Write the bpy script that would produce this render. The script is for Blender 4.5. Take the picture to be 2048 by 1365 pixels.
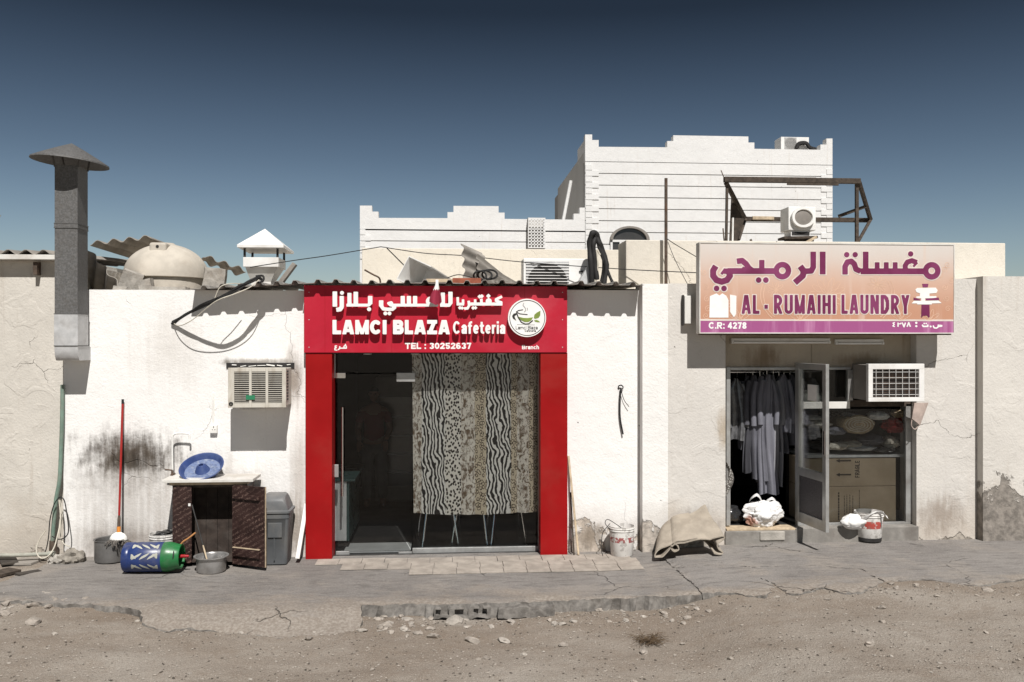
import bpy, bmesh, math, random
import numpy as np
from mathutils import Vector, Matrix, noise as mn
R = math.radians
random.seed(7)
SC = bpy.context.scene
COL = SC.collection
for o in list(bpy.data.objects):
    bpy.data.objects.remove(o)

# ------------------------------------------------------------------ camera, sky, sun, exposure
FPX, CXP, CYP = 1750.0, 1024.0, 682.5
YAW = R(4.2)
CAM = Vector((0.0, -10.0, 2.45))
cd = bpy.data.cameras.new('camera'); cam = bpy.data.objects.new('camera', cd); COL.objects.link(cam)
cd.sensor_width = 36.0; cd.lens = FPX / 2048 * 36.0; cd.clip_start = 0.1; cd.clip_end = 3000
cam.location = CAM; cam.rotation_euler = (R(90), 0, -YAW)
SC.camera = cam
SUN_EL, SUN_AZ = R(52), R(10)          # sun stands behind the camera, a little to the right
w = bpy.data.worlds.new('World'); SC.world = w; w.use_nodes = True
nt = w.node_tree; nt.nodes.clear()
wo = nt.nodes.new('ShaderNodeOutputWorld'); bg = nt.nodes.new('ShaderNodeBackground')
sky = nt.nodes.new('ShaderNodeTexSky'); sky.sky_type = 'NISHITA'; sky.sun_disc = False
sky.sun_elevation = SUN_EL; sky.sun_rotation = math.pi - SUN_AZ
sky.air_density = 1.0; sky.dust_density = 0.6; sky.ozone_density = 1.5
hs = nt.nodes.new('ShaderNodeHueSaturation'); hs.inputs['Saturation'].default_value = 1.0
tcw = nt.nodes.new('ShaderNodeTexCoord'); sxw = nt.nodes.new('ShaderNodeSeparateXYZ')
rpw = nt.nodes.new('ShaderNodeValToRGB')
for i, (p, v) in enumerate([(0.0, 0.84), (0.10, 0.70), (0.20, 0.45), (0.35, 0.135), (1.0, 0.12)]):
    e = rpw.color_ramp.elements[i] if i < 2 else rpw.color_ramp.elements.new(p)
    e.position = p; e.color = (v, v, v, 1)
mxw = nt.nodes.new('ShaderNodeMix'); mxw.data_type = 'RGBA'; mxw.blend_type = 'MULTIPLY'; mxw.inputs[0].default_value = 1
nt.links.new(tcw.outputs['Generated'], sxw.inputs[0]); nt.links.new(sxw.outputs['Z'], rpw.inputs[0])
nt.links.new(sky.outputs[0], hs.inputs['Color']); nt.links.new(hs.outputs[0], mxw.inputs[6]); nt.links.new(rpw.outputs[0], mxw.inputs[7])
nt.links.new(mxw.outputs[2], bg.inputs[0]); nt.links.new(bg.outputs[0], wo.inputs[0])
bg.inputs[1].default_value = 0.075
sl = bpy.data.lights.new('sun', 'SUN'); sl.energy = 4.6; sl.angle = R(0.5); sl.color = (1.0, 0.97, 0.93)
so = bpy.data.objects.new('sun', sl); COL.objects.link(so)
sdir = Vector((math.sin(SUN_AZ) * math.cos(SUN_EL), -math.cos(SUN_AZ) * math.cos(SUN_EL), math.sin(SUN_EL)))
so.rotation_euler = sdir.to_track_quat('Z', 'Y').to_euler(); so.location = (3, -8, 12)
SC.view_settings.view_transform = 'Standard'; SC.view_settings.look = 'None'
SC.view_settings.exposure = 0.3; SC.view_settings.gamma = 1.0; SC.view_settings.use_curve_mapping = False
SC.cycles.max_bounces = 8; SC.cycles.transparent_max_bounces = 12

# ------------------------------------------------------------------ measuring helpers
FWD = Vector((math.sin(YAW), math.cos(YAW), 0)); RGT = Vector((math.cos(YAW), -math.sin(YAW), 0)); UPV = Vector((0, 0, 1))
def ray(px, py): return FWD + RGT * ((px - CXP) / FPX) + UPV * ((CYP - py) / FPX)
def U(px, py, y=0.0):                  # the point at depth y that was measured at (px, py)
    d = ray(px, py); return CAM + d * ((y - CAM.y) / d.y)
def UX(px, y=0.0): return U(px, 700, y).x
def UZ(py, px=895, y=0.0): return U(px, py, y).z
def sstep(a, b, x):
    t = max(0.0, min(1.0, (x - a) / (b - a))); return t * t * (3 - 2 * t)
def zf(X): return 0.02 + 0.045 * sstep(-1.8, -4.2, X) + 0.09 * sstep(1.6, 3.8, X)            # pavement level along the shops
def G(px, py, off=0.0):
    z = 0.0
    for _ in range(6):
        d = ray(px, py); P = CAM + d * ((z - CAM.z) / d.z); z = zf(P.x) + off
    return P
def fbm(x, y, z=0.0, o=3):
    s = 0; a = 1
    for i in range(o):
        s += a * mn.noise(Vector((x, y, z + 7.3 * i))); x *= 2.1; y *= 2.1; a *= 0.5
    return s

# ------------------------------------------------------------------ mesh helpers
OFF = {}
class MB:
    def __init__(s): s.v = []; s.f = []; s.m = []; s.cur = 0
    def add(s, vs, fs):
        b = len(s.v); s.v += [tuple(p) for p in vs]
        for f in fs: s.f.append([i + b for i in f]); s.m.append(s.cur)
        return s
    def box(s, x0, x1, y0, y1, z0, z1):
        if x0 > x1: x0, x1 = x1, x0
        if y0 > y1: y0, y1 = y1, y0
        if z0 > z1: z0, z1 = z1, z0
        return s.add([(x0,y0,z0),(x1,y0,z0),(x1,y1,z0),(x0,y1,z0),(x0,y0,z1),(x1,y0,z1),(x1,y1,z1),(x0,y1,z1)],
                     [(0,3,2,1),(4,5,6,7),(0,1,5,4),(1,2,6,5),(2,3,7,6),(3,0,4,7)])
    def obox(s, c, size, M=None):
        M = M or Matrix.Identity(3); c = Vector(c); h = Vector(size) / 2
        vs = [c + M @ Vector((sx*h.x, sy*h.y, sz*h.z)) for sz in (-1,1) for sx, sy in ((-1,-1),(1,-1),(1,1),(-1,1))]
        return s.add(vs, [(0,3,2,1),(4,5,6,7),(0,1,5,4),(1,2,6,5),(2,3,7,6),(3,0,4,7)])
    def beam(s, p, q, w, h, up=(0,0,1)):
        p = Vector(p); q = Vector(q); d = q - p; L = d.length; d.normalize(); up = Vector(up)
        if abs(d.dot(up)) > 0.97: up = Vector((0,1,0))
        a = d.cross(up).normalized(); b = a.cross(d)
        M = Matrix((a, b, d)).transposed()
        return s.obox((p+q)/2, (w, h, L), M)
    def tube(s, pts, r, n=8, cap=True):
        pts = [Vector(p) for p in pts]; k = len(pts); rs = r if isinstance(r, (list, tuple)) else [r]*k
        vs = []; pa = None
        for i, p in enumerate(pts):
            d = (pts[min(i+1,k-1)] - pts[max(i-1,0)])
            d = d.normalized() if d.length > 1e-9 else Vector((0,0,1))
            if pa is None:
                u = Vector((0,0,1)) if abs(d.z) < 0.9 else Vector((0,1,0)); pa = d.cross(u).normalized()
            pa = (pa - d * pa.dot(d)); pa = pa.normalized() if pa.length > 1e-6 else d.orthogonal().normalized()
            b = d.cross(pa)
            for j in range(n):
                t = 2*math.pi*j/n; vs.append(p + (pa*math.cos(t) + b*math.sin(t))*rs[i])
        fs = [(i*n+j, i*n+(j+1)%n, (i+1)*n+(j+1)%n, (i+1)*n+j) for i in range(k-1) for j in range(n)]
        if cap: fs += [tuple(range(n-1,-1,-1)), tuple(range((k-1)*n, k*n))]
        return s.add(vs, fs)
    def lathe(s, prof, n=24, c=(0,0,0), M=None, cap0=False, cap1=False):
        M = M or Matrix.Identity(3); c = Vector(c); vs = []
        for r, z in prof:
            for j in range(n):
                t = 2*math.pi*j/n; vs.append(c + M @ Vector((max(r,1e-4)*math.cos(t), max(r,1e-4)*math.sin(t), z)))
        k = len(prof)
        fs = [(i*n+j, i*n+(j+1)%n, (i+1)*n+(j+1)%n, (i+1)*n+j) for i in range(k-1) for j in range(n)]
        if cap0: fs.append(tuple(range(n-1,-1,-1)))
        if cap1: fs.append(tuple(range((k-1)*n, k*n)))
        return s.add(vs, fs)
    def prism(s, poly, y0, y1):                   # poly in (x, z), extruded along y
        n = len(poly); vs = [(x, y0, z) for x, z in poly] + [(x, y1, z) for x, z in poly]
        return s.add(vs, [tuple(range(n)), tuple(range(2*n-1, n-1, -1))] + [(i, n+i, n+(i+1)%n, (i+1)%n) for i in range(n)])
    def loft(s, secs, cap=True):                  # list of rings of equal length
        n = len(secs[0]); k = len(secs); vs = [p for r in secs for p in r]
        fs = [(i*n+j, i*n+(j+1)%n, (i+1)*n+(j+1)%n, (i+1)*n+j) for i in range(k-1) for j in range(n)]
        if cap: fs += [tuple(range(n-1,-1,-1)), tuple(range((k-1)*n, k*n))]
        return s.add(vs, fs)
    def grid(s, fn, nu, nv, thick=None):          # fn(u, v) -> point; thick: vector or function giving the second skin
        vs = [Vector(fn(i/nu, j/nv)) for j in range(nv+1) for i in range(nu+1)]
        q = lambda i, j: j*(nu+1)+i
        fs = [(q(i,j), q(i+1,j), q(i+1,j+1), q(i,j+1)) for j in range(nv) for i in range(nu)]
        if thick is None: return s.add(vs, fs)
        N = len(vs); t = Vector(thick); vs2 = vs + [p + t for p in vs]
        fs2 = fs + [tuple(a + N for a in reversed(f)) for f in fs]
        rim = [q(i,0) for i in range(nu)] + [q(nu,j) for j in range(nv)] + [q(i,nv) for i in range(nu,0,-1)] + [q(0,j) for j in range(nv,0,-1)]
        fs2 += [(rim[i], rim[i]+N, rim[(i+1)%len(rim)]+N, rim[(i+1)%len(rim)]) for i in range(len(rim))]
        return s.add(vs2, fs2)
    def build(s, name, mats, parent=None, smooth=False, bevel=0.0, seg=2, recalc=True):
        mats = mats if isinstance(mats, (list, tuple)) else [mats]
        if parent is None:
            xs = [p[0] for p in s.v]; ys = [p[1] for p in s.v]; zs = [p[2] for p in s.v]
            off = Vector(((min(xs)+max(xs))/2, (min(ys)+max(ys))/2, min(zs)))
        else: off = OFF[parent.name]
        me = bpy.data.meshes.new(name)
        me.from_pydata([(p[0]-off.x, p[1]-off.y, p[2]-off.z) for p in s.v], [], s.f)
        for mt in mats: me.materials.append(MATS[mt] if isinstance(mt, str) else mt)
        me.polygons.foreach_set('material_index', s.m)
        if recalc:
            bm = bmesh.new(); bm.from_mesh(me); bmesh.ops.recalc_face_normals(bm, faces=bm.faces); bm.to_mesh(me); bm.free()
        if smooth:
            me.polygons.foreach_set('use_smooth', [True]*len(me.polygons))
        o = bpy.data.objects.new(name, me); COL.objects.link(o); OFF[o.name] = off
        if parent is None: o.location = off
        else: o.parent = parent
        if bevel:
            b = o.modifiers.new('bevel', 'BEVEL'); b.width = bevel; b.segments = seg; b.limit_method = 'ANGLE'; b.angle_limit = R(40)
        if smooth:
            me.set_sharp_from_angle(angle=R(42))
        me.update()
        return o
def tag(o, label, cat, group=None):
    o['label'] = label; o['category'] = cat
    if group: o['group'] = group
    return o
def thing(name, label, cat, loc, group=None):
    o = bpy.data.objects.new(name, None); COL.objects.link(o); o.location = loc; o.empty_display_size = 0.1
    OFF[o.name] = Vector(loc); return tag(o, label, cat, group)
def struct(o, kind='structure'): o['kind'] = kind; return o
def rrect(cx, cy, z, w, d, r, n=5):
    out = []
    for qx, qy, a0 in ((1,1,0),(-1,1,90),(-1,-1,180),(1,-1,270)):
        for i in range(n+1):
            a = R(a0 + 90*i/n); out.append((cx + qx*(w/2-r) + r*math.cos(a), cy + qy*(d/2-r) + r*math.sin(a), z))
    return out
def spline(pts, n=6):
    pts = [Vector(p) for p in pts]; out = []
    for i in range(len(pts)-1):
        p0 = pts[max(i-1,0)]; p1 = pts[i]; p2 = pts[i+1]; p3 = pts[min(i+2, len(pts)-1)]
        for k in range(n):
            t = k/n
            out.append(0.5*((2*p1) + (p2-p0)*t + (2*p0-5*p1+4*p2-p3)*t*t + (3*p1-p0-3*p2+p3)*t**3))
    out.append(pts[-1]); return out

# ---- shapes from a distance field: strokes are joined, then contoured, so letters come out as clean solids
def fld(strokes, X, Y, grow=0.0):
    D = np.full(X.shape, 1e9)
    def seg(a, b, w, sq):
        (ax, ay), (bx, by) = a, b; L = math.hypot(bx-ax, by-ay) or 1e-6; dx, dy = (bx-ax)/L, (by-ay)/L
        al = (X-ax)*dx + (Y-ay)*dy; pe = np.abs(-(X-ax)*dy + (Y-ay)*dx)
        return np.maximum(np.abs(al - L/2) - L/2, pe - w)
    for st in strokes:
        k = st[0]
        if k == 'p':
            _, pts, w = st
            for i in range(len(pts)-1): D = np.minimum(D, seg(pts[i], pts[i+1], w/2, True))
            for p in pts[1:-1]: D = np.minimum(D, np.hypot(X-p[0], Y-p[1]) - w/2)
        elif k == 'r': D = np.minimum(D, np.abs(np.hypot(X-st[1], Y-st[2]) - st[3]) - st[4]/2)
        elif k == 'd': D = np.minimum(D, np.hypot(X-st[1], Y-st[2]) - st[3])
        elif k == 'q': D = np.minimum(D, (np.abs(X-st[1]) + np.abs(Y-st[2]) - st[3]) * 0.7)
    return D - grow
def contour(D, xs, ys):
    ny, nx = D.shape; D = np.where(np.abs(D) < 1e-7, 1e-7, D); ins = D < 0
    V = []; F = []; key = {}
    def vid(k, x, y):
        if k not in key: key[k] = len(V); V.append((x, y))
        return key[k]
    tot = ins[:-1,:-1].astype(int) + ins[1:,:-1] + ins[:-1,1:] + ins[1:,1:]
    for j, i in zip(*np.nonzero(tot)):
        cs = ((j,i),(j,i+1),(j+1,i+1),(j+1,i)); poly = []
        for a in range(4):
            p = cs[a]; q = cs[(a+1) % 4]; dp = D[p]; dq = D[q]
            if dp < 0: poly.append(vid(('c',)+tuple(map(int, p)), xs[p[1]], ys[p[0]]))
            if (dp < 0) != (dq < 0):
                t = dp/(dp-dq); k = ('e',) + tuple(sorted((tuple(map(int, p)), tuple(map(int, q)))))
                poly.append(vid(k, xs[p[1]] + (xs[q[1]]-xs[p[1]])*t, ys[p[0]] + (ys[q[0]]-ys[p[0]])*t))
        if len(poly) > 2: F.append(poly)
    return V, F
def rim_of(F):
    cnt = {}
    for f in F:
        for i in range(len(f)):
            a, b = f[i], f[(i+1) % len(f)]
            if (b, a) in cnt: cnt.pop((b, a))
            else: cnt[(a, b)] = 1
    return list(cnt)
def solid(mb, V, F, front, back):                # front/back map (x, y) of the drawing to a point in the place
    n = len(V); vs = [front(*p) for p in V] + [back(*p) for p in V]
    mb.add(vs, [list(f) for f in F] + [[i+n for i in reversed(f)] for f in F] + [(b, a, a+n, b+n) for a, b in rim_of(F)])
    return mb
def drawn(strokes, x0, x1, y0, y1, step, grow=0.0):
    xs = np.arange(x0, x1+step, step); ys = np.arange(y0, y1+step, step); X, Y = np.meshgrid(xs, ys)
    return contour(fld(strokes, X, Y, grow), xs, ys)

# ------------------------------------------------------------------ materials
MATS = {}
class NT:
    def __init__(s, name):
        s.m = bpy.data.materials.new(name); s.m.use_nodes = True; s.t = s.m.node_tree; s.t.nodes.clear()
        s.out = s.t.nodes.new('ShaderNodeOutputMaterial'); s.b = s.t.nodes.new('ShaderNodeBsdfPrincipled')
        s.t.links.new(s.b.outputs[0], s.out.inputs[0]); MATS[name] = s.m
        s.geo = None
    def put(s, sock, v):
        if v is None: return
        if isinstance(v, (int, float)):
            sock.default_value = (v, v, v, 1) if sock.type == 'RGBA' else ((v, v, v) if sock.type == 'VECTOR' else v)
        elif isinstance(v, tuple):
            sock.default_value = (v + (1,)) if (sock.type == 'RGBA' and len(v) == 3) else v
        else: s.t.links.new(v, sock)
    def P(s, scale=(1,1,1), obj=False, loc=(0,0,0)):
        if obj: src = s.t.nodes.new('ShaderNodeTexCoord').outputs['Object']
        else:
            if s.geo is None: s.geo = s.t.nodes.new('ShaderNodeNewGeometry')
            src = s.geo.outputs['Position']
        mp = s.t.nodes.new('ShaderNodeMapping'); s.t.links.new(src, mp.inputs[0])
        mp.inputs['Scale'].default_value = scale; mp.inputs['Location'].default_value = loc
        return mp.outputs[0]
    def noise(s, vec, scale, detail=4, rough=0.55, dist=0.0):
        n = s.t.nodes.new('ShaderNodeTexNoise'); s.put(n.inputs['Vector'], vec); n.inputs['Scale'].default_value = scale
        n.inputs['Detail'].default_value = detail; n.inputs['Roughness'].default_value = rough; n.inputs['Distortion'].default_value = dist
        return n.outputs[0]
    def vor(s, vec, scale, feat='F1', out='Distance', rnd=1.0, dim='3D'):
        n = s.t.nodes.new('ShaderNodeTexVoronoi'); n.voronoi_dimensions = dim; n.feature = feat; s.put(n.inputs['Vector'], vec); n.inputs['Scale'].default_value = scale
        n.inputs['Randomness'].default_value = rnd; return n.outputs[out]
    def ma(s, op, a, b=None, c=None, clamp=False):
        n = s.t.nodes.new('ShaderNodeMath'); n.operation = op; n.use_clamp = clamp; s.put(n.inputs[0], a); s.put(n.inputs[1], b)
        if c is not None: s.put(n.inputs[2], c)
        return n.outputs[0]
    def map(s, v, a, b, c=0.0, d=1.0, smooth=True):
        n = s.t.nodes.new('ShaderNodeMapRange'); n.interpolation_type = 'SMOOTHSTEP' if smooth else 'LINEAR'
        for i, q in enumerate((v, a, b, c, d)): s.put(n.inputs[i], q)
        return n.outputs[0]
    def mix(s, f, a, b, mode='MIX'):
        n = s.t.nodes.new('ShaderNodeMix'); n.data_type = 'RGBA'; n.blend_type = mode; n.clamp_factor = True
        s.put(n.inputs[0], f); s.put(n.inputs[6], a); s.put(n.inputs[7], b); return n.outputs[2]
    def sep(s, v):
        n = s.t.nodes.new('ShaderNodeSeparateXYZ'); s.put(n.inputs[0], v); return n.outputs
    def comb(s, x, y, z):
        n = s.t.nodes.new('ShaderNodeCombineXYZ')
        for i, q in enumerate((x, y, z)): s.put(n.inputs[i], q)
        return n.outputs[0]
    def vadd(s, a, b, op='ADD'):
        n = s.t.nodes.new('ShaderNodeVectorMath'); n.operation = op; s.put(n.inputs[0], a); s.put(n.inputs[1], b); return n.outputs[0]
    def bump(s, h, strength=0.3, dist=0.02, prev=None):
        n = s.t.nodes.new('ShaderNodeBump'); s.put(n.inputs['Height'], h); n.inputs['Strength'].default_value = strength
        n.inputs['Distance'].default_value = dist
        if prev is not None: s.put(n.inputs['Normal'], prev)
        return n.outputs[0]
    def fin(s, col, rough=0.8, metal=0.0, normal=None, spec=None, **kw):
        s.put(s.b.inputs['Base Color'], col); s.put(s.b.inputs['Roughness'], rough); s.put(s.b.inputs['Metallic'], metal)
        if normal is not None: s.put(s.b.inputs['Normal'], normal)
        if spec is not None: s.put(s.b.inputs['Specular IOR Level'], spec)
        for k, v in kw.items(): s.put(s.b.inputs[k.replace('_', ' ')], v)
        return s.m

def simple(name, col, rough=0.6, metal=0.0, var=0.25, scale=6.0, dirt=None, dirtamt=0.35, bump=0.1, bscale=40, spec=0.3, obj=False):
    s = NT(name); p = s.P(obj=obj); n = s.noise(p, scale, 5, 0.6)
    c = s.mix(s.map(n, 0.3, 0.7), tuple(x*(1-var) for x in col), tuple(min(1, x*(1+var*0.6)) for x in col))
    if dirt:
        d = s.noise(s.P((1,1,1), obj, (3,1,2)), scale*0.45, 6, 0.65, 0.4)
        c = s.mix(s.ma('MULTIPLY', s.map(d, 0.45, 0.72), dirtamt), c, dirt)
    nb = s.bump(s.noise(p, bscale, 4, 0.6), bump, 0.01) if bump else None
    rg = s.map(n, 0.2, 0.8, max(0.02, rough-0.08), min(1, rough+0.08))
    return s.fin(c, rg, metal, nb, spec)

def plaster(name, base, dirt=(0.30,0.25,0.20), peelc=(0.27,0.25,0.225), zb=0.0, ph=0.5, pk=0.9, streak=0.25, crack=0.5, stains=(), var=0.10, top=None, blister=0.3, grime=0.38, mottle=0.35):
    s = NT(name); p = s.P(); x, y, z = s.sep(p)
    big = s.noise(p, 0.9, 5, 0.6, 0.3); mid = s.noise(p, 4.5, 6, 0.62); fin = s.noise(p, 42, 4, 0.6)
    c = s.mix(s.map(big, 0.3, 0.7), tuple(q*(1-var) for q in base), base)
    c = s.mix(s.ma('MULTIPLY', s.map(mid, 0.50, 0.75), 0.22), c, tuple(q*0.80 for q in base))
    mot = s.noise(s.P((1,1,0.7), False, (8,3,1)), 13, 6, 0.7); c = s.mix(s.ma('MULTIPLY', s.map(mot, 0.54, 0.72), mottle), c, tuple(q*0.66 for q in base))
    # rain streaks
    st = s.noise(s.P((9, 9, 0.45)), 1.6, 6, 0.72)
    sm = s.ma('MULTIPLY', s.map(st, 0.53, 0.74), s.map(s.noise(s.P((1,1,1), False, (5,0,3)), 0.8, 3), 0.40, 0.62))
    c = s.mix(s.ma('MULTIPLY', sm, streak), c, dirt)
    # peeling, salt-eaten foot of the wall
    hgt = s.ma('DIVIDE', s.ma('SUBTRACT', z, zb), ph)
    pn = s.noise(s.P((1,1,0.8), False, (1.7, 0, 0.4)), 2.6, 7, 0.62, 0.4)
    pm = s.map(s.ma('SUBTRACT', s.ma('MULTIPLY', s.ma('SUBTRACT', pn, 0.5), 5.0), s.ma('SUBTRACT', hgt, pk)), -0.02, 0.16)
    damp = s.map(s.ma('SUBTRACT', s.ma('MULTIPLY', s.noise(p, 1.3, 5, 0.6), 2.2), s.ma('MULTIPLY', hgt, 0.62)), -0.05, 0.75)
    c = s.mix(s.ma('MULTIPLY', damp, grime), c, dirt)
    pc = s.mix(s.map(s.noise(p, 11, 6, 0.65), 0.32, 0.68), tuple(q*0.62 for q in peelc), tuple(min(1, q*1.5) for q in peelc))
    c = s.mix(s.ma('MULTIPLY', pm, 0.92), c, pc)
    # hairline cracks and small chips
    wp = s.vadd(p, s.comb(s.ma('MULTIPLY', s.noise(p, 2.4, 4), 0.5), 0.0, s.ma('MULTIPLY', s.noise(s.P((1,1,1), False, (9,0,0)), 2.4, 4), 0.5)))
    ed = s.vor(wp, 0.75, 'DISTANCE_TO_EDGE')
    cm = s.ma('MULTIPLY', s.map(ed, 0.0, 0.0032, 1.0, 0.0), s.map(s.noise(s.P((1,1,1), False, (2,2,8)), 0.9, 3), 0.54, 0.61))
    chips = s.ma('MULTIPLY', s.map(s.vor(p, 3.1), 0.025, 0.035, 1.0, 0.0), s.map(s.noise(p, 1.9, 2), 0.50, 0.56))
    cm2 = s.ma('MAXIMUM', s.ma('MULTIPLY', cm, crack), s.ma('MULTIPLY', chips, 0.75))
    c = s.mix(cm2, c, tuple(q*0.25 for q in dirt))
    for (sx, sz, rx, rz, colr, amt, vs) in stains:
        dx = s.ma('DIVIDE', s.ma('SUBTRACT', x, sx), rx); dz = s.ma('DIVIDE', s.ma('SUBTRACT', z, sz), rz)
        rr = s.ma('SQRT', s.ma('ADD', s.ma('MULTIPLY', dx, dx), s.ma('MULTIPLY', dz, dz)))
        nn = s.noise(s.P((1,1,vs)), 5.5, 6, 0.68); n2 = s.noise(s.P((2.6,1,0.35*vs)), 9, 5, 0.65)
        g = s.map(s.ma('ADD', rr, s.ma('MULTIPLY', s.ma('SUBTRACT', s.ma('ADD', nn, s.ma('MULTIPLY', n2, 0.7)), 0.85), 1.5)), 0.05, 1.05, 1.0, 0.0)
        c = s.mix(s.ma('MULTIPLY', g, amt), c, colr)
    h = s.ma('ADD', s.ma('MULTIPLY', mid, 0.6), s.ma('MULTIPLY', fin, 0.22))
    bl = s.map(s.noise(s.P((1,1,1), False, (0,4,6)), 3.3, 3, 0.5, 0.8), 0.56, 0.62)
    h = s.ma('ADD', h, s.ma('MULTIPLY', bl, blister*0.16))
    h = s.ma('SUBTRACT', h, s.ma('ADD', s.ma('MULTIPLY', pm, 0.6), s.ma('MULTIPLY', cm2, 1.2)))
    return s.fin(c, 0.92, 0.0, s.bump(h, 0.75, 0.025), 0.15)
YL = -0.15            # laundry front wall plane
YR = -0.27            # right-hand wall plane
soot = (0.035,0.028,0.024); rust = (0.22,0.13,0.07); umber = (0.20,0.165,0.13)
def sp(px, py, y=0.0): p = U(px, py, y); return p.x, p.z
_s = []
for (px, py, rw, rh, col, a, vs) in [(258,908,0.66,0.27,soot,0.97,1.0),(257,918,0.80,0.46,(0.085,0.064,0.047),0.60,1.0),(262,925,0.42,0.16,(0.03,0.025,0.02),0.9,1.0),
        (265,1015,0.85,0.80,umber,0.42,0.35),(250,1085,0.85,0.30,(0.16,0.13,0.11),0.55,0.6),
        (585,760,0.16,0.42,(0.16,0.11,0.07),0.75,0.4),(455,725,0.10,0.08,(0.10,0.08,0.06),0.7,1.0),(520,724,0.5,0.05,(0.12,0.09,0.06),0.7,1.0),
        (515,812,0.45,0.05,soot,0.6,1.0),(430,1000,0.9,0.6,(0.36,0.31,0.26),0.45,0.5),(590,1070,0.35,0.55,(0.26,0.22,0.18),0.8,0.6),
        (600,950,0.14,0.8,(0.34,0.29,0.24),0.5,0.3),(340,700,0.5,0.6,(0.48,0.44,0.39),0.35,0.3)]:
    X, Z = sp(px, py); _s.append((X, Z, rw, rh, col, a, vs))
plaster('plaster_white', (0.80,0.785,0.765), dirt=(0.40,0.35,0.30), peelc=(0.33,0.29,0.25), ph=0.35, pk=-0.55, streak=0.15, crack=0.25, stains=_s, var=0.04, mottle=0.10, grime=0.30)
X1, Z1 = sp(1180,1075); X2, Z2 = sp(1160,1040)
plaster('plaster_white_right', (0.80,0.785,0.765), dirt=(0.40,0.35,0.30), peelc=(0.36,0.31,0.26), ph=0.32, pk=0.55, streak=0.10, crack=0.15,
        stains=[(X1, Z1, 0.25, 0.22, (0.22,0.18,0.14), 0.8, 0.8)], var=0.04, mottle=0.08)
X1, Z1 = sp(1445,860,YL); X2, Z2 = sp(1400,1050,YL)
plaster('plaster_laundry', (0.635,0.605,0.565), dirt=(0.36,0.28,0.20), peelc=(0.29,0.26,0.225), zb=0.09, ph=0.32, pk=0.35, streak=0.25, crack=0.65,
        stains=[(X1, Z1, 0.10, 0.30, (0.30,0.22,0.13), 0.6, 0.6), (X2, Z2, 0.3, 0.25, (0.20,0.17,0.15), 0.7, 0.8), sp(1878,1030,YL)+(0.42,0.30,(0.28,0.23,0.19),0.8,0.7)], blister=0.7)
plaster('plaster_overlap', (0.79,0.775,0.75), dirt=(0.40,0.35,0.30), peelc=(0.34,0.30,0.26), zb=0.05, ph=0.32, pk=0.60, streak=0.12, crack=0.2, var=0.05, mottle=0.10)
plaster('plaster_left', (0.60,0.565,0.51), dirt=(0.30,0.24,0.18), peelc=(0.34,0.30,0.25), ph=0.5, pk=-0.45, streak=0.38, crack=1.0, var=0.14, blister=0.9)
plaster('plaster_right', (0.64,0.61,0.565), dirt=(0.34,0.27,0.21), peelc=(0.19,0.17,0.15), zb=0.12, ph=0.34, pk=1.75, streak=0.42, crack=0.7, blister=0.6)
plaster('plaster_roof', (0.64,0.575,0.475), dirt=(0.36,0.30,0.23), zb=-5, ph=0.5, pk=-9.0, streak=0.55, crack=0.5, var=0.10)
plaster('plaster_mid', (0.66,0.615,0.54), dirt=(0.40,0.34,0.27), zb=-5, ph=0.5, pk=-9.0, streak=0.5, crack=0.3, var=0.10)
plaster('villa_white', (0.72,0.715,0.705), dirt=(0.55,0.50,0.45), zb=-50, ph=0.5, pk=-9.0, streak=0.60, crack=0.0, var=0.06, mottle=0.10)
plaster('villa_side', (0.55,0.53,0.50), dirt=(0.40,0.36,0.32), zb=-50, ph=0.5, pk=-9.0, streak=0.3, crack=0.0)
plaster('lintel_panel', (0.44,0.38,0.30), dirt=(0.20,0.14,0.085), zb=-5, ph=0.5, pk=-9.0, streak=0.5, crack=0.0,
        stains=[sp(1525,718,0.0)+(0.30,0.20,(0.17,0.115,0.065),0.75,0.7), sp(1715,722,0.0)+(0.42,0.12,(0.20,0.14,0.085),0.7,0.8)])
simple('step_concrete', (0.24,0.225,0.205), 0.9, dirt=(0.12,0.10,0.085), dirtamt=0.6, scale=5, bump=0.5, bscale=25)
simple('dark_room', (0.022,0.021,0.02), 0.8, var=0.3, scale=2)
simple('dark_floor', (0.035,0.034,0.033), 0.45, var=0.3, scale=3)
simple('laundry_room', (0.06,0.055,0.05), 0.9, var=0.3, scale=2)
simple('red_panel', (0.285,0.005,0.006), 0.45, var=0.10, scale=2.5, dirt=(0.27,0.028,0.022), dirtamt=0.55, bump=0.03, bscale=3, spec=0.18)
simple('red_board', (0.43,0.014,0.033), 0.5, var=0.08, scale=2.0, dirt=(0.44,0.055,0.075), dirtamt=0.7, bump=0.03, bscale=3, spec=0.2)
simple('sign_white', (0.82,0.81,0.79), 0.5, var=0.06, scale=8, bump=0.02)
simple('white_plastic', (0.78,0.77,0.74), 0.5, var=0.06, scale=8, dirt=(0.40,0.36,0.30), dirtamt=0.3, bump=0.02)
simple('white_metal', (0.76,0.75,0.73), 0.45, var=0.06, scale=5, dirt=(0.42,0.37,0.31), dirtamt=0.4, bump=0.03)
simple('old_white_metal', (0.66,0.645,0.61), 0.5, var=0.08, scale=5, dirt=(0.33,0.27,0.21), dirtamt=0.5, bump=0.03)
simple('galvanised', (0.135,0.133,0.131), 0.62, 0.15, var=0.30, scale=55, dirt=(0.10,0.093,0.085), dirtamt=0.7, bump=0.05, bscale=60)
simple('galv_bright', (0.52,0.52,0.52), 0.5, 0.2, var=0.15, scale=9, dirt=(0.25,0.23,0.21), dirtamt=0.4, bump=0.05)
simple('rusty_iron', (0.10,0.075,0.058), 0.75, 0.2, var=0.4, scale=14, dirt=(0.17,0.08,0.04), dirtamt=0.5, bump=0.2)
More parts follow.
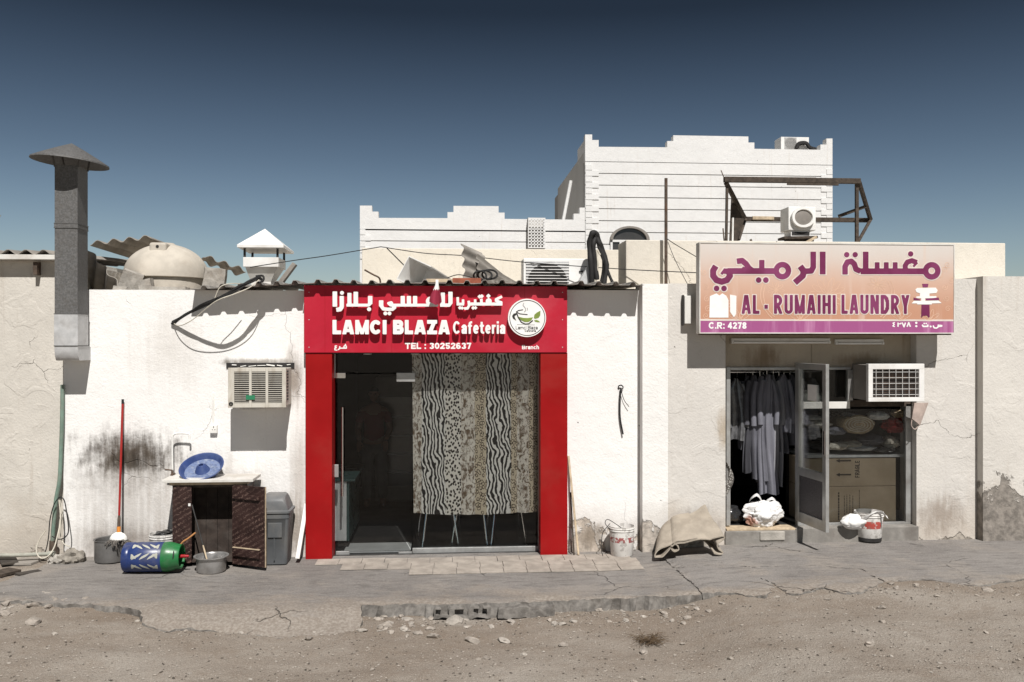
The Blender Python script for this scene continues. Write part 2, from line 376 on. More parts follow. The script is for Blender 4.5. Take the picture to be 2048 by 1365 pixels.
simple('dark_metal', (0.035,0.033,0.032), 0.6, 0.1, var=0.3, scale=10)
simple('aluminium', (0.44,0.44,0.43), 0.38, 0.5, var=0.12, scale=7, dirt=(0.24,0.22,0.20), dirtamt=0.6, bump=0.04)
simple('chrome', (0.70,0.70,0.70), 0.14, 1.0, var=0.05, scale=4, bump=0)
simple('black_rubber', (0.022,0.021,0.021), 0.7, var=0.3, scale=12)
simple('black_plastic', (0.02,0.02,0.021), 0.25, var=0.3, scale=12, spec=0.6)
simple('asbestos', (0.30,0.275,0.245), 0.9, var=0.25, scale=3, dirt=(0.12,0.105,0.09), dirtamt=0.75, bump=0.25, bscale=30)
simple('sheet_edge', (0.33,0.31,0.285), 0.7, 0.2, var=0.35, scale=7, dirt=(0.10,0.085,0.07), dirtamt=0.75, bump=0.1)
simple('wood_old', (0.070,0.054,0.042), 0.85, var=0.45, scale=16, dirt=(0.05,0.04,0.032), dirtamt=0.6, bump=0.4, bscale=45)
simple('wood_pale', (0.50,0.40,0.28), 0.8, var=0.25, scale=12, dirt=(0.30,0.22,0.14), dirtamt=0.5, bump=0.2)
simple('concrete_rough', (0.36,0.335,0.30), 0.95, var=0.3, scale=9, dirt=(0.22,0.185,0.15), dirtamt=0.6, bump=0.8, bscale=22)
simple('tank_grp', (0.50,0.455,0.39), 0.8, var=0.12, scale=5, dirt=(0.30,0.25,0.20), dirtamt=0.5, bump=0.12, bscale=30)
simple('green_pipe', (0.16,0.235,0.19), 0.6, var=0.2, scale=9, dirt=(0.22,0.19,0.155), dirtamt=0.7, bump=0.05)
simple('pipe_grey', (0.36,0.36,0.31), 0.6, var=0.2, scale=7, dirt=(0.20,0.165,0.13), dirtamt=0.6)
simple('cable_pale', (0.62,0.58,0.49), 0.6, var=0.2, scale=7, dirt=(0.3,0.25,0.2), dirtamt=0.5)
simple('window_dark', (0.045,0.043,0.042), 0.15, var=0.2, scale=3, bump=0, spec=0.5)
simple('frame_grey', (0.22,0.20,0.18), 0.6, var=0.1)
def glassmat(name, tint, refl, rough=0.0):
    s = NT(name); s.t.nodes.remove(s.b)
    tr = s.t.nodes.new('ShaderNodeBsdfTransparent'); tr.inputs[0].default_value = tint + (1,)
    gl = s.t.nodes.new('ShaderNodeBsdfGlossy'); gl.inputs['Roughness'].default_value = rough; gl.inputs[0].default_value = (1,1,1,1)
    lw = s.t.nodes.new('ShaderNodeFresnel'); lw.inputs[0].default_value = 1.35
    mx = s.t.nodes.new('ShaderNodeMixShader'); f = s.ma('MULTIPLY', lw.outputs[0], refl)
    s.t.links.new(f, mx.inputs[0]); s.t.links.new(tr.outputs[0], mx.inputs[1]); s.t.links.new(gl.outputs[0], mx.inputs[2])
    s.t.links.new(mx.outputs[0], s.out.inputs[0])
glassmat('glass_clear', (0.95,0.96,0.955), 0.8)
glassmat('glass_tint', (0.955,0.962,0.96), 0.7)

# ---- dirt, pavement
s = NT('dirt'); p = s.P()
n1 = s.noise(p, 0.55, 6, 0.62, 0.3); n2 = s.noise(p, 5.0, 6, 0.65); n3 = s.noise(p, 60, 4, 0.6)
nL = s.noise(s.P((0.22,1.0,1)), 1.9, 6, 0.68, 0.5)
c = s.mix(s.map(n1, 0.32, 0.68), (0.228,0.192,0.158), (0.325,0.292,0.255))
c = s.mix(s.ma('MULTIPLY', s.map(nL, 0.50, 0.70), 0.55), c, (0.185,0.150,0.120)); c = s.mix(s.ma('MULTIPLY', s.map(nL, 0.48, 0.30), 0.35), c, (0.37,0.34,0.30))
c = s.mix(s.ma('MULTIPLY', s.map(n2, 0.45, 0.75), 0.55), c, (0.20,0.155,0.118))
c = s.mix(s.ma('MULTIPLY', s.map(n3, 0.48, 0.70), 0.40), c, (0.36,0.325,0.285))
yk = s.sep(p)[1]; c = s.mix(s.ma('MULTIPLY', s.ma('MULTIPLY', s.map(yk, -3.4, -1.7), s.map(s.noise(s.P((0.5,1,1), False, (1,5,0)), 1.6, 5, 0.65), 0.34, 0.60)), 0.62), c, (0.185,0.142,0.106))
n5 = s.noise(p, 125, 3, 0.65); c = s.mix(s.ma('MULTIPLY', s.map(n5, 0.50, 0.64), 0.55), c, (0.135,0.108,0.085)); c = s.mix(s.ma('MULTIPLY', s.map(n5, 0.46, 0.34), 0.5), c, (0.42,0.385,0.34))
v1 = s.vor(p, 34); sel = s.map(s.vor(p, 34, 'F1', 'Color'), 0.80, 0.84)
c = s.mix(s.ma('MULTIPLY', s.map(v1, 0.20, 0.28, 1.0, 0.0), sel), c, (0.50,0.46,0.41))
v2 = s.vor(s.P((1,1,1), False, (4,2,0)), 19); sel2 = s.map(s.vor(s.P((1,1,1), False, (4,2,0)), 19, 'F1', 'Color'), 0.87, 0.90)
c = s.mix(s.ma('MULTIPLY', s.map(v2, 0.14, 0.22, 1.0, 0.0), sel2), c, (0.10,0.08,0.065))
h = s.ma('ADD', s.ma('MULTIPLY', n2, 0.6), s.ma('MULTIPLY', n3, 0.35)); h = s.ma('ADD', h, s.ma('MULTIPLY', s.map(v1, 0.0, 0.3, 1, 0), s.ma('MULTIPLY', sel, 0.4)))
s.fin(c, 0.97, 0, s.bump(h, 0.95, 0.04), 0.1)
def cement(name, a, b, dust, edge):
    s = NT(name); p = s.P(); n1 = s.noise(p, 0.9, 6, 0.62, 0.4); n2 = s.noise(s.P((1,3.2,1)), 4.2, 6, 0.66); n3 = s.noise(p, 75, 3, 0.6)
    c = s.mix(s.map(n1, 0.32, 0.68), a, b)
    c = s.mix(s.ma('MULTIPLY', s.map(n2, 0.48, 0.72), 0.5), c, tuple(q*0.62 for q in a))
    c = s.mix(s.ma('MULTIPLY', s.map(s.noise(s.P((1,1,1), False, (7,3,1)), 1.5, 5, 0.65), 0.5, 0.66), 0.6), c, dust)
    c = s.mix(s.ma('MULTIPLY', s.map(n3, 0.5, 0.75), 0.35), c, tuple(q*1.5 for q in b))
    n5 = s.noise(s.P((0.7,1.4,1)), 110, 3, 0.65); c = s.mix(s.ma('MULTIPLY', s.map(n5, 0.50, 0.66), 0.5), c, tuple(q*0.5 for q in a)); c = s.mix(s.ma('MULTIPLY', s.map(n5, 0.46, 0.33), 0.4), c, tuple(q*1.45 for q in b))
    n4 = s.noise(s.P((0.5,2.4,1), False, (3,1,0)), 7.5, 6, 0.72); c = s.mix(s.ma('MULTIPLY', s.map(n4, 0.50, 0.68), 0.65), c, tuple(q*0.55 for q in a))
    yy = s.sep(p)[1]; sand = s.map(s.ma('ADD', s.ma('MULTIPLY', s.ma('SUBTRACT', yy, edge), -1.6), s.ma('MULTIPLY', s.ma('SUBTRACT', s.noise(s.P((0.6,1.3,1)), 2.2, 6, 0.66), 0.5), 3.4)), -0.1, 0.75)
    c = s.mix(s.ma('MULTIPLY', sand, 0.8), c, s.mix(s.map(s.noise(p, 40, 3), 0.35, 0.7), (0.215,0.18,0.148), (0.315,0.28,0.242)))
    c = s.mix(s.ma('MULTIPLY', s.map(s.vor(p, 9), 0.03, 0.05, 1, 0), s.map(s.noise(p, 3, 2), 0.5, 0.6)), c, tuple(q*0.4 for q in a))
    wp = s.vadd(p, s.comb(s.ma('MULTIPLY', s.noise(p, 3.0, 4), 0.45), s.ma('MULTIPLY', s.noise(s.P((1,1,1), False, (9,0,0)), 3.0, 4), 0.45), 0.0))
    cr = s.ma('MULTIPLY', s.map(s.vor(wp, 0.9, 'DISTANCE_TO_EDGE'), 0, 0.008, 1, 0), s.map(s.noise(p, 0.8, 2), 0.52, 0.6))
    c = s.mix(s.ma('MULTIPLY', cr, 0.7), c, (0.05,0.045,0.04))
    h = s.ma('SUBTRACT', s.ma('ADD', s.ma('MULTIPLY', n2, 0.7), s.ma('MULTIPLY', n3, 0.25)), cr)
    s.fin(c, 0.9, 0, s.bump(h, 0.85, 0.025), 0.2)
cement('cement', (0.183,0.168,0.156), (0.235,0.220,0.206), (0.275,0.245,0.215), -1.45)
cement('cement_right', (0.192,0.177,0.166), (0.25,0.233,0.218), (0.295,0.262,0.228), -1.55)
simple('tile_pink', (0.345,0.305,0.265), 0.85, var=0.22, scale=7, dirt=(0.22,0.19,0.165), dirtamt=0.6, bump=0.4, bscale=60)
simple('kerb_concrete', (0.20,0.186,0.17), 0.95, var=0.4, scale=14, dirt=(0.09,0.077,0.064), dirtamt=0.6, bump=0.9, bscale=22)
simple('stone', (0.34,0.30,0.26), 0.95, var=0.35, scale=18, dirt=(0.17,0.145,0.12), dirtamt=0.5, bump=0.5, bscale=50)
simple('stone_pale', (0.37,0.335,0.295), 0.95, var=0.25, scale=18, dirt=(0.27,0.235,0.2), dirtamt=0.5, bump=0.5, bscale=50)

# ------------------------------------------------------------------ ground
KY = G(900, 1206).y                        # line of the kerb
def dirt_z(X, Y):
    z = zf(X)
    drop = 0.135*(1 - sstep(1.9, 2.75, X)) + 0.010*sstep(1.9, 2.75, X)
    if X < -0.9: drop = 0.135 - 0.075*sstep(-0.9, -3.4, X)
    inner = sstep(KY+0.05, KY+0.35, Y) if X < -3.2 else 0.0
    drop *= (1 - 0.55*inner)
    z -= drop
    z += 0.022*fbm(X*0.9, Y*0.9, 0.3, 3) + 0.010*fbm(X*4, Y*4, 2.0, 3)
    if abs(X) < 9 and Y > -8: z += 0.004*fbm(X*16, Y*16, 5.0, 2)
    return z
xs = [-600,-200,-80,-30,-15,-11] + [(-9 + i*0.055) for i in range(int(18.5/0.055))] + [11,15,30,80,200,600]
ys = [-600,-200,-80,-40,-20,-14,-11,-9.5] + [(-8.2 + i*0.055) for i in range(int(8.6/0.055))] + [0.8,3,8,15,30,80,200,600]
mb = MB(); nx = len(xs)
mb.add([(x, y, dirt_z(x, min(y, 0.4)) if abs(x) < 30 and y > -30 else -0.12) for y in ys for x in xs],
       [(j*nx+i, j*nx+i+1, (j+1)*nx+i+1, (j+1)*nx+i) for j in range(len(ys)-1) for i in range(nx-1)])
struct(mb.build('ground', 'dirt', smooth=True, recalc=False))

def poly_sdf(poly, X, Y):
    d = np.full(X.shape, 1e9); ins = np.zeros(X.shape, bool); n = len(poly)
    for i in range(n):
        (ax, ay), (bx, by) = poly[i], poly[(i+1) % n]; L2 = (bx-ax)**2 + (by-ay)**2 + 1e-12
        t = np.clip(((X-ax)*(bx-ax) + (Y-ay)*(by-ay))/L2, 0, 1)
        d = np.minimum(d, np.hypot(X-ax-t*(bx-ax), Y-ay-t*(by-ay)))
        ins ^= ((ay > Y) != (by > Y)) & (X < (bx-ax)*(Y-ay)/((by-ay) or 1e-9) + ax)
    return np.where(ins, -d, d)
def slab(name, poly, step, topz, botz, mat, rag=0.03, rsc=5.0, cracks=(), cw=0.012, straight=None):
    px = [p[0] for p in poly]; py = [p[1] for p in poly]
    gx = np.arange(min(px)-0.1, max(px)+0.1, step); gy = np.arange(min(py)-0.1, max(py)+0.1, step); X, Y = np.meshgrid(gx, gy)
    D = poly_sdf(poly, X, Y)
    Nz = np.array([[fbm(x*rsc, y*rsc, 1.0, 3) + 0.55*fbm(x*rsc*4, y*rsc*4, 6.0, 2) for x in gx] for y in gy])
    if straight is not None: Nz = Nz * np.clip((straight - Y)/0.25, 0, 1)
    D = D + rag*Nz
    if cracks:
        W = np.array([[fbm(x*9, y*9, 4.0, 2) for x in gx] for y in gy])
        D = np.maximum(D, -(fld([('p', c, 2*cw) for c in cracks], X + 0.03*W, Y + 0.035*np.roll(W, 5, 1))))
    V, F = contour(D, gx, gy); mb = MB()
    pv = np.array(V); ed = -poly_sdf(poly, pv[:, 0], pv[:, 1]); edge = {V[i]: float(ed[i]) for i in range(len(V))}
    def top(x, y):
        e = edge[(x, y)]; k = max(0.0, 1 - max(e, 0)/0.10) if y < -0.35 else 0.0
        return (x, y, topz(x, y) - k*(0.010 + 0.022*abs(fbm(x*11, y*11, 2.0, 2))))
    def bot(x, y):
        if y > -0.35: return (x, y, botz(x, y))
        return (x + 0.05*fbm(x*7, y*7, 9.0, 2), y - 0.015 + 0.06*fbm(x*8, y*8, 12.0, 2), botz(x, y))
    n = len(V); mb.add([top(*p) for p in V] + [bot(*p) for p in V], [list(f) for f in F] + [[i+n for i in reversed(f)] for f in F])
    mb.cur = 1
    for a, b in rim_of(F): mb.f.append([b, a, a+n, b+n]); mb.m.append(1)
    return mb.build(name, [mat, 'kerb_concrete'])
g2 = lambda *a: [tuple(G(px, py)[:2]) for px, py in a]
RY = G(500, 1246).y
def slab_top(x, y):
    return zf(x) - (0.135 - 0.075*sstep(-0.9, -3.4, x) - 0.012)*sstep(KY-0.02, RY, y) + 0.006*fbm(x*1.2, y*1.2, 3.0, 3) + 0.0025*fbm(x*9, y*9, 3.0, 2)
main = g2((-120,1188),(0,1163),(70,1135),(135,1118)) + [(UX(140), 0.02), (UX(1300), 0.02)] + g2((1340,1124),(1376,1155),(1414,1187),(1395,1187),(1290,1191),(1180,1196),
        (1080,1200),(980,1204),(880,1206),(800,1206),(726,1208),(720,1234),(690,1243),(640,1250),(600,1246),(555,1247),(500,1243),(440,1240),(380,1240),(330,1243),(285,1234),(275,1216),(230,1210),(140,1204),(60,1200),(-120,1200))
pave = struct(slab('pavement', main, 0.04, slab_top, lambda x, y: slab_top(x, y)-0.17, 'cement', 0.035, 5.0, straight=-0.25))
cr1 = g2((1345,1137),(1395,1137),(1430,1132),(1500,1137),(1560,1136),(1640,1135),(1690,1140),(1722,1141))
cr2 = g2((1520,1160),(1548,1170),(1562,1180),(1590,1187))
cr3 = g2((1722,1141),(1745,1156),(1768,1164))
right = [(UX(1320, YL), YL+0.06)] + [tuple(U(2150, 1070, YR)[:2])] + g2((2150,1155),(2048,1159),(2010,1164),(1960,1171),(1920,1172),(1880,1163),(1820,1160),(1762,1165),(1742,1175),(1722,1185),(1690,1185),
        (1645,1177),(1600,1187),(1588,1190),(1560,1182),(1545,1172),(1532,1193),(1500,1190),(1470,1187),(1448,1186),(1430,1187),(1404,1186),(1368,1153),(1335,1124))
right[1] = (right[1][0], YR+0.1)
pave2 = struct(slab('pavement_patch', right, 0.026, lambda x, y: zf(x) + 0.016 + 0.007*fbm(x*1.4, y*1.4, 8.0, 3) + 0.0025*fbm(x*9, y*9, 3.0, 2),
               lambda x, y: zf(x)-0.10, 'cement_right', 0.03, 6.0, [cr1, cr2, cr3], 0.011, straight=-0.45))
OFF[pave.name] = Vector(pave.location)
# small pinkish floor tiles before the cafe door
TW, TD = 0.248, 0.232
for r in range(3):
    for k in range(14):
        x = UX(640) + k*TW + 0.02*r + (0.03 if r == 1 else 0); y = -0.17 - r*TD - 0.012*k*(r > 0)*0
        if x + TW > UX(1326) + 0.10*r: continue
        if r == 2 and k < 4: continue
        if r == 1 and k < 1: continue
        dz = random.uniform(-0.003, 0.003); t0 = 0.012 + dz
        mb = MB(); a = random.uniform(-0.008, 0.008)
        cx, cy = x + TW/2, y - TD/2; z0 = slab_top(cx, cy)
        M = Matrix.Rotation(a, 3, 'Z') @ Matrix.Rotation(math.atan(0.05*(zf(cx+.1)-zf(cx-.1))/0.01), 3, 'Y').inverted()
        mb.obox((cx, cy, z0 + t0/2 + 0.002), (TW-0.005, TD-0.005, t0), M)
        mb.build('tile', 'tile_pink', pave, bevel=0.0015, seg=1)

# ------------------------------------------------------------------ cafe building
WT = 0.22
XC0, XC1 = UX(127), UX(1285, 0)
ZTOP = UZ(580, 260); ZCA = UZ(574, 900)
XP0, XP1 = UX(640), UX(1108)                 # wall opening behind the red pillars
ZLIN = UZ(700, 870, 0.1)
cafe = thing('cafe_building', 'low white plastered building with the red cafeteria shopfront and soot-stained left wall', 'building', (UX(700), 2.5, 0))
mb = MB(); mb.box(XC0, XP0, 0, WT, -0.3, ZTOP); mb.build('wall', 'plaster_white', cafe)
mb = MB(); mb.box(XP1, XC1, 0, WT, -0.3, ZCA-0.03); mb.build('wall', 'plaster_white_right', cafe)
mb = MB(); mb.box(XP0, XP1, 0, WT, ZLIN, ZCA-0.03); mb.build('lintel', 'plaster_white', cafe)
mb = MB(); mb.box(XC0, XC1, WT, 5.0, 2.66, 2.82); mb.build('roof_slab', 'plaster_roof', cafe)
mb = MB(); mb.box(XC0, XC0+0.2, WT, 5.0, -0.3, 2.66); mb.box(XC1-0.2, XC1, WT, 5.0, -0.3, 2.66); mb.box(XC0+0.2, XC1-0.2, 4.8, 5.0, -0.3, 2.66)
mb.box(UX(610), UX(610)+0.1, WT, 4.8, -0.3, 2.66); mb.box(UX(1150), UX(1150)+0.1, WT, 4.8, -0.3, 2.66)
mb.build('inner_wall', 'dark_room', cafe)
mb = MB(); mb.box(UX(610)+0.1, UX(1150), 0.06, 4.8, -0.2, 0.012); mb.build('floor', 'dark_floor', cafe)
# red pillars and inner frame
def pillar(a, b, mat='red_panel'):
    mb = MB(); mb.box(UX(a, -0.12), UX(b, -0.12), -0.12, 0.16, 0.0, UZ(706, 870, -0.12)); mb.build('pillar', mat, cafe, bevel=0.004)
pillar(611, 664); pillar(1081, 1135)
# corrugated roof sheets along the front edge
def corr(mb, o, ud, vd, W, L, pitch, amp, kind='trap', th=0.006, nv=4, wob=None, seg=10):
    o = Vector(o); ud = Vector(ud).normalized(); vd = Vector(vd).normalized(); n = ud.cross(vd).normalized()
    nu = int(W/pitch*seg)
    def h(x):
        t = (x/pitch) % 1.0
        if kind == 'sine': return amp*0.5*(1 - math.cos(2*math.pi*t))
        return amp*(0 if t < 0.62 else (t-0.62)/0.09 if t < 0.71 else 1 if t < 0.90 else (0.99-t)/0.09 if t < 0.99 else 0)
    def fn(u, v):
        x = u*W; p = o + ud*x + vd*(v*L) + n*h(x)
        return p + (n*wob(u, v) if wob else Vector())
    mb.grid(fn, nu, nv, n*th); return mb
edge = [(378,579),(520,573),(606,567.5),(760,566.5),(870,567.5),(1000,568.5),(1134,570.5),(1288,572)]
sheets = [(0,2,-0.225),(2,4,-0.245),(4,6,-0.25),(6,7,-0.265)]
for i, (a, b, ye) in enumerate(sheets):
    P = U(edge[a][0], edge[a][1], ye); Q = U(edge[b][0], edge[b][1], ye)
    mb = MB(); corr(mb, P + Vector((0.001*i, 0, 0.002*i)), Q-P, (0, 1, 0.02), (Q-P).length, 1.6, 0.196, 0.036, seg=22,
                    wob=lambda u, v, i=i: 0.012*fbm(u*3+i*5, v*0.3, 1.0, 2)*(1-v))
    mb.build('roof_sheet', 'sheet_edge', cafe)
# purlin carrying the sheets
P = U(380, 584, -0.03); Q = U(1284, 577, -0.03)
mb = MB(); mb.beam((P.x, 0.28, P.z-0.01), (Q.x, 0.28, Q.z-0.015), 0.05, 0.05); mb.build('purlin', 'wood_old', cafe)

# glass front: fixed pane and swinging door
YG = 0.12
gz0, gz1 = 0.02, UZ(707, 870, YG)
xd0, xd1, xg1 = UX(671, YG), UX(824, YG), UX(1079, YG)
fx = thing('glass_shopfront', 'clear glass shopfront with frameless door between the red pillars', 'shopfront', ((xd0+xg1)/2, YG, 0))
mb = MB(); mb.box(xd1+0.006, xg1, YG, YG+0.010, gz0+0.05, gz1); mb.build('fixed_pane', 'glass_tint', fx)
mb = MB(); mb.box(xd1+0.006, xg1, YG-0.02, YG+0.03, 0.013, gz0+0.05); mb.build('bottom_rail', 'aluminium', fx, bevel=0.003)
dr = MB(); dr.box(xd0+0.012, xd1-0.004, YG, YG+0.012, gz0+0.02, UZ(748, 750, YG)); dr = dr.build('door', 'glass_tint', fx)
mb = MB(); mb.box(xd0, xd1, YG, YG+0.010, UZ(746, 750, YG), gz1); mb.build('transom_pane', 'glass_tint', fx)
def fit(x0, x1, y0, y1, parent=fx, mat='chrome', name='patch_fitting'):
    mb = MB(); A = U(x0, y1, YG-0.012); B = U(x1, y0, YG-0.012); mb.box(A.x, B.x, YG-0.014, YG+0.026, A.z, B.z); mb.build(name, mat, parent, bevel=0.003)
fit(666, 691, 746, 757); fit(793, 830, 746, 764, mat='aluminium'); fit(672, 699, 1103, 1112, mat='aluminium', parent=dr); fit(797, 824, 1104, 1112, mat='aluminium', parent=dr)
fit(664, 677, 930, 955, mat='aluminium', parent=dr, name='lock')
hd = MB()
for yy in (YG-0.06, YG+0.07):
    A = U(685, 815, yy); B = U(685, 993, yy); hd.tube([(A.x, yy, A.z), (A.x, yy, B.z)], 0.012, 10)
for pz in (830, 975):
    A = U(685, pz, YG); hd.tube([(A.x, YG-0.06, A.z), (A.x, YG+0.07, A.z)], 0.008, 8)
hd.build('handle', 'chrome', dr, smooth=True)
mb = MB(); mb.box(UX(1076, YG), UX(1081, YG), YG-0.03, YG+0.03, 0.0, gz1); mb.build('edge_trim', 'aluminium', fx)
mb = MB(); mb.box(UX(664, YG)-0.02, UX(671, YG), YG-0.03, YG+0.03, UZ(756, 665, YG), gz1); mb.build('edge_trim', 'white_metal', fx)
mb = MB(); mb.box(xd0, xg1, 0.05, YG+0.2, gz1, gz1+0.04); mb.build('soffit', 'dark_metal', fx)
for px in (735, 830, 916, 1003):
    P = U(px, 707, 0.02); mb = MB(); mb.lathe([(0.045,0),(0.05,0.012),(0.03,0.02)], 14, (P.x, 0.02, UZ(707, 870, 0.02)-0.012), cap0=True); mb.build('downlight', 'white_metal', fx, smooth=True)

# ------------------------------------------------------------------ laundry building
XL0, XL1 = UX(1285, YL), UX(1957, YL)
XO0, XO1 = UX(1451, YL), UX(1833, YL)        # opening
ZLT = UZ(568, 1300, YL); ZLF = UZ(1053, 1520, YL+0.05)
ZOT = UZ(660, 1650, YL)
lau = thing('laundry_building', 'cream plastered laundry building with open shop front and peeling foot', 'building', (UX(1620), 2.0, 0))
mb = MB(); xw = UX(1336, YL); mb.box(XL0, xw, YL, WT, -0.3, ZLT); mb.build('wall', 'plaster_overlap', lau)
mb = MB(); mb.box(xw, XO0, YL, WT, -0.3, ZLT+0.005); mb.build('wall', 'plaster_laundry', lau)
mb = MB(); mb.box(XO1, XL1+0.15, YL, WT, -0.3, UZ(558, 1920, YL)); mb.build('wall', 'plaster_laundry', lau)
mb = MB(); mb.box(XO0, XO1, YL, WT, ZOT, UZ(560, 1650, YL)); mb.build('wall', 'plaster_laundry', lau)
mb = MB(); mb.box(XO0, XO1, -0.02, 0.03, UZ(738, 1650, 0), ZOT+0.02)
mb.build('lintel_panel', 'lintel_panel', lau)
mb = MB(); mb.box(UX(1622), UX(1622)+0.02, -0.032, -0.02, UZ(736, 1650, 0), ZOT); mb.build('panel_joint', 'lintel_panel', lau)
mb = MB(); mb.box(XL0, XL1+0.15, WT, 5.0, 2.84, 3.0); mb.build('roof_slab', 'plaster_roof', lau)
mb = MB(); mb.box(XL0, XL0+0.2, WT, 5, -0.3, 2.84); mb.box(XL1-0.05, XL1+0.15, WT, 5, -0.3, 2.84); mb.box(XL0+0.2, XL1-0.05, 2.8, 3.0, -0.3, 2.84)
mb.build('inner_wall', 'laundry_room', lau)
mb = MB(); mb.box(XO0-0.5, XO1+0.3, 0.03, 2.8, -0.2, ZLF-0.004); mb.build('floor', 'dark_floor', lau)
# concrete sill
mb = MB(); mb.box(XO0-0.01, UX(1592, YL-0.02), YL-0.03, 0.03, -0.1, ZLF-0.035); mb.box(UX(1592, YL-0.02), XO1+0.02, YL-0.02, 0.03, -0.1, ZLF-0.012)
mb.build('sill', 'step_concrete', lau, bevel=0.012)
mb = MB(); A = U(1520, 1082, YL-0.04); B = U(1570, 1063, YL-0.04); mb.box(A.x, B.x, YL-0.045, YL+0.02, A.z, B.z); mb.build('render_patch', 'concrete_rough', lau, bevel=0.01)
mb = MB(); mb.box(XO0+0.01, UX(1590, YL), YL-0.02, 0.03, ZLF-0.035, ZLF-0.012); mb.build('threshold', 'wood_pale', lau, bevel=0.004)
# aluminium shop window and door frame
YW = -0.02
fr = lambda x0, x1, y0, y1, nm='frame', d0=YW-0.03, d1=YW+0.03, mt='aluminium': (lambda A, B: MB().box(A.x, B.x, d0, d1, A.z, B.z).build(nm, mt, lau, bevel=0.003))(U(x0, y1, d0), U(x1, y0, d0))
fr(1453, 1461, 735, 1052); fr(1461, 1594, 735, 741); fr(1594, 1606, 735, 1052); fr(1606, 1702, 735, 740); fr(1606, 1822, 1044, 1052); fr(1812, 1824, 808, 1044)
fr(1606, 1700, 804, 818, mt='old_white_metal'); fr(1700, 1824, 800, 814, mt='wood_old'); fr(1696, 1706, 740, 804)
mb = MB(); A = U(1606, 1044, YW); B = U(1812, 818, YW); mb.box(A.x, B.x, YW-0.003, YW+0.003, A.z, B.z); mb.build('window_pane', 'glass_clear', lau)
mb = MB(); A = U(1606, 804, YW); B = U(1696, 740, YW); mb.box(A.x, B.x, YW-0.003, YW+0.003, A.z, B.z); mb.build('window_pane', 'glass_clear', lau)
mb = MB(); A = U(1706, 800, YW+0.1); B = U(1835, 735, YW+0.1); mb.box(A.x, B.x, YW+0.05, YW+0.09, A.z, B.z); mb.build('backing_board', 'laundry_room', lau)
# open door leaf, hinged at the right jamb of the doorway
Ha = U(1594, 700, YW-0.035); Hb = U(1655, 700, -0.72)
zb_, zt_ = UZ(1066, 1655, -0.72), UZ(729, 1655, -0.72)
hv = Vector((Hb.x-Ha.x, Hb.y-Ha.y, 0)); LW = hv.length; hv.normalize(); hn = Vector((hv.y, -hv.x, 0))
def leafbox(mb, a, b, z0, z1, t=0.04):
    p = Vector((Ha.x, Ha.y, 0)); M = Matrix((hv, hn, UPV)).transposed()
    return mb.obox(p + hv*((a+b)/2) + UPV*((z0+z1)/2), (b-a, t, z1-z0), M)
st_ = 0.075; zm = UZ(952, 1655, -0.5)
mb = MB(); leafbox(mb, 0, st_, zb_, zt_); leafbox(mb, LW-st_, LW, zb_, zt_); leafbox(mb, st_, LW-st_, zt_-0.07, zt_, 0.038); leafbox(mb, st_, LW-st_, zm-0.045, zm+0.045, 0.038); leafbox(mb, st_, LW-st_, zb_, zb_+0.12, 0.038)
leaf = mb.build('door', 'aluminium', lau, bevel=0.003)
mb = MB(); leafbox(mb, st_, LW-st_, zm+0.045, zt_-0.07, 0.006); mb.build('pane', 'glass_clear', leaf)
s = NT('door_mesh'); p = s.P(); c = s.mix(s.map(s.vor(p, 160), 0.1, 0.5), (0.20,0.19,0.20), (0.06,0.055,0.06)); s.fin(c, 0.6, 0.2)
mb = MB(); leafbox(mb, st_, LW-st_, zb_+0.12, zm-0.045, 0.010); mb.build('kick_panel', 'door_mesh', leaf)
mb = MB(); leafbox(mb, LW-0.05, LW-0.02, zm+0.26, zm+0.52, 0.05); mb.build('lock', 'chrome', leaf, bevel=0.003)
mb = MB(); c0 = Ha + hv*(LW*0.42); leafbox(mb, LW*0.38, LW*0.66, zt_-0.42, zt_-0.24, 0.012); mb.build('notice', 'sign_white', leaf)

# ------------------------------------------------------------------ walls either side
lw = thing('left_building', 'cream plastered wall of the neighbouring house at the left edge with corrugated roof', 'building', (UX(20), 2.0, 0))
zl = UZ(522, 60, 0.03)
mb = MB(); mb.box(UX(-420), XC0, 0.025, 4.0, -0.3, zl); mb.build('wall', 'plaster_left', lw)
mb = MB(); A = U(-420, 519, -0.15); B = U(112, 506, -0.15); mb.box(UX(-420), UX(112, -0.1), -0.12, 3.9, zl+0.002, zl+0.055); mb.build('eaves_board', 'old_white_metal', lw, bevel=0.004)
mb = MB(); corr(mb, (UX(-420), -0.10, zl+0.056), (1,0,0), (0,1,0.05), UX(108)-UX(-420), 3.9, 0.185, 0.05, 'sine', th=0.006, seg=12); mb.build('roof_sheet', 'asbestos', lw)
mb = MB(); P = U(76, 538, 0.0); mb.box(P.x-0.02, P.x+0.02, -0.07, 0.025, P.z-0.07, P.z+0.07); mb.build('bracket', 'rusty_iron', lw)
rw = thing('right_wall', 'cream wall with dark damp patch at its foot at the right edge', 'wall', (UX(2040, YR), YR+0.3, 0.1))
mb = MB(); mb.box(UX(1966, YR), UX(2400, YR), YR, 4.0, -0.3, UZ(553, 2000, YR)); mb.build('wall_face', 'plaster_right', rw)

# parapet block on the laundry roof, wall behind the cafe roof
YB = 0.75
par = MB(); par.box(UX(1252, YB), UX(2011, YB), YB, YB+0.5, 2.98, UZ(484, 1700, YB))
tag(par.build('parapet_wall', 'plaster_mid', bevel=0.01), 'long cream parapet wall on the laundry roof behind the pink sign', 'wall')
YM = 5.0
mid = MB(); mid.box(UX(724, YM), UX(1246, YM), YM+0.01, YM+0.25, -0.2, UZ(498, 1000, YM))
tag(mid.build('boundary_wall', 'plaster_mid', bevel=0.01), 'stained cream boundary wall behind the cafe roof below the white villa', 'wall')

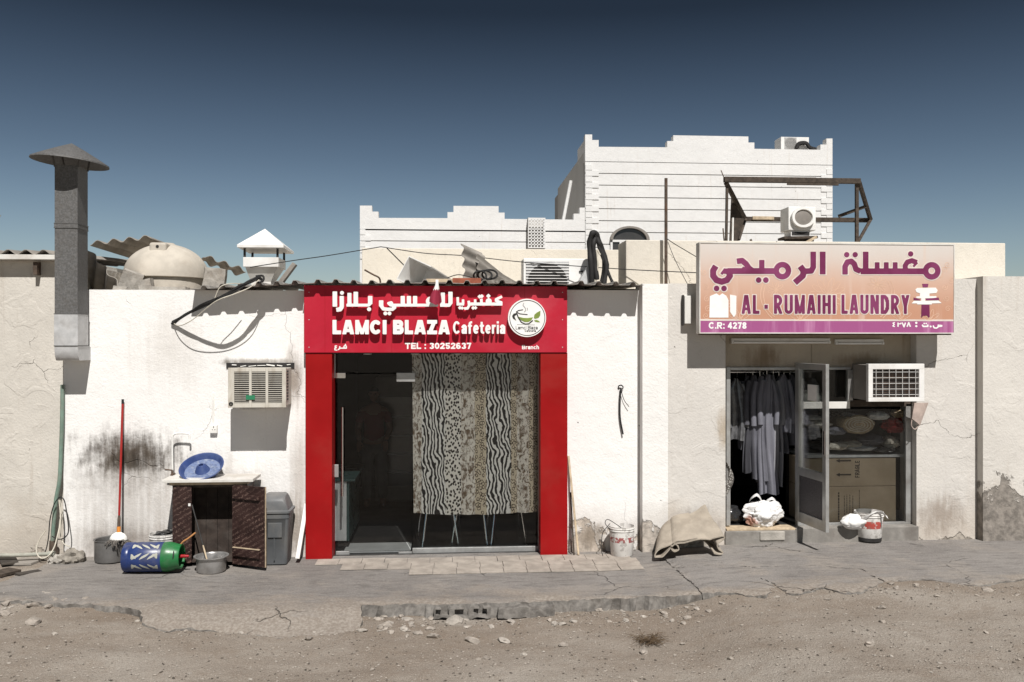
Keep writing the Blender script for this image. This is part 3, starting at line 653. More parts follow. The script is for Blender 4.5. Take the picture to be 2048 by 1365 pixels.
# ------------------------------------------------------------------ white villa behind
YV = 14.0
vil = thing('villa', 'large white villa with stepped parapet and grooved walls rising behind the shops', 'building', (UX(1200, YV), YV+3, 0))
def vw(pts, bottom=-0.2):
    q = [(U(a, b, YV).x, U(a, b, YV).z) for a, b in pts]; return q
tall = vw([(1170,270),(1184,270),(1184,281),(1197,281),(1197,294.5),(1334,295.5),(1334,283),(1346,283),(1346,271.5),(1496,274),(1496,286),(1508,286),(1508,298.5),(1640,300.5),(1640,290),(1652,290),(1652,278),(1664,278)])
wing = vw([(720,412),(744,412),(744,424),(757,424),(757,436.5),(895,437),(895,425),(907,425),(907,412.5),(997,413),(997,426),(1009,426),(1009,438.5),(1147,440),(1147,428),(1159,428),(1159,416),(1169.5,416)])
gT = [324,347.5,371,395,418,442,465,489,512]; gW = [462,486,510]
def front(pts, grooves, px0, px1, nm):
    zb = U(px0, grooves[0], YV).z
    # crown with the stepped edge
    mb = MB(); mb.prism(pts + [(pts[-1][0], zb+0.012), (pts[0][0], zb+0.012)], YV-0.03, YV+0.22); mb.build('parapet', 'villa_white', vil)
    for a, b in zip(grooves, grooves[1:] + [560]):
        z1 = UZ(a, 1200, YV)-0.012; z0 = UZ(b, 1200, YV)+0.012 if b < 540 else -0.2
        mb = MB(); mb.box(pts[0][0], pts[-1][0], YV-0.03, YV+0.05, z0, z1); mb.build('wall_course', 'villa_white', vil)
    mb = MB(); mb.box(pts[0][0]+0.02, pts[-1][0]-0.02, YV+0.05, YV+0.22, -0.2, zb); mb.build('wall_core', 'villa_side', vil)
front(tall, gT, 1170, 1664, 'tall'); front(wing, gW, 720, 1170, 'wing')
mb = MB(); mb.box(tall[0][0]+0.001, tall[-1][0]-0.001, YV+0.22, YV+6.0, -0.2, UZ(297, 1300, YV)-0.1); mb.box(wing[0][0]+0.001, wing[-1][0]-0.01, YV+0.22, YV+6.0, -0.2, UZ(438, 900, YV)-0.1)
mb.build('body', 'villa_side', vil)
mb = MB(); mb.box(tall[0][0]-0.001, tall[0][0]+0.25, YV+0.22, YV+1.4, UZ(297, 1300, YV)-0.1, UZ(281, 1300, YV)); mb.build('parapet', 'villa_white', vil)
for i in range(17):                            # corner quoins
    for (xa, xb, y0, yl) in ((1171, 1197 if i % 2 else 1184, 330, 5), (1663.5, 1641 if i % 2 else 1652, 332, 5)):
        z1 = UZ(y0 + i*11.8, 1200, YV) - 0.008; z0 = UZ(y0 + (i+1)*11.8, 1200, YV) + 0.008
        if z0 < 3.5: continue
        mb = MB(); mb.box(UX(xa, YV), UX(xb, YV), YV-0.05, YV-0.031, z0, z1); mb.build('quoin', 'villa_white', vil)
for i in range(5):
    z1 = UZ(463 + i*11.8, 1200, YV)-0.008; z0 = UZ(463+(i+1)*11.8, 1200, YV)+0.008
    mb = MB(); mb.box(UX(720.5, YV), UX(742 if i % 2 else 731, YV), YV-0.05, YV-0.031, z0, z1); mb.build('quoin', 'villa_white', vil)
# arched window
wx0, wx1, wz = UX(1222, YV), UX(1294, YV), UZ(481, 1258, YV)
cx_, hw = (wx0+wx1)/2, (wx1-wx0)/2; rise = UZ(456, 1258, YV) - wz
arc = lambda k, dz=0: [(cx_ + hw*k*math.cos(a), wz + dz + rise*k*math.sin(a)) for a in [math.pi*i/20 for i in range(21)]]
mb = MB(); mb.prism(arc(1.0) , YV-0.06, YV-0.035); mb.build('arch_pane', 'window_dark', vil)
o_, i_ = arc(1.09), arc(0.93); mb = MB(); mb.prism(o_ + i_[::-1], YV-0.14, YV-0.03); wf = mb.build('arch_trim', 'frame_grey', vil)
mb = MB(); mb.box(wx0+0.03, wx1-0.03, YV-0.055, YV-0.035, UZ(505, 1258, YV), wz-0.03); wp = mb.build('window', 'window_dark', vil)
mb = MB(); mb.box(wx0+0.02, wx1-0.02, YV-0.09, YV-0.06, wz-0.06, wz)
for k in range(5):
    xk = wx0 + (wx1-wx0)*k/4; mb.box(xk-0.03, xk+0.03, YV-0.088, YV-0.06, UZ(505, 1258, YV), wz-0.06)
mb.build('window_frame', 'villa_white', vil)
# pierced screen on the wing parapet
xs0, xs1, ys0, ys1 = 1056, 1091, 436, 497
mb = MB(); A = U(xs0, ys1, YV-0.25); B = U(xs1, ys0, YV-0.25); W_, H_ = B.x-A.x, B.z-A.z
gx = np.linspace(0, W_, 90); gz = np.linspace(0, H_, 150); X, Z = np.meshgrid(gx, gz); D = np.maximum(np.abs(X-W_/2)-W_/2, np.abs(Z-H_/2)-H_/2) + 0.004
pch = (W_-0.1)/4.5
for j in range(12):
    for i in range(6):
        hx = 0.05 + pch*(i*1.0 + 0.0); hz = 0.06 + pch*j
        if 0.04 < hx < W_-0.04 and hz < H_-0.06:
            D = np.maximum(D, 0.030 - np.hypot(X-hx, Z-hz))
            if hx+pch/2 < W_-0.05 and hz+pch/2 < H_-0.05: D = np.maximum(D, (0.020 - (np.abs(X-hx-pch/2)+np.abs(Z-hz-pch/2)))*0.7)
V, F = contour(D, gx, gz); solid(mb, V, F, lambda x, z: (A.x+x, YV-0.27, A.z+z), lambda x, z: (A.x+x, YV-0.24, A.z+z)); mb.build('pierced_screen', 'villa_white', vil)
mb = MB(); mb.box(A.x, A.x+0.03, YV-0.24, YV-0.03, A.z, B.z); mb.box(B.x-0.03, B.x, YV-0.24, YV-0.03, A.z, B.z); mb.box(A.x+.03, B.x-.03, YV-0.06, YV-0.03, A.z, B.z); mb.build('screen_side', 'villa_side', vil)
# rear block, left of the tall front, and white drain pipe
mb = MB(); P = U(1153, 311, YV+6.0); Q = U(1166, 311, YV+6.0); mb.box(UX(1143, YV+9), Q.x+2, YV+6.2, YV+12, -0.2, U(1153, 311, YV+6.2).z); mb.build('rear_block', 'villa_white', vil)
mb = MB(); mb.tube([U(1127, 440, YV+1.5), U(1142, 362, YV+1.5)], 0.05, 8); mb.build('drain_pipe', 'villa_white', vil)
mb = MB(); A = U(1137, 440, YV+7); B = U(1146, 361, YV+7); mb.box(A.x, B.x+1, YV+7.0, YV+11, -0.2, B.z); mb.build('rear_block', 'villa_side', vil)
# ------------------------------------------------------------------ lettering
def glyph(ch, t, k):
    """centre lines of a plain bold letter, height 1; k widens or narrows it"""
    h = t/2
    def arc(cx, cy, rx, ry, a0, a1, n=18): return [(cx + rx*math.cos(R(a0+(a1-a0)*i/n)), cy + ry*math.sin(R(a0+(a1-a0)*i/n))) for i in range(n+1)]
    W = {'L':.56,'A':.80,'M':.90,'C':.78,'I':0,'B':.72,'Z':.68,'R':.76,'U':.74,'H':.74,'N':.76,'D':.76,'Y':.74,'T':.66,'E':.60,'a':.56,'f':.44,'e':.58,'t':.46,'r':.40,'i':0,'c':.54,'n':.56,'h':.56,'m':.86,'l':0,'z':.5,
         '0':.58,'2':.58,'3':.58,'4':.62,'5':.58,'6':.58,'7':.56,'8':.58,':':0,'.':0,' ':.26}[ch]*k
    w = max(W, t); x = .72; P = lambda *p: ('p', list(p), t); S = []
    bowl = lambda x0, x1, y0, y1: P((x0,y1-h), (x1-(y1-y0)/2*.9,y1-h), *arc(x1-h-(y1-y0)/2*.8+h*.8, (y0+y1)/2, (y1-y0)/2*.8-h*.8+.001, (y1-y0)/2-h, 90, -90, 10), (x0,y0+h))
    if ch == 'L': S = [P((h,1),(h,0)), P((0,h),(w,h))]
    elif ch == 'A': S = [P((h*.95,-.06),(w/2-h*.25,1.02)), P((w-h*.95,-.06),(w/2+h*.25,1.02)), ('p', [(w*.25,.26),(w*.75,.26)], t*.8)]
    elif ch == 'M': S = [P((h,0),(h,1)), P((w-h,0),(w-h,1)), ('p', [(h*.8,1.05),(w/2,.02)], t*.82), ('p', [(w-h*.8,1.05),(w/2,.02)], t*.82)]
    elif ch == 'C': S = [P(*arc(w/2,.5,w/2-h,.5-h,42,318,26))]
    elif ch in 'Il': S = [P((h,0),(h,1))]
    elif ch == 'B': S = [P((h,0),(h,1)), bowl(0,w*.95,.5-h*.75,1), bowl(0,w,0,.5+h*.75)]
    elif ch == 'D': S = [P((h,0),(h,1)), P((0,1-h),(w*.4,1-h),*arc(w*.4,.5,w*.6-h,.5-h,90,-90),(0,h))]
    elif ch == 'Z': S = [P((0,1-h),(w,1-h)), P((w-h*1.1,1),(h*1.1,0)), P((0,h),(w,h))]
    elif ch == 'R': S = [P((h,0),(h,1)), bowl(0,w*.95,.40,1), P((w*.45,.45),(w-h*.8,-.06))]
    elif ch == 'U': S = [P((h,1),(h,w/2),*arc(w/2,w/2,w/2-h,w/2-h,180,360),(w-h,1))]
    elif ch == 'H': S = [P((h,0),(h,1)), P((w-h,0),(w-h,1)), P((0,.5),(w,.5))]
    elif ch == 'N': S = [P((h,0),(h,1)), P((w-h,0),(w-h,1)), P((h,1.03),(w-h,-.03))]
    elif ch == 'Y': S = [P((w/2,0),(w/2,.42)), P((h*.9,1.05),(w/2,.4)), P((w-h*.9,1.05),(w/2,.4))]
    elif ch == 'T': S = [P((w/2,0),(w/2,1)), P((0,1-h),(w,1-h))]
    elif ch == 'E': S = [P((h,0),(h,1)), P((0,1-h),(w,1-h)), P((0,.5),(w*.92,.5)), P((0,h),(w,h))]
    elif ch == 'a': S = [P((w-h,0),(w-h,x*.62),*arc(w/2,x*.62,w/2-h,x*.38-h,0,165,12)), P((w-h,x*.5),(w*.45,x*.5),*arc(w*.42,x*.28,w*.42-h,x*.28-h*.8,95,270,10),(w-h,h*1.6))]
    elif ch == 'e': S = [P((h,x*.5),(w-h,x*.5)), P(*arc(w/2,x/2,w/2-h,x/2-h,0,318,24))]
    elif ch == 'c': S = [P(*arc(w/2,x/2,w/2-h,x/2-h,45,315,24))]
    elif ch == 'f': S = [P((w*.42,0),(w*.42,.8),*arc(w*.42+.16,.8,.16,.2-h,180,95,6),(w,1-h)), ('p', [(0,x-h),(w*.95,x-h)], t*.9)]
    elif ch == 't': S = [P((w*.42,.95),(w*.42,.2),*arc(w*.42+.15,.2,.15,.2-h,180,265,6),(w,h)), ('p', [(0,x-h),(w*.95,x-h)], t*.9)]
    elif ch == 'r': S = [P((h,0),(h,x)), P((h,x*.55),*arc(h+.2*k,x*.62,.2*k,x*.38-h,180,85,8),(w,x-h))]
    elif ch == 'i': S = [P((h,0),(h,x)), P((h,.82),(h,1))]
    elif ch in 'nh': S = [P((h,0),(h,x if ch == 'n' else 1)), P((h,x*.5),*arc(w/2,x*.6,w/2-h,x*.4-h,180,0,10),(w-h,0))]
    elif ch == 'm': S = [P((h,0),(h,x)), P((h,x*.5),*arc(w*.27+h*.4,x*.7,w*.25-h*.6,x*.3-h,180,0,8),(w/2,0)), P((w/2,x*.5),*arc(w*.73-h*.4,x*.7,w*.25-h*.6,x*.3-h,180,0,8),(w-h,0))]
    elif ch == 'z': S = [P((0,x-h),(w,x-h)), P((w-h,x-h),(h,h)), P((0,h),(w,h))]
    elif ch == '0': S = [P(*arc(w/2,.5,w/2-h,.5-h,0,360,28))]
    elif ch == '2': S = [P(*arc(w/2,.7,w/2-h,.3-h,170,-35,14),(h*1.2,h)), P((0,h),(w,h))]
    elif ch == '3': S = [P(*arc(w/2,.73,w/2-h*1.1,.27-h,160,-90,12)), P(*arc(w/2,.28,w/2-h,.28-h,90,-160,14))]
    elif ch == '4': S = [P((w*.68,0),(w*.68,1)), P((w*.68,.97),(h*.8,.3)), P((0,.3),(w,.3))]
    elif ch == '5': S = [P((w*.95,1-h),(h*1.3,1-h)), P((h*1.4,1),(h*1.1,.5)), P((h*1.1,.5),*arc(w/2,.32,w/2-h,.32-h,110,-155,16))]
    elif ch == '6': S = [P(*arc(w/2,.32,w/2-h,.32-h,0,360,20)), P((h,.32),(h*1.1,.6),*arc(w/2,.62,w/2-h,.38-h,170,45,10))]
    elif ch == '7': S = [P((0,1-h),(w,1-h)), P((w-h,1),(w*.38,-.05))]
    elif ch == '8': S = [P(*arc(w/2,.74,w/2-h*1.15,.26-h*.9,0,360,18)), P(*arc(w/2,.27,w/2-h,.27-h*.95,0,360,18))]
    elif ch == ':': S = [P((h,0),(h,t*1.05)), P((h,.55),(h,.55+t*1.05))]
    elif ch == '.': S = [P((h,0),(h,t*1.05))]
    return w if ch != ' ' else W, S
def latin(text, x0, x1, yt, yb, yplane, depth, mat, parent, bold=0.24, name='lettering', split=False, gap=0.08, grow=0.0, step=0.035):
    A = U(x0, yb, yplane); B = U(x1, yt, yplane); H = B.z-A.z; asp = (B.x-A.x)/H
    tot = lambda k: sum(glyph(c, bold, k)[0] for c in text) + gap*(len(text)-1)
    lo, hi = 0.3, 3.0
    for _ in range(40):
        mid = (lo+hi)/2
        if tot(mid) < asp: lo = mid
        else: hi = mid
    k = (lo+hi)/2; fx = asp/tot(k); cur = 0.0; allm = MB()
    for c in text:
        w_, S = glyph(c, bold, k)
        if S:
            xs = np.arange(-grow-step*2, w_+grow+step*2, step); ys = np.arange(-grow-step*2, 1+grow+step*2, step); X, Y = np.meshgrid(xs, ys)
            D = np.maximum(fld(S, X, Y, grow), np.maximum(np.abs(Y-.5)-.5, np.abs(X-w_/2)-w_/2)-grow)
            V, F = contour(D, xs, ys); mb = MB() if split else allm; c0 = cur
            solid(mb, V, F, lambda x, y: (A.x+(c0+x)*H*fx, yplane, A.z+y*H), lambda x, y: (A.x+(c0+x)*H*fx, yplane+depth, A.z+y*H))
            if split: mb.build(name, mat, parent)
        cur += w_ + gap
    if not split: struct(allm.build(name, mat, parent), 'stuff')
def arab(strokes, ox, oy, sc, yplane, depth, mat, parent, step=5.0, grow=0.0, name='lettering'):
    xs, ys = [], []
    for st in strokes:
        pts = st[1] if st[0] == 'p' else [(st[1]-st[3]-20, st[2]-st[3]-20), (st[1]+st[3]+20, st[2]+st[3]+20)]
        xs += [p[0] for p in pts]; ys += [p[1] for p in pts]
    m = 40 + grow; V, F = drawn(strokes, min(xs)-m, max(xs)+m, min(ys)-m, max(ys)+m, step, grow)
    f = lambda x, y, d: U(ox + x/sc, oy + y/sc, yplane + d) if d == 0 else (lambda P: (P.x, yplane+d, P.z))(U(ox + x/sc, oy + y/sc, yplane))
    mb = MB(); solid(mb, V, F, lambda x, y: f(x, y, 0), lambda x, y: f(x, y, depth))
    struct(mb.build(name, mat, parent), 'stuff')
def flat(pts, ox, oy, sc, yplane, depth, mat, parent, name):
    q = [U(ox + x/sc, oy + y/sc, yplane) for x, y in pts]
    mb = MB(); mb.prism([(p.x, p.z) for p in q], yplane, yplane+depth); return mb.build(name, mat, parent)

# ---- cafeteria sign
YS = -0.135
cs = thing('cafeteria_sign', 'red cafeteria signboard with raised white Arabic and English letters', 'sign', (UX(870, YS), YS+0.06, UZ(707, 870, YS)))
A = U(608, 706, YS); B = U(1134.5, 569, YS)
mb = MB(); mb.box(A.x, B.x, YS, -0.003, A.z, UZ(572, 870, YS)); board = mb.build('board', 'red_board', cs, bevel=0.004)
mb = MB(); mb.box(A.x+0.01, B.x-0.01, YS+0.02, -0.006, A.z-0.012, A.z-0.001); mb.build('shadow_gap', 'dark_metal', cs)
for px in (650, 783, 916, 1049):
    X = UX(px, YS); mb = MB(); mb.box(X-0.0015, X+0.0015, YS-0.0008, YS+0.002, A.z+0.004, UZ(573, 870, YS)); mb.build('panel_joint', 'red_panel', cs)
for px in (618, 1125):
    for py in (585, 640, 695): P = U(px, py, YS); mb = MB(); mb.lathe([(0,0.002),(0.005,0.0015),(0.006,0)], 10, (P.x, YS-0.0002, P.z), Matrix.Rotation(R(90), 3, 'X')); mb.build('screw_head', 'galv_bright', cs)
YT, DT = YS-0.078, 0.045                       # face and thickness of the raised letters
latin('LAMCI', 665, 773, 640.5, 669, YT, DT, 'sign_white', cs, 0.265, 'letter', True, 0.075)
latin('BLAZA', 786, 900, 640.5, 669, YT, DT, 'sign_white', cs, 0.265, 'letter', True, 0.075)
latin('Cafeteria', 906, 1010.5, 643, 668, YT, DT, 'sign_white', cs, 0.17, 'letter', True, 0.085)
latin('TEL : 30252637', 810, 942.5, 686, 698.5, YS-0.003, 0.0025, 'sign_white', cs, 0.235, gap=0.10)
latin('Branch', 1044, 1078, 690.5, 699, YS-0.003, 0.0025, 'sign_white', cs, 0.20)
S3 = 2048/230.0
w1 = [('p', [(85,75),(85,345)], 78), ('p', [(208,155),(208,350),(180,392),(112,402)], 74), ('d', 212,100,34),
      ('p', [(345,100),(345,320)], 70), ('p', [(458,80),(458,320)], 78), ('p', [(293,318),(690,318),(718,290),(722,155)], 50), ('p', [(715,155),(715,300)], 78), ('d', 695,390,36)]
w2 = [('p', [(910,232),(910,330),(950,385),(1020,392),(1110,392),(1150,360),(1145,320)], 60), ('p', [(910,232),(910,340)], 78), ('p', [(1135,330),(1075,318),(1040,285),(1090,270),(1110,300)], 46), ('d', 985,465,34), ('d', 1058,465,34),
      ('p', [(1110,318),(1930,318)], 50), ('p', [(1295,155),(1295,320)], 74), ('p', [(1405,155),(1405,320)], 74), ('p', [(1515,155),(1515,320)], 74), ('r', 1790,250,52,62),
      ('p', [(1960,318),(2120,318),(2150,280),(2152,80)], 58), ('p', [(2010,95),(2010,320)], 74), ('p', [(2145,80),(2145,290)], 76)]
for wds in (w1, w2): arab(wds, 660, 575, S3, YT, DT, 'sign_white', cs, 9, name='arabic_lettering')
w3 = [('p', [(315,175),(318,300)], 46), ('p', [(295,300),(430,300)], 50), ('p', [(410,215),(412,300)], 44), ('q', 355,365,36), ('q', 395,370,34),
      ('p', [(510,240),(520,320),(490,375),(430,380)], 46), ('p', [(540,298),(1112,298)], 54), ('p', [(625,215),(630,300)], 44), ('q', 590,368,36), ('q', 632,365,34),
      ('p', [(735,205),(740,300)], 48), ('q', 705,165,38), ('q', 745,160,38), ('d', 868,250,54), ('q', 862,155,42), ('p', [(1105,165),(1000,215),(1000,240),(1090,270),(1085,300)], 46)]
arab(w3, 880, 575, S3, YT, DT, 'sign_white', cs, 8, name='arabic_lettering')
w4 = [('r', 270,1062,22,20), ('d', 275,1020,12), ('p', [(290,1062),(290,1085),(180,1085)], 22), ('p', [(172,1050),(175,1090),(140,1115)], 22), ('p', [(125,1045),(92,1045),(92,1072),(122,1074)], 18), ('p', [(120,1074),(85,1090),(85,1115),(130,1122)], 18)]
arab(w4, 660, 575, S3, YS-0.003, 0.0025, 'sign_white', cs, 5)
# round badge with cup, leaf and steam
simple('badge_black', (0.03,0.03,0.028), 0.6, var=0.1); simple('badge_green', (0.20,0.27,0.055), 0.6, var=0.15); simple('badge_grey', (0.40,0.40,0.39), 0.6, var=0.1)
bc = U(880+1550/S3, 575+545/S3, YT); br = (1890-1212)/2/S3/175*0.985
mb = MB(); RX = Matrix.Rotation(R(90), 3, 'X'); mb.lathe([(0.0,0.0),(br,0.0),(br,-0.075),(0.0,-0.075)], 64, (bc.x, YT-0.004, bc.z), RX.copy()); 
badge = mb.build('badge', 'sign_white', cs, smooth=True)
YB2 = YT-0.0065
arab([('r', 1555,545,312,11)], 880, 575, S3, YB2, 0.002, 'badge_black', badge, 5, name='badge_ring')
arab([('p', [(1480,400),(1400,412),(1358,438),(1420,472),(1560,487)], 15), ('p', [(1365,455),(1395,540),(1450,625),(1520,655),(1580,650),(1655,590)], 20)], 880, 575, S3, YB2, 0.002, 'badge_black', badge, 4, name='cup_outline')
flat([(1362,458),(1310,470),(1284,510),(1300,555),(1358,592),(1335,545),(1330,510),(1362,492)], 880, 575, S3, YB2-0.0006, 0.002, 'badge_black', badge, 'cup_handle')
flat([(1395,525),(1480,545),(1560,548),(1655,535),(1625,590),(1570,618),(1510,618),(1450,590)], 880, 575, S3, YB2-0.0006, 0.002, 'badge_green', badge, 'cup_green')
flat([(1790,415),(1785,500),(1755,545),(1690,562),(1672,545),(1680,490),(1725,450)], 880, 575, S3, YB2, 0.002, 'badge_green', badge, 'leaf')
flat([(1675,590),(1720,580),(1760,598),(1782,622),(1735,622),(1695,612)], 880, 575, S3, YB2, 0.002, 'badge_green', badge, 'leaf')
arab([('p', [(1492,280),(1478,320),(1520,370),(1528,410),(1500,440)], 15), ('p', [(1550,362),(1562,390),(1552,415)], 11), ('p', [(1370,662),(1690,668)], 7)], 880, 575, S3, YB2, 0.002, 'badge_grey', badge, 4, name='steam')
q8 = lambda a, b: (880+a/S3, 575+b/S3)
latin('Lamci Blaza', q8(1350,0)[0], q8(1740,0)[0], q8(0,688)[1], q8(0,748)[1], YB2, 0.002, 'badge_black', badge, 0.12, gap=0.10)
latin('Cafeteria', q8(1510,0)[0], q8(1708,0)[0], q8(0,755)[1], q8(0,793)[1], YB2, 0.002, 'badge_black', badge, 0.16, gap=0.10)

# ---- laundry sign
YLS = YL - 0.30
ls = thing('laundry_sign', 'faded pink and orange light-box sign of the laundry with purple Arabic lettering', 'sign', (UX(1650, YLS), YLS+0.06, UZ(668, 1650, YLS)))
A = U(1398.5, 667.5, YLS); B = U(1909, 489, YLS); LX0, LX1, LZ0, LZ1 = A.x, B.x, A.z, B.z
s = NT('print_orange'); p = s.P(); x, y, z = s.sep(p)
t = s.map(z, LZ0, LZ1, 0, 1, False); wv = s.noise(s.P((0.9,1,0.35)), 2.0, 5, 0.6)
t2 = s.ma('ADD', t, s.ma('MULTIPLY', s.ma('SUBTRACT', wv, 0.5), 0.25))
c = s.mix(s.map(t2, 0.20, 0.62), (0.50,0.265,0.175), (0.58,0.385,0.295)); c = s.mix(s.map(t2, 0.50, 0.98), c, (0.61,0.56,0.52))
fs = s.noise(s.P((7,1,0.5)), 1.3, 4, 0.6); c = s.mix(s.ma('MULTIPLY', s.map(fs, 0.56, 0.76), 0.55), c, (0.64,0.50,0.42))
s.fin(c, 0.55, 0, None, 0.3)
s = NT('print_magenta'); p = s.P(); fs = s.noise(s.P((6,1,0.6)), 1.2, 4, 0.6)
s.fin(s.mix(s.ma('MULTIPLY', s.map(fs, 0.50, 0.75), 0.8), (0.33,0.085,0.225), (0.52,0.25,0.41)), 0.55, 0, None, 0.3)
s = NT('print_purple'); p = s.P(); s.fin(s.mix(s.map(s.noise(p, 3.0, 4), 0.35, 0.7), (0.150,0.018,0.070), (0.225,0.045,0.125)), 0.5, 0, None, 0.3)
simple('print_pale', (0.66,0.58,0.53), 0.6, var=0.1); simple('print_line', (0.66,0.44,0.32), 0.6, var=0.12)
mb = MB(); mb.box(LX0, LX1, YLS+0.004, YLS+0.13, LZ0, LZ1); mb.build('cabinet', 'old_white_metal', ls, bevel=0.004)
zs = UZ(639, 1650, YLS); zs2 = UZ(642.5, 1650, YLS); e = 0.012
mb = MB(); mb.box(LX0+e, LX1-e, YLS, YLS+0.0035, zs, LZ1-e); mb.build('face_panel', 'print_orange', ls)
mb = MB(); mb.box(LX0+e, LX1-e, YLS-0.001, YLS+0.0035, zs2, zs); mb.build('divider_stripe', 'print_pale', ls)
mb = MB(); mb.box(LX0+e, LX1-e, YLS, YLS+0.0035, LZ0+e, zs2); mb.build('bottom_strip', 'print_magenta', ls)
for (x0_, x1_, z0_, z1_) in ((LX0, LX1, LZ1-e, LZ1), (LX0, LX1, LZ0, LZ0+e), (LX0, LX0+e, LZ0+e, LZ1-e), (LX1-e, LX1, LZ0+e, LZ1-e)):
    mb = MB(); mb.box(x0_, x1_, YLS-0.006, YLS+0.0035, z0_, z1_); mb.build('frame_strip', 'old_white_metal', ls)
SL = 1972/260.0
a1 = [('p', [(1862,105),(1862,448)], 88), ('p', [(1718,105),(1718,340),(1690,395),(1620,400),(1560,400)], 84), ('p', [(1520,325),(1575,400),(1560,470),(1440,575)], 92),
      ('r', 1250,392,92,82), ('p', [(1180,398),(420,398)], 88), ('p', [(938,230),(938,400)], 80), ('p', [(560,250),(640,240),(700,290),(740,350),(800,398)], 84),
      ('p', [(640,350),(720,395)], 50), ('p', [(240,322),(200,390),(200,470),(250,535),(330,560),(410,535),(455,470),(440,410)], 92), ('p', [(360,400),(440,400)], 80), ('p', [(385,365),(325,445)], 40),
      ('d', 890,535,42), ('d', 1000,535,42), ('d', 252,662,42), ('d', 365,662,42)]
a2 = [('r', 1620,395,92,82), ('p', [(1560,402),(540,402)], 88), ('p', [(1395,268),(1320,240),(1250,262),(1215,320),(1225,390)], 74), ('p', [(1400,268),(1340,330)], 34), ('d', 1300,138,40),
      ('p', [(1065,265),(1065,400)], 72), ('p', [(930,265),(930,400)], 72), ('p', [(792,265),(792,400)], 72), ('p', [(618,105),(618,400)], 84),
      ('p', [(305,450),(305,330),(340,262),(400,250),(445,290),(470,370),(540,402)], 82), ('d', 330,150,40), ('d', 458,150,40)]
for st, ox in ((a1, 1400), (a2, 1650)):
    arab(st, ox, 490, SL, YLS-0.002, 0.0018, 'print_pale', ls, 10, 17, name='letter_outline')
    arab(st, ox, 490, SL, YLS-0.004, 0.0018, 'print_purple', ls, 9, 0, name='arabic_lettering')
for (t_, a_, b_) in (('AL', 1483, 1519), ('RUMAIHI', 1548, 1671.5), ('LAUNDRY', 1683, 1819)):
    latin(t_, a_, b_, 590.5, 628, YLS-0.002, 0.0018, 'print_pale', ls, 0.165, 'letter_outline', True, 0.10, grow=0.048)
    latin(t_, a_, b_, 590.5, 628, YLS-0.004, 0.0018, 'print_purple', ls, 0.165, 'letter', True, 0.10)
flat([(978,910),(1030,910),(1030,970),(978,970)], 1400, 490, SL, YLS-0.004, 0.0018, 'print_purple', ls, 'dash'); flat([(966,898),(1042,898),(1042,982),(966,982)], 1400, 490, SL, YLS-0.002, 0.0018, 'print_pale', ls, 'letter_outline')
latin('C.R: 4278', 1417.5, 1493, 645, 658, YLS-0.002, 0.0018, 'sign_white', ls, 0.22, gap=0.10)
a3 = [('p', [(1770,1215),(1770,1235),(1725,1240)], 22), ('p', [(1745,1210),(1745,1238)], 20), ('p', [(1720,1210),(1715,1250),(1690,1265),(1655,1260),(1640,1225)], 20), ('d', 1603,1240,15),
      ('p', [(1560,1210),(1558,1238),(1490,1240),(1475,1212)], 22), ('d', 1505,1195,12), ('d', 1535,1195,12), ('d', 1385,1185,17), ('d', 1385,1235,17),
      ('p', [(1295,1245),(1270,1180),(1245,1245)], 20), ('p', [(1170,1180),(1198,1245),(1222,1180)], 20), ('p', [(1105,1180),(1110,1200),(1150,1200),(1152,1182)], 16), ('p', [(1108,1180),(1108,1245)], 20), ('p', [(1060,1178),(1030,1190),(1052,1208),(1028,1232),(1060,1245)], 16)]
arab(a3, 1650, 490, SL, YLS-0.002, 0.0018, 'sign_white', ls, 6)
# shirt, tie and steam press pictures
flat([(150,780),(250,738),(295,770),(340,738),(400,775),(432,840),(432,1105),(142,1105)], 1400, 490, SL, YLS-0.003, 0.0025, 'sign_white', ls, 'shirt_picture')
flat([(455,755),(553,775),(548,1050),(515,1100),(458,1020)], 1400, 490, SL, YLS-0.003, 0.0025, 'sign_white', ls, 'tie_picture')
flat([(1400,655),(1680,650),(1710,690),(1690,730),(1585,740),(1585,780),(1690,780),(1690,808),(1520,812),(1520,850),(1720,845),(1770,885),(1620,890),(1620,905),(1400,905),(1400,890),(1315,890),(1350,850),(1460,850),(1460,812),(1385,808),(1385,785),(1440,780),(1440,735),(1390,720),(1372,680)], 1650, 490, SL, YLS-0.003, 0.0025, 'sign_white', ls, 'press_picture')
flat([(1465,910),(1585,910),(1590,1095),(1570,1105),(1550,1075),(1490,1075),(1470,1105),(1460,1095)], 1650, 490, SL, YLS-0.0035, 0.0025, 'print_purple', ls, 'press_stand_picture')
flat([(1475,592),(1570,592),(1560,645),(1485,645)], 1650, 490, SL, YLS-0.0032, 0.0025, 'print_purple', ls, 'press_top_picture')
flat([(1345,800),(1385,812),(1450,830),(1440,846),(1345,840)], 1650, 490, SL, YLS-0.0032, 0.0025, 'print_purple', ls, 'press_shade_picture')
flat([(1530,818),(1725,800),(1735,840),(1530,842)], 1650, 490, SL, YLS-0.0032, 0.0025, 'print_purple', ls, 'press_shade_picture')
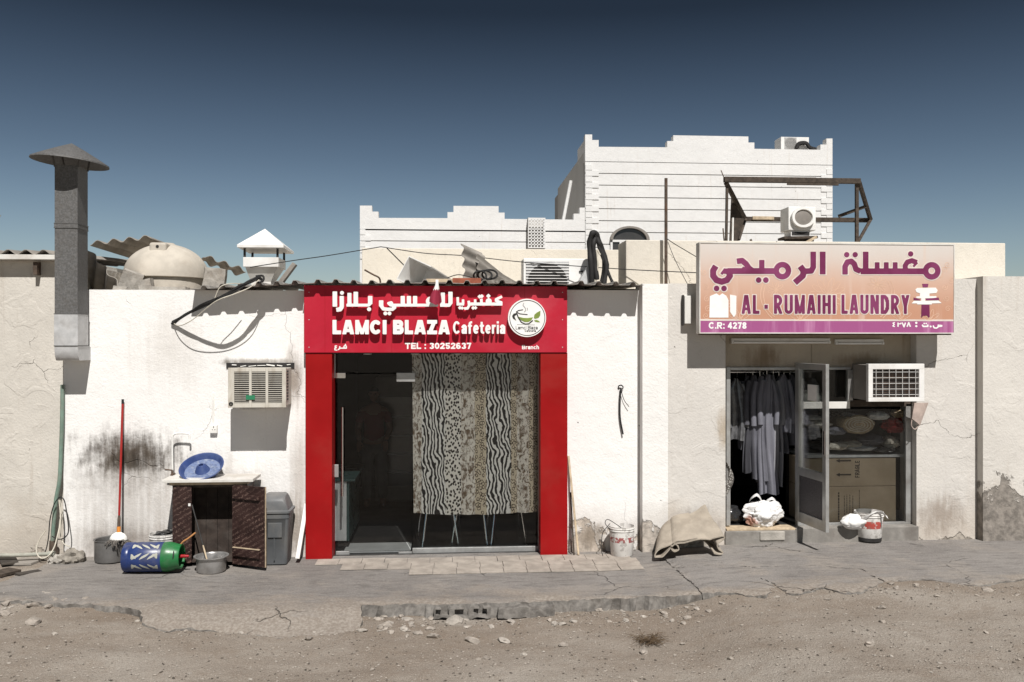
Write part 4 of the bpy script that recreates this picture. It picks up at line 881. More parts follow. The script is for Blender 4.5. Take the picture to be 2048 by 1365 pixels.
# thin floral line ornament
def ribbon(mb, pts, wd, k):
    pts = [U(a, b, YLS) for a, b in pts]; n = len(pts); vs = []
    for i, p in enumerate(pts):
        d = pts[min(i+1, n-1)] - pts[max(i-1, 0)]; L = math.hypot(d.x, d.z) or 1; nx, nz = -d.z/L*wd/2, d.x/L*wd/2; y = YLS-0.0007-0.000012*k
        vs += [(p.x+nx, y, p.z+nz), (p.x-nx, y, p.z-nz)]
    mb.add(vs, [(2*i, 2*i+1, 2*i+3, 2*i+2) for i in range(n-1)])
rg = random.Random(5); mb = MB(); kk = 0
def petal(cx, cy, a, L, wd, k):
    pts = []
    for i in range(13):
        t = i/12; ang = math.pi*t; r_ = L*math.sin(ang/2)**1.0 if t < 0.5 else L
        u_ = L*(1-math.cos(2*math.pi*t))/2; v_ = wd*math.sin(2*math.pi*t); pts.append((cx + u_*math.cos(a) - v_*math.sin(a), cy + u_*math.sin(a) + v_*math.cos(a)))
    ribbon(mb, pts, 0.0055, k)
def curl(cx, cy, r, a, s, k):
    ribbon(mb, [(cx + r*(1-t/26)*math.cos(a+s*t*0.4), cy + r*(1-t/26)*math.sin(a+s*t*0.4)) for t in range(24)], 0.0055, k)
for (cx, cy, L, n_) in ((1655,590,36,14),(1552,580,17,9),(1755,570,20,10),(1655,640,48,0),(1480,640,24,9),(1860,640,22,9),(1452,610,20,8),(1800,640,26,10),(1600,640,22,9)):
    for i in range(n_):
        a = 2*math.pi*i/n_ + 0.1
        if cy + L*math.sin(a) > 637: continue
        kk += 1; petal(cx, cy, a, L, L*0.14, kk)
for cx, cy in ((1412,575),(1414,598),(1416,618),(1408,545),(1412,632),(1889,575),(1893,597),(1896,618),(1903,560),(1880,550),(1888,540),(1895,530)):
    kk += 1; curl(cx, cy, 6.5, rg.uniform(0, 6), rg.choice((-1, 1)), kk)
for r_ in (128, 134):
    for sgn in (-1, 1):
        kk += 1; ribbon(mb, [(1655 + sgn*r_*math.cos(t), 590 + r_*0.62*math.sin(t)) for t in [(-0.35 + 0.95*i/16) for i in range(17)]], 0.008, kk)
struct(mb.build('line_ornament', 'print_line', ls), 'stuff')
for px in (1430, 1870):                        # brackets to the wall
    mb = MB(); mb.box(UX(px, YLS)-0.02, UX(px, YLS)+0.02, YLS+0.13, YL-0.001, LZ0+0.2, LZ0+0.24); mb.box(UX(px, YLS)-0.02, UX(px, YLS)+0.02, YLS+0.13, YL-0.001, LZ1-0.24, LZ1-0.2); mb.build('bracket', 'rusty_iron', ls)
mb = MB(); mb.box(LX0+0.02, LX1-0.02, YLS+0.03, YLS+0.11, LZ0-0.015, LZ0-0.001); mb.build('underside', 'rusty_iron', ls)
# ------------------------------------------------------------------ things along the wall, left to right
def wire(name, pts, r, mat, label, cat, n=6, sp_=6, group=None, parent=None):
    mb = MB(); mb.tube(spline(pts, sp_), r, n); o = mb.build(name, mat, parent, smooth=True)
    return tag(o, label, cat, group) if parent is None else o
# drain pipe and coils
gp = thing('hose_pipe', 'faded green drain hose running down the joint of the left wall', 'pipe', (UX(108), -0.1, 0))
mb = MB(); mb.tube(spline([U(125,770,-0.03), U(124,840,-0.05), U(122,900,-0.05), U(119,960,-0.06), U(112,1000,-0.07), U(108,1040,-0.08), U(105,1082,-0.08)]), 0.021, 12); mb.build('tube', 'green_pipe', gp, smooth=True)
P = U(107, 1082, -0.08); mb = MB(); mb.tube([P, P + Vector((-.005,0,-.10)), P + Vector((0.02,0,-0.15))], 0.04, 12); mb.build('collar', 'rusty_iron', gp, smooth=True)
wire('coiled_cable', [U(118,995,-0.13), U(108,1010,-0.14), U(100,1040,-0.15), U(97,1075,-0.16), U(92,1100,-0.17), U(86,1110,-0.18)], 0.006, 'black_rubber', 'thin dark cable looping down left of the green hose', 'cable')
wire('coiled_cable', [U(118,995,-0.12), U(128,1000,-0.13), U(134,1030,-0.14), U(137,1062,-0.14), U(130,1075,-0.15), U(117,1079,-0.16), U(104,1073,-0.15)], 0.006, 'black_rubber', 'dark cable loop hanging right of the green hose', 'cable')
wire('coiled_cable', [U(91,1062,-0.19), U(80,1078,-0.2), U(73,1096,-0.22), U(75,1110,-0.24), U(84,1117,-0.26), U(97,1112,-0.26), U(107,1098,-0.24), U(113,1080,-0.22), U(121,1040,-0.18), U(118,1000,-0.15)], 0.007, 'cable_pale', 'pale cable looped in a teardrop beside the green hose foot', 'cable')
wire('coiled_cable', [U(120,1000,-0.11), U(124,1030,-0.12), U(121,1070,-0.13), U(128,1088,-0.16), U(140,1094,-0.2)], 0.005, 'cable_pale', 'thin pale cable hanging straight below the hose bend', 'cable')
A, B = U(-60, 1110, -0.22), U(106, 1108, -0.20); mb = MB(); mb.tube([A, (A+B)/2 + Vector((0,0,-.012)), B], 0.022, 10); mb.tube([B-Vector((.05,0,0)), B+Vector((0.02,0,0))], 0.03, 10)
tag(mb.build('ground_pipe', 'pipe_grey', smooth=True), 'grey plastic pipe lying along the foot of the left wall', 'pipe')
# crumpled sacks at the pipe foot
def lump(c, rx, ry, rz, amp, fr, seed, nu=28, nv=16, crease=0.0):
    c = Vector(c); mb = MB()
    def fn(u, v):
        a = 2*math.pi*u; b = math.pi*(v-0.5); d = Vector((math.cos(a)*math.cos(b), math.sin(a)*math.cos(b), math.sin(b)))
        q = d*fr + Vector((seed*3.1, seed, 0)); k = 1 + amp*(fbm(q.x, q.y, q.z, 3)) + crease*(abs(mn.noise(q*2.3))-0.25)
        return c + Vector((d.x*rx*k, d.y*ry*k, max(d.z*rz*k, -rz*0.92)))
    vs = []
    for j in range(nv+1):
        for i in range(nu): vs.append(fn(i/nu, j/nv))
    fs = [(j*nu+i, j*nu+(i+1) % nu, (j+1)*nu+(i+1) % nu, (j+1)*nu+i) for j in range(nv) for i in range(nu)]
    return mb.add(vs, fs)
simple('sack_grey', (0.27,0.245,0.21), 0.85, var=0.3, scale=11, dirt=(0.10,0.085,0.07), dirtamt=0.6, bump=0.3)
P = U(146, 1098, -0.2); tag(lump((P.x, -0.2, 0.09), 0.13, 0.12, 0.10, 0.35, 1.6, 3, crease=0.5).build('rag_sack', 'sack_grey', smooth=True), 'crumpled grey sack slumped at the foot of the wall by the hose', 'sack')
P = U(118, 1100, -0.2); tag(lump((P.x, -0.22, 0.065), 0.11, 0.10, 0.07, 0.5, 1.8, 8, crease=0.4).build('rubble_heap', 'concrete_rough', smooth=False), 'small heap of rubble under the end of the green hose', 'rubble')
# debris boards, far left
simple('board_dark', (0.05,0.043,0.037), 0.8, var=0.35, scale=8, dirt=(0.12,0.10,0.08), dirtamt=0.4)
for (a, b, dz, w_, h_, mt, lb) in [((8,1108),(20,1130),0.06,0.16,0.02,'board_dark','dark broken board tilted against the left wall'),((28,1122),(78,1124),0.02,0.26,0.025,'asbestos','tan broken slab lying beneath the grey pipe'),
                              ((34,1150),(80,1141),0.02,0.10,0.03,'board_dark','black bent strip lying at the edge of the pavement'),((-10,1150),(30,1140),0.03,0.20,0.03,'wood_old','weathered brown board at the lower left edge')]:
    A = G(*a); B = G(*b); A.z = dirt_z(A.x, A.y) + dz; B.z = dirt_z(B.x, B.y) + dz*0.6
    mb = MB(); mb.beam(A, B, w_, h_); tag(mb.build('debris_board', mt, bevel=0.003), lb, 'board')
# window air conditioner, left wall
s = NT('ac_cream'); p = s.P(); c = s.mix(s.ma('MULTIPLY', s.map(s.noise(s.P((3,1,1)), 3.5, 6, 0.65), 0.45, 0.72), 0.6), (0.55,0.52,0.46), (0.30,0.25,0.19)); s.fin(c, 0.55, 0, None, 0.3)
YA = -0.40
ac = thing('window_air_conditioner', 'dusty cream window air conditioner with louvred front on the white wall', 'air conditioner', (UX(515, -0.2), -0.2, UZ(816, 515, YA)))
A = U(456, 816, YA); B = U(572, 736, YA)
mb = MB(); mb.box(A.x+0.012, B.x-0.012, YA+0.03, 0.05, A.z+0.012, B.z-0.008); mb.build('casing', 'ac_cream', ac, bevel=0.006)
mb = MB(); f0 = [(456,468),(498,503),(531,536),(564,572)]
for a, b in f0: mb.box(UX(a, YA), UX(b, YA), YA, YA+0.04, A.z, B.z)
for a, b in ((468,498),(503,531),(536,564)):
    mb.box(UX(a, YA), UX(b, YA), YA+0.0015, YA+0.038, UZ(744, 515, YA), B.z); mb.box(UX(a, YA), UX(b, YA), YA+0.0015, YA+0.038, A.z, UZ(807, 515, YA))
mb.build('front_frame', 'ac_cream', ac, bevel=0.003)
for a, b in ((468,498),(503,531),(536,564)):
    x0, x1 = UX(a, YA), UX(b, YA); z0, z1 = UZ(807, 515, YA), UZ(744, 515, YA)
    mb = MB(); mb.box(x0, x1, YA+0.022, YA+0.026, z0, z1); mb.build('grille_back', 'dark_metal', ac)
    mb = MB(); n_ = 15
    for i in range(n_):
        zc = z0 + (z1-z0)*(i+0.5)/n_; mb.box(x0, x1, YA+0.008, YA+0.018, zc-0.0035, zc+0.0035)
    struct(mb.build('louvre_bank', 'ac_cream', ac), 'stuff')
simple('green_badge', (0.03,0.20,0.10), 0.5, var=0.1)
mb = MB(); mb.box(UX(492, YA), UX(510, YA), YA-0.008, YA-0.001, UZ(800, 500, YA), UZ(791, 500, YA)); mb.build('badge', 'green_badge', ac, bevel=0.003)
mb = MB()
for i in range(10): zc = A.z + 0.07 + i*0.034; mb.box(B.x-0.0135, B.x-0.009, YA+0.06, YA+0.20, zc, zc+0.018)
struct(mb.build('side_vent', 'dark_metal', ac), 'stuff')
mb = MB(); mb.box(UX(453), UX(589), -0.012, 0.03, UZ(737, 515), UZ(726, 515)); mb.build('gap_filler', 'dark_metal', ac)
mb = MB(); lx = UX(460); 
for k in range(7): mb.obox((lx + 0.05 + k*0.1, -0.014, UZ(731, 515) + random.uniform(-.008, .008)), (random.uniform(.03,.1), 0.015, random.uniform(.006,.016)), Matrix.Rotation(random.uniform(-.2, .2), 3, 'Y'))
struct(mb.build('foam_strip', 'white_plastic', ac), 'stuff')
mb = MB(); P = U(462, 808, YA-0.004); mb.tube([(P.x + 0.018*math.cos(t), YA-0.006, P.z+0.014*math.sin(t)) for t in [i*0.6 for i in range(11)]], 0.006, 6); mb.build('knob', 'black_rubber', ac, smooth=True)
# socket and conduit
so_ = thing('wall_socket', 'white twin-pole wall socket with conduit on the white wall', 'socket', (UX(427), -0.02, UZ(867, 427)))
mb = MB(); A = U(420, 867, -0.035); B = U(434, 851, -0.035); mb.box(A.x, B.x, -0.045, 0.0, A.z, B.z); mb.build('plate', 'white_plastic', so_, bevel=0.005)
mb = MB(); P = U(427, 857, -0.046); mb.box(P.x-.004, P.x+.004, -0.0465, -0.043, P.z+.004, P.z+.022); mb.build('pin_hole', 'black_rubber', so_)
for dx in (-.017, .010):
    mb = MB(); mb.box(P.x+dx, P.x+dx+.009, -0.0465, -0.043, P.z-.020, P.z-.013); mb.build('pin_hole', 'black_rubber', so_)
mb = MB(); mb.box(UX(424.6), UX(428.6), -0.014, 0.0, UZ(851, 427), UZ(786, 427)); mb.build('conduit', 'white_plastic', so_, bevel=0.003)
# stand pipe with tap
tp = thing('stand_pipe', 'slim white stand pipe with bent spout and brass tap above the sink', 'pipe', (UX(345, -0.1), -0.1, UZ(958, 345, -0.1)))
mb = MB(); mb.tube(spline([U(345.5,957,-0.1), U(345,930,-0.1), U(344.5,890,-0.1), U(345,874,-0.1), U(350,868,-0.1), U(362,867,-0.1), U(377,868,-0.1), U(379,872,-0.1), U(379,879,-0.1)]), 0.0105, 10); mb.build('riser', 'white_plastic', tp, smooth=True)
mb = MB(); P = U(345, 950, -0.13); mb.tube([P+Vector((0,.06,0)), P+Vector((0,-.03,0))], 0.016, 10); mb.tube([P+Vector((0,-.01,-.035)), P+Vector((0,-.01,.05))], 0.013, 8); mb.tube([P+Vector((.0,-.01,.05)), P+Vector((-.075,-.01,.062))], 0.008, 8); mb.tube([P+Vector((0,-.03,0)), P+Vector((0.02,-.05,-.03))], 0.012, 8)
mb.build('tap', 'rusty_iron', tp, smooth=True)
# sink cupboard
s = NT('film_ply'); p = s.P(); x, y, z = s.sep(p)
d = s.ma('ADD', s.ma('MULTIPLY', x, -0.62), s.ma('MULTIPLY', z, 1.0)); e_ = s.ma('ADD', s.ma('MULTIPLY', x, 1.0), s.ma('MULTIPLY', z, 0.62))
band = s.map(s.ma('ABSOLUTE', s.ma('SUBTRACT', s.ma('FRACT', s.ma('MULTIPLY', d, 17.0)), 0.5)), 0.20, 0.24, 1, 0)
lett = s.map(s.noise(s.comb(s.ma('MULTIPLY', e_, 40.0), 0.0, s.ma('MULTIPLY', d, 55.0)), 1.0, 1, 0.3), 0.47, 0.53)
c = s.mix(s.map(s.noise(p, 7, 5), 0.3, 0.7), (0.020,0.010,0.009), (0.042,0.022,0.019))
c = s.mix(s.ma('MULTIPLY', s.ma('MULTIPLY', band, lett), s.map(s.noise(p, 5, 4), 0.35, 0.65, 0.15, 0.7)), c, (0.16,0.105,0.085)); s.fin(c, 0.5, 0, None, 0.25)
simple('ply_inner', (0.045,0.033,0.027), 0.8, var=0.4, scale=9, dirt=(0.13,0.11,0.095), dirtamt=0.4)
YK = -0.40
sk = thing('sink_cupboard', 'home-made dark plywood sink cupboard with open door and pale worktop', 'cupboard', (UX(430, -0.3), -0.3, 0))
zt = UZ(966, 420, YK); z0 = 0.075
mb = MB(); A = U(323, 966, YK-0.06); B = U(506, 957.5, YK-0.06); mb.box(A.x, B.x, YK-0.06, -0.06, zt+0.012, zt+0.045); mb.build('worktop', 'old_white_metal', sk, bevel=0.004)
mb = MB(); mb.box(UX(340, YK), UX(496, YK), YK-0.02, -0.06, zt-0.02, zt+0.011); mb.build('batten', 'wood_pale', sk, bevel=0.003)
mb = MB(); mb.box(UX(346, YK), UX(384, YK), YK-0.018, YK, z0, zt-0.021); mb.build('front_panel', 'film_ply', sk)
mb = MB(); mb.box(UX(346, YK), UX(346, YK)+0.02, YK, -0.07, z0, zt-0.021); mb.box(UX(494, YK)-0.02, UX(494, YK), YK, -0.07, z0, zt-0.021); mb.build('side_panel', 'film_ply', sk)
xa, xb = UX(346, YK)+0.02, UX(494, YK)-0.02; nb = 6
for k in range(nb):
    mb = MB(); mb.box(xa+(xb-xa)*k/nb+0.002, xa+(xb-xa)*(k+1)/nb-0.002, -0.10, -0.085, z0, zt-0.03); mb.build('back_plank', 'ply_inner', sk)
mb = MB(); mb.box(xa, xb, YK+0.01, -0.10, z0, z0+0.02); mb.build('bottom_board', 'ply_inner', sk)
mb = MB(); mb.box(UX(384, YK), UX(494, YK), YK, YK+0.02, zt-0.05, zt-0.021); mb.build('top_rail', 'wood_old', sk)
# door swung open to the right
Da = Vector((UX(466, YK), YK-0.01, 0)); Dq = U(531, 1000, -0.60); dv = Vector((Dq.x-Da.x, -0.60-Da.y, 0)); DL = dv.length; dv.normalize(); dn = Vector((dv.y, -dv.x, 0))
def dbox(mb, a, b, z0, z1, o0, o1):
    M = Matrix((dv, dn, UPV)).transposed(); return mb.obox(Da + dv*((a+b)/2) + dn*((o0+o1)/2) + UPV*((z0+z1)/2), (b-a, abs(o1-o0), z1-z0), M)
dzt = UZ(972, 500, -0.5); mb = MB(); dbox(mb, 0, DL, 0.06, dzt, -0.009, 0.009); dr2 = mb.build('door', 'film_ply', sk)
for (a, b) in ((999, 990), (1114, 1098)):
    mb = MB(); dbox(mb, 0.02, DL-0.06, UZ(a, 500, -0.5), UZ(b, 500, -0.5), 0.009, 0.032); mb.build('batten', 'film_ply', dr2, bevel=0.002)
mb = MB(); dbox(mb, DL-0.004, DL+0.003, 0.06, dzt, -0.0085, 0.0085); mb.build('edge_strip', 'wood_pale', dr2)
mb = MB(); dbox(mb, 0.02, DL-0.06, UZ(1097.5, 500, -0.5), UZ(1096.3, 500, -0.5), 0.009, 0.032); mb.build('batten_edge', 'wood_pale', dr2)
mb = MB(); P = U(379, 1010, YK-0.02); mb.box(P.x-.012, P.x+.012, YK-0.026, YK-0.018, P.z-.014, P.z+.014); mb.build('catch', 'white_plastic', sk)
for px in (352, 500): 
    mb = MB(); mb.box(UX(px, YK)-.03, UX(px, YK)+.03, YK+0.02, YK+0.1, 0.02, z0-0.001); mb.build('foot', 'stone', sk)
# blue basin leaning on the worktop
simple('blue_plastic', (0.032,0.058,0.18), 0.4, var=0.2, scale=8, dirt=(0.14,0.18,0.29), dirtamt=0.45, bump=0.05, spec=0.45)
simple('blue_scuffed', (0.13,0.17,0.29), 0.6, var=0.3, scale=40, dirt=(0.30,0.33,0.39), dirtamt=0.8, bump=0.1)
MT = Matrix.Rotation(R(-4), 3, 'Y') @ Matrix.Rotation(R(31), 3, 'X')
P = U(403, 934, -0.25); bs = thing('plastic_basin', 'round blue plastic basin with scuffed bottom and raised centre tilted on the worktop', 'basin', (P.x, -0.25, zt+0.045))
r0 = 0.236
mb = MB(); mb.lathe([(r0*.80,-0.07),(r0*.97,-0.005),(r0,0.0),(r0*1.01,0.008),(r0*.96,0.010),(r0*.90,-0.004),(r0*.80,-0.045)], 48, P, MT); mb.build('rim', 'blue_plastic', bs, smooth=True)
mb = MB(); mb.lathe([(r0*.80,-0.045),(r0*.5,-0.05),(r0*.30,-0.05)], 48, P, MT); mb.build('bottom', 'blue_scuffed', bs, smooth=True)
mb = MB(); mb.lathe([(r0*.34,-0.05),(r0*.24,0.0),(r0*.13,0.025),(r0*.10,0.025),(r0*.09,0.0),(0.0,0.0)], 32, P, MT); mb.build('centre_cone', 'blue_plastic', bs, smooth=True)
# mop in its pot
simple('pot_grey', (0.17,0.165,0.16), 0.5, 0.3, var=0.2, scale=6, dirt=(0.11,0.10,0.09), dirtamt=0.6, bump=0.08, bscale=20)
simple('mop_red', (0.32,0.022,0.018), 0.45, var=0.15); simple('orange_plastic', (0.62,0.23,0.04), 0.5, var=0.1)
simple('mop_yarn', (0.15,0.135,0.12), 0.95, var=0.5, scale=60, bump=0.8, bscale=90)
Pc = G(219, 1124); pc = Vector((Pc.x, -0.20, 0)); PR = 0.165; pz = zf(pc.x)
po = thing('mop_pot', 'large dull grey aluminium pot standing behind the gas bottle', 'pot', (pc.x, pc.y, pz))
mb = MB(); mb.lathe([(0.0,0.012),(PR-.01,0.012),(PR-.004,0.03),(PR-.004,0.235),(PR+.006,0.243),(PR+.004,0.247),(PR-.012,0.24),(PR-.014,0.035),(0,0.03)], 40, (pc.x, pc.y, pz)); mb.build('body', 'pot_grey', po, smooth=True)
mt = thing('mop', 'string mop with long red handle leaning against the sooty wall', 'mop', (pc.x, pc.y, pz+0.25))
M0 = U(237, 1078, pc.y-0.03); M1 = U(245.5, 799, -0.035); md = (M1-M0).normalized(); LM = (M1-M0).length
mb = MB(); mb.tube([M0+md*0.14, M0+md*(LM-0.05)], 0.0125, 10); mb.build('handle', 'mop_red', mt, smooth=True)
mb = MB(); mb.tube([M0+md*(LM-0.05), M1], 0.0135, 10); mb.build('grip', 'black_rubber', mt, smooth=True)
mb = MB(); mb.tube([M0+md*0.13, M0+md*0.21], 0.018, 10); mb.tube([M0+md*0.21, M0+md*0.25], [0.018,0.013], 10); mb.build('sleeve', 'rusty_iron', mt, smooth=True)
mb = MB(); mb.tube([M0+md*0.065, M0+md*0.13], 0.021, 12); mb.build('collar', 'orange_plastic', mt, smooth=True)
mb = MB(); mb.lathe([(0.092,-0.01),(0.088,0.02),(0.065,0.05),(0.03,0.07),(0.0,0.072)], 24, M0, Matrix.Diagonal((1,0.6,1))); mb.build('head', 'white_plastic', mt, smooth=True)
mb = MB(); rg = random.Random(3)
for k in range(90):
    a = rg.uniform(0, 6.283); r1 = rg.uniform(0.02, 0.088); b0 = M0 + Vector((r1*math.cos(a), 0.6*r1*math.sin(a), 0.0)); ex = Vector((math.cos(a)*rg.uniform(.02,.09), math.sin(a)*rg.uniform(.0,.05), 0))
    mb.tube([b0, b0+ex*0.5+Vector((0,0,-.02)), b0+ex+Vector((rg.uniform(-.02,.02),0,-rg.uniform(.035,.07)))], 0.005, 5)
for k in range(14):
    b0 = M0 + Vector((rg.uniform(-.05,.07), -0.05, -0.01)); mb.tube(spline([b0, Vector((b0.x-.02, pc.y-PR-.005, pz+0.25)), Vector((b0.x-.03+rg.uniform(-.03,.03), pc.y-PR-.014, pz+0.25-rg.uniform(.02,.09)))], 3), 0.0045, 5)
struct(mb.build('strands', 'mop_yarn', mt, smooth=True), 'stuff')
# buckets
def bucket(name, px, py_bot, pxw, h, label, mt, band=None, taper=0.86, handle=True, ydep=None, rim_drop=0.02, top_fill=None):
    g = G(px, py_bot); wv = abs(U(px+pxw/2, py_bot, g.y).x - U(px-pxw/2, py_bot, g.y).x); r = wv/2
    c = Vector((g.x, (g.y + r*taper) if ydep is None else ydep, 0)); zb = zf(c.x) + (0.024 if c.x > UX(1345) else 0.002)
    t = thing(name, label, 'bucket', (c.x, c.y, zb)); c.z = zb
    mb = MB(); mb.lathe([(0,0.004),(r*taper-.006,0.004),(r*taper,0.012),(r*.985,h-.05),(r*.985,h-.004),(r*1.0,h),(r*.97,h),(r*.955,h-.05),(r*taper-.012,0.02),(0,0.016)], 40, c); mb.build('body', mt, t, smooth=True)
    for zz in (h-.045, h-.02):
        mb = MB(); mb.lathe([(r*.98,zz-.006),(r*1.03,zz-.004),(r*1.03,zz+.004),(r*.98,zz+.006)], 40, c); mb.build('rim_ring', mt, t, smooth=True)
    return t, c, r
def bucketmat(name, z0, z1, col, amt, smear=0.5):
    s = NT(name); p = s.P(); x, y, z = s.sep(p)
    b = s.ma('MULTIPLY', s.map(z, z0-0.004, z0+0.004), s.map(z, z1-0.004, z1+0.004, 1, 0)); n = s.map(s.noise(s.P((14,6,9)), 1.6, 4, 0.6), 0.44, 0.50)
    c = s.mix(s.ma('MULTIPLY', s.map(s.noise(p, 7, 6, 0.65), 0.45, 0.7), smear), (0.70,0.68,0.65), (0.33,0.30,0.27)); c = s.mix(s.ma('MULTIPLY', s.ma('MULTIPLY', b, n), amt), c, col)
    c = s.mix(s.ma('MULTIPLY', s.map(s.noise(p, 16, 4), 0.56, 0.60), 0.45), c, (0.20,0.18,0.16)); s.fin(c, 0.55, 0, None, 0.35)
bucketmat('paint_bucket_a', 0.06, 0.20, (0.36,0.05,0.035), 0.95)
bt, bc_, br_ = bucket('paint_bucket', 333, 1119, 53, 0.315, 'white paint bucket with red band half hidden behind the cupboard', 'paint_bucket_a', ydep=-0.22)
mb = lump(bc_ + Vector((0.02,0,0.31)), 0.10, 0.09, 0.03, 0.4, 2, 4); mb.build('black_bag_lid', 'black_plastic', bt, smooth=True)
bucketmat('paint_bucket_b', 0.19, 0.25, (0.30,0.03,0.03), 0.9, 0.25)
bt, bc_, br_ = bucket('plastic_bucket', 1242, 1109, 50, 0.335, 'white plastic bucket with broken red lettering standing by the white wall', 'paint_bucket_b', ydep=-0.22)
mb = MB(); P1 = bc_ + Vector((-br_, 0, 0.30)); P2 = bc_ + Vector((br_*.1, -br_*.9, 0.30)); mb.tube(spline([P1, bc_+Vector((-br_*1.3,.02,.36)), bc_+Vector((-br_*1.1,0,.405)), bc_+Vector((-br_*.4,-.06,.35)), P2]), 0.004, 6); mb.build('handle', 'black_rubber', bt, smooth=True)
mb = MB(); mb.tube(spline([P1+Vector((.01,0,.06)), P1+Vector((-.05,-.02,0)), P1+Vector((-.09,-.05,-.06)), P1+Vector((-.10,-.06,-.22)), P1+Vector((-.08,-.05,-.295))]), 0.004, 6); mb.build('cord', 'black_rubber', bt, smooth=True)
bucketmat('paint_bucket_c', 0.29, 0.35, (0.40,0.05,0.04), 0.97, 0.55)
MATS['paint_bucket_c'].node_tree  # printed band sits at mid height
gy = G(1749, 1090); zc_ = zf(gy.x)+0.024
bucketmat('paint_bucket_d', zc_+0.155, zc_+0.24, (0.42,0.06,0.045), 0.97, 0.55)
bt, bc_, br_ = bucket('paint_bucket', 1749, 1090, 54, 0.335, 'paint-smeared white bucket with red band before the laundry window', 'paint_bucket_d')
mb = MB(); mb.lathe([(br_*.868,0.002),(br_*.885,0.045),(br_*.86,0.045)], 40, bc_); mb.build('dirty_foot', 'dark_metal', bt, smooth=True)
# gas bottle lying on its side
simple('gas_blue', (0.020,0.040,0.145), 0.36, var=0.2, scale=9, dirt=(0.10,0.10,0.13), dirtamt=0.7, bump=0.06, spec=0.4)
simple('gas_green', (0.018,0.155,0.045), 0.34, var=0.15, scale=9, dirt=(0.10,0.15,0.10), dirtamt=0.6, bump=0.06, spec=0.4)
simple('gas_white', (0.42,0.42,0.36), 0.5, var=0.15, scale=12); simple('red_plastic', (0.33,0.015,0.02), 0.4)
gq = G(306, 1147); GR = 0.152; gy = gq.y + 0.03; gx0, gx1 = UX(251, gy), UX(364, gy); GL = gx1-gx0; gz = GR + 0.004 + zf(gx0)
gas = thing('gas_bottle', 'composite gas bottle with blue slotted shell and green collar lying on the pavement', 'gas bottle', ((gx0+gx1)/2, gy, 0))
MX = Matrix(((0,0,1),(0,1,0),(-1,0,0))); gc = Vector((gx0, gy, gz)); L1 = GL*0.69
mb = MB(); mb.lathe([(0,0.012),(GR*.82,0.004),(GR*.95,0.0),(GR,0.012),(GR,0.055),(GR*.985,0.06),(GR*.985,0.075),(GR,0.08),(GR,L1-.004),(GR*.98,L1)], 56, gc, MX); mb.build('shell', 'gas_blue', gas, smooth=True)
mb = MB(); mb.lathe([(GR*.985,L1),(GR,L1+.01),(GR*1.0,L1+.05),(GR*.92,GL*.86),(GR*.84,GL*.93),(GR*.84,GL-.004),(GR*.78,GL),(GR*.72,GL-.004),(GR*.72,GL*.9),(0,GL*.88)], 56, gc, MX); col_ = mb.build('collar', 'gas_green', gas, smooth=True)
def patch(mb, pts, rr):          # outline in (x along, angle) laid on the cylinder
    n = len(pts); c0 = (sum(p[0] for p in pts)/n, sum(p[1] for p in pts)/n); vs = []
    for k in (1.0, 0.55):
        for x, a in pts:
            X = c0[0] + (x-c0[0])*k; A_ = c0[1] + (a-c0[1])*k; vs.append((gc.x+X, gc.y - rr*math.sin(A_), gc.z + rr*math.cos(A_)))
    vs.append((gc.x+c0[0], gc.y-rr*math.sin(c0[1]), gc.z+rr*math.cos(c0[1])))
    mb.add(vs, [(i, (i+1) % n, n+(i+1) % n, n+i) for i in range(n)] + [(n+i, n+(i+1) % n, 2*n) for i in range(n)])
for row, (a0, sg) in enumerate(((0.58, 1), (1.30, -1), (2.05, 1), (-0.2, -1))):
    for k in range(3):
        cx = L1*(0.40 + 0.20*k); pts = []
        for i in range(14):
            t = 2*math.pi*i/14; u_ = 0.052*math.cos(t); v_ = 0.118*math.sin(t)*(abs(math.sin(t))**0.3)
            u_ *= (1-abs(math.sin(t))**3*0.6)
            pts.append((cx + u_*0.42 + sg*v_*0.42, a0 + v_*1.9))
        mb = MB(); patch(mb, pts, GR+0.0015); mb.build('slot', 'gas_white', gas, smooth=True)
    for cx, dd in ((L1*.26, 1), (L1*.93, -1)):
        mb = MB(); q_ = -sg*dd; patch(mb, [(cx, a0-.15), (cx+dd*.055*(1 if q_ < 0 else .25), a0-.15), (cx+dd*.055*(.25 if q_ < 0 else 1), a0+.15), (cx, a0+.15)], GR+0.0015); mb.build('slot', 'gas_white', gas)
for a0 in (1.22, 2.9, -0.6):
    pts = [(GL*.905 + 0.026*math.cos(2*math.pi*i/16)*(1 if math.cos(2*math.pi*i/16) < 0 else 0.5), a0 + 0.34*math.sin(2*math.pi*i/16)) for i in range(16)]
    mb = MB(); patch(mb, pts, GR*.875); mb.build('grip_hole', 'black_rubber', col_, smooth=True)
mb = MB(); mb.tube([gc+Vector((GL*.88,0,0)), gc+Vector((GL+.03,0,0))], 0.018, 10); mb.tube([gc+Vector((GL+.03,0,0)), gc+Vector((GL+.07,0,0))], [0.016, 0.012], 10); mb.build('valve', 'red_plastic', gas, smooth=True)
simple('hose_orange', (0.52,0.25,0.10), 0.5, var=0.15)
mb = MB(); mb.tube(spline([gc+Vector((GL*.95,0.02,0.10)), gc+Vector((GL+.01,0,0.15)), gc+Vector((GL+.07,-.01,.19)), gc+Vector((GL+.14,-.01,.245))]), 0.009, 8); mb.build('gas_hose', 'hose_orange', gas, smooth=True)
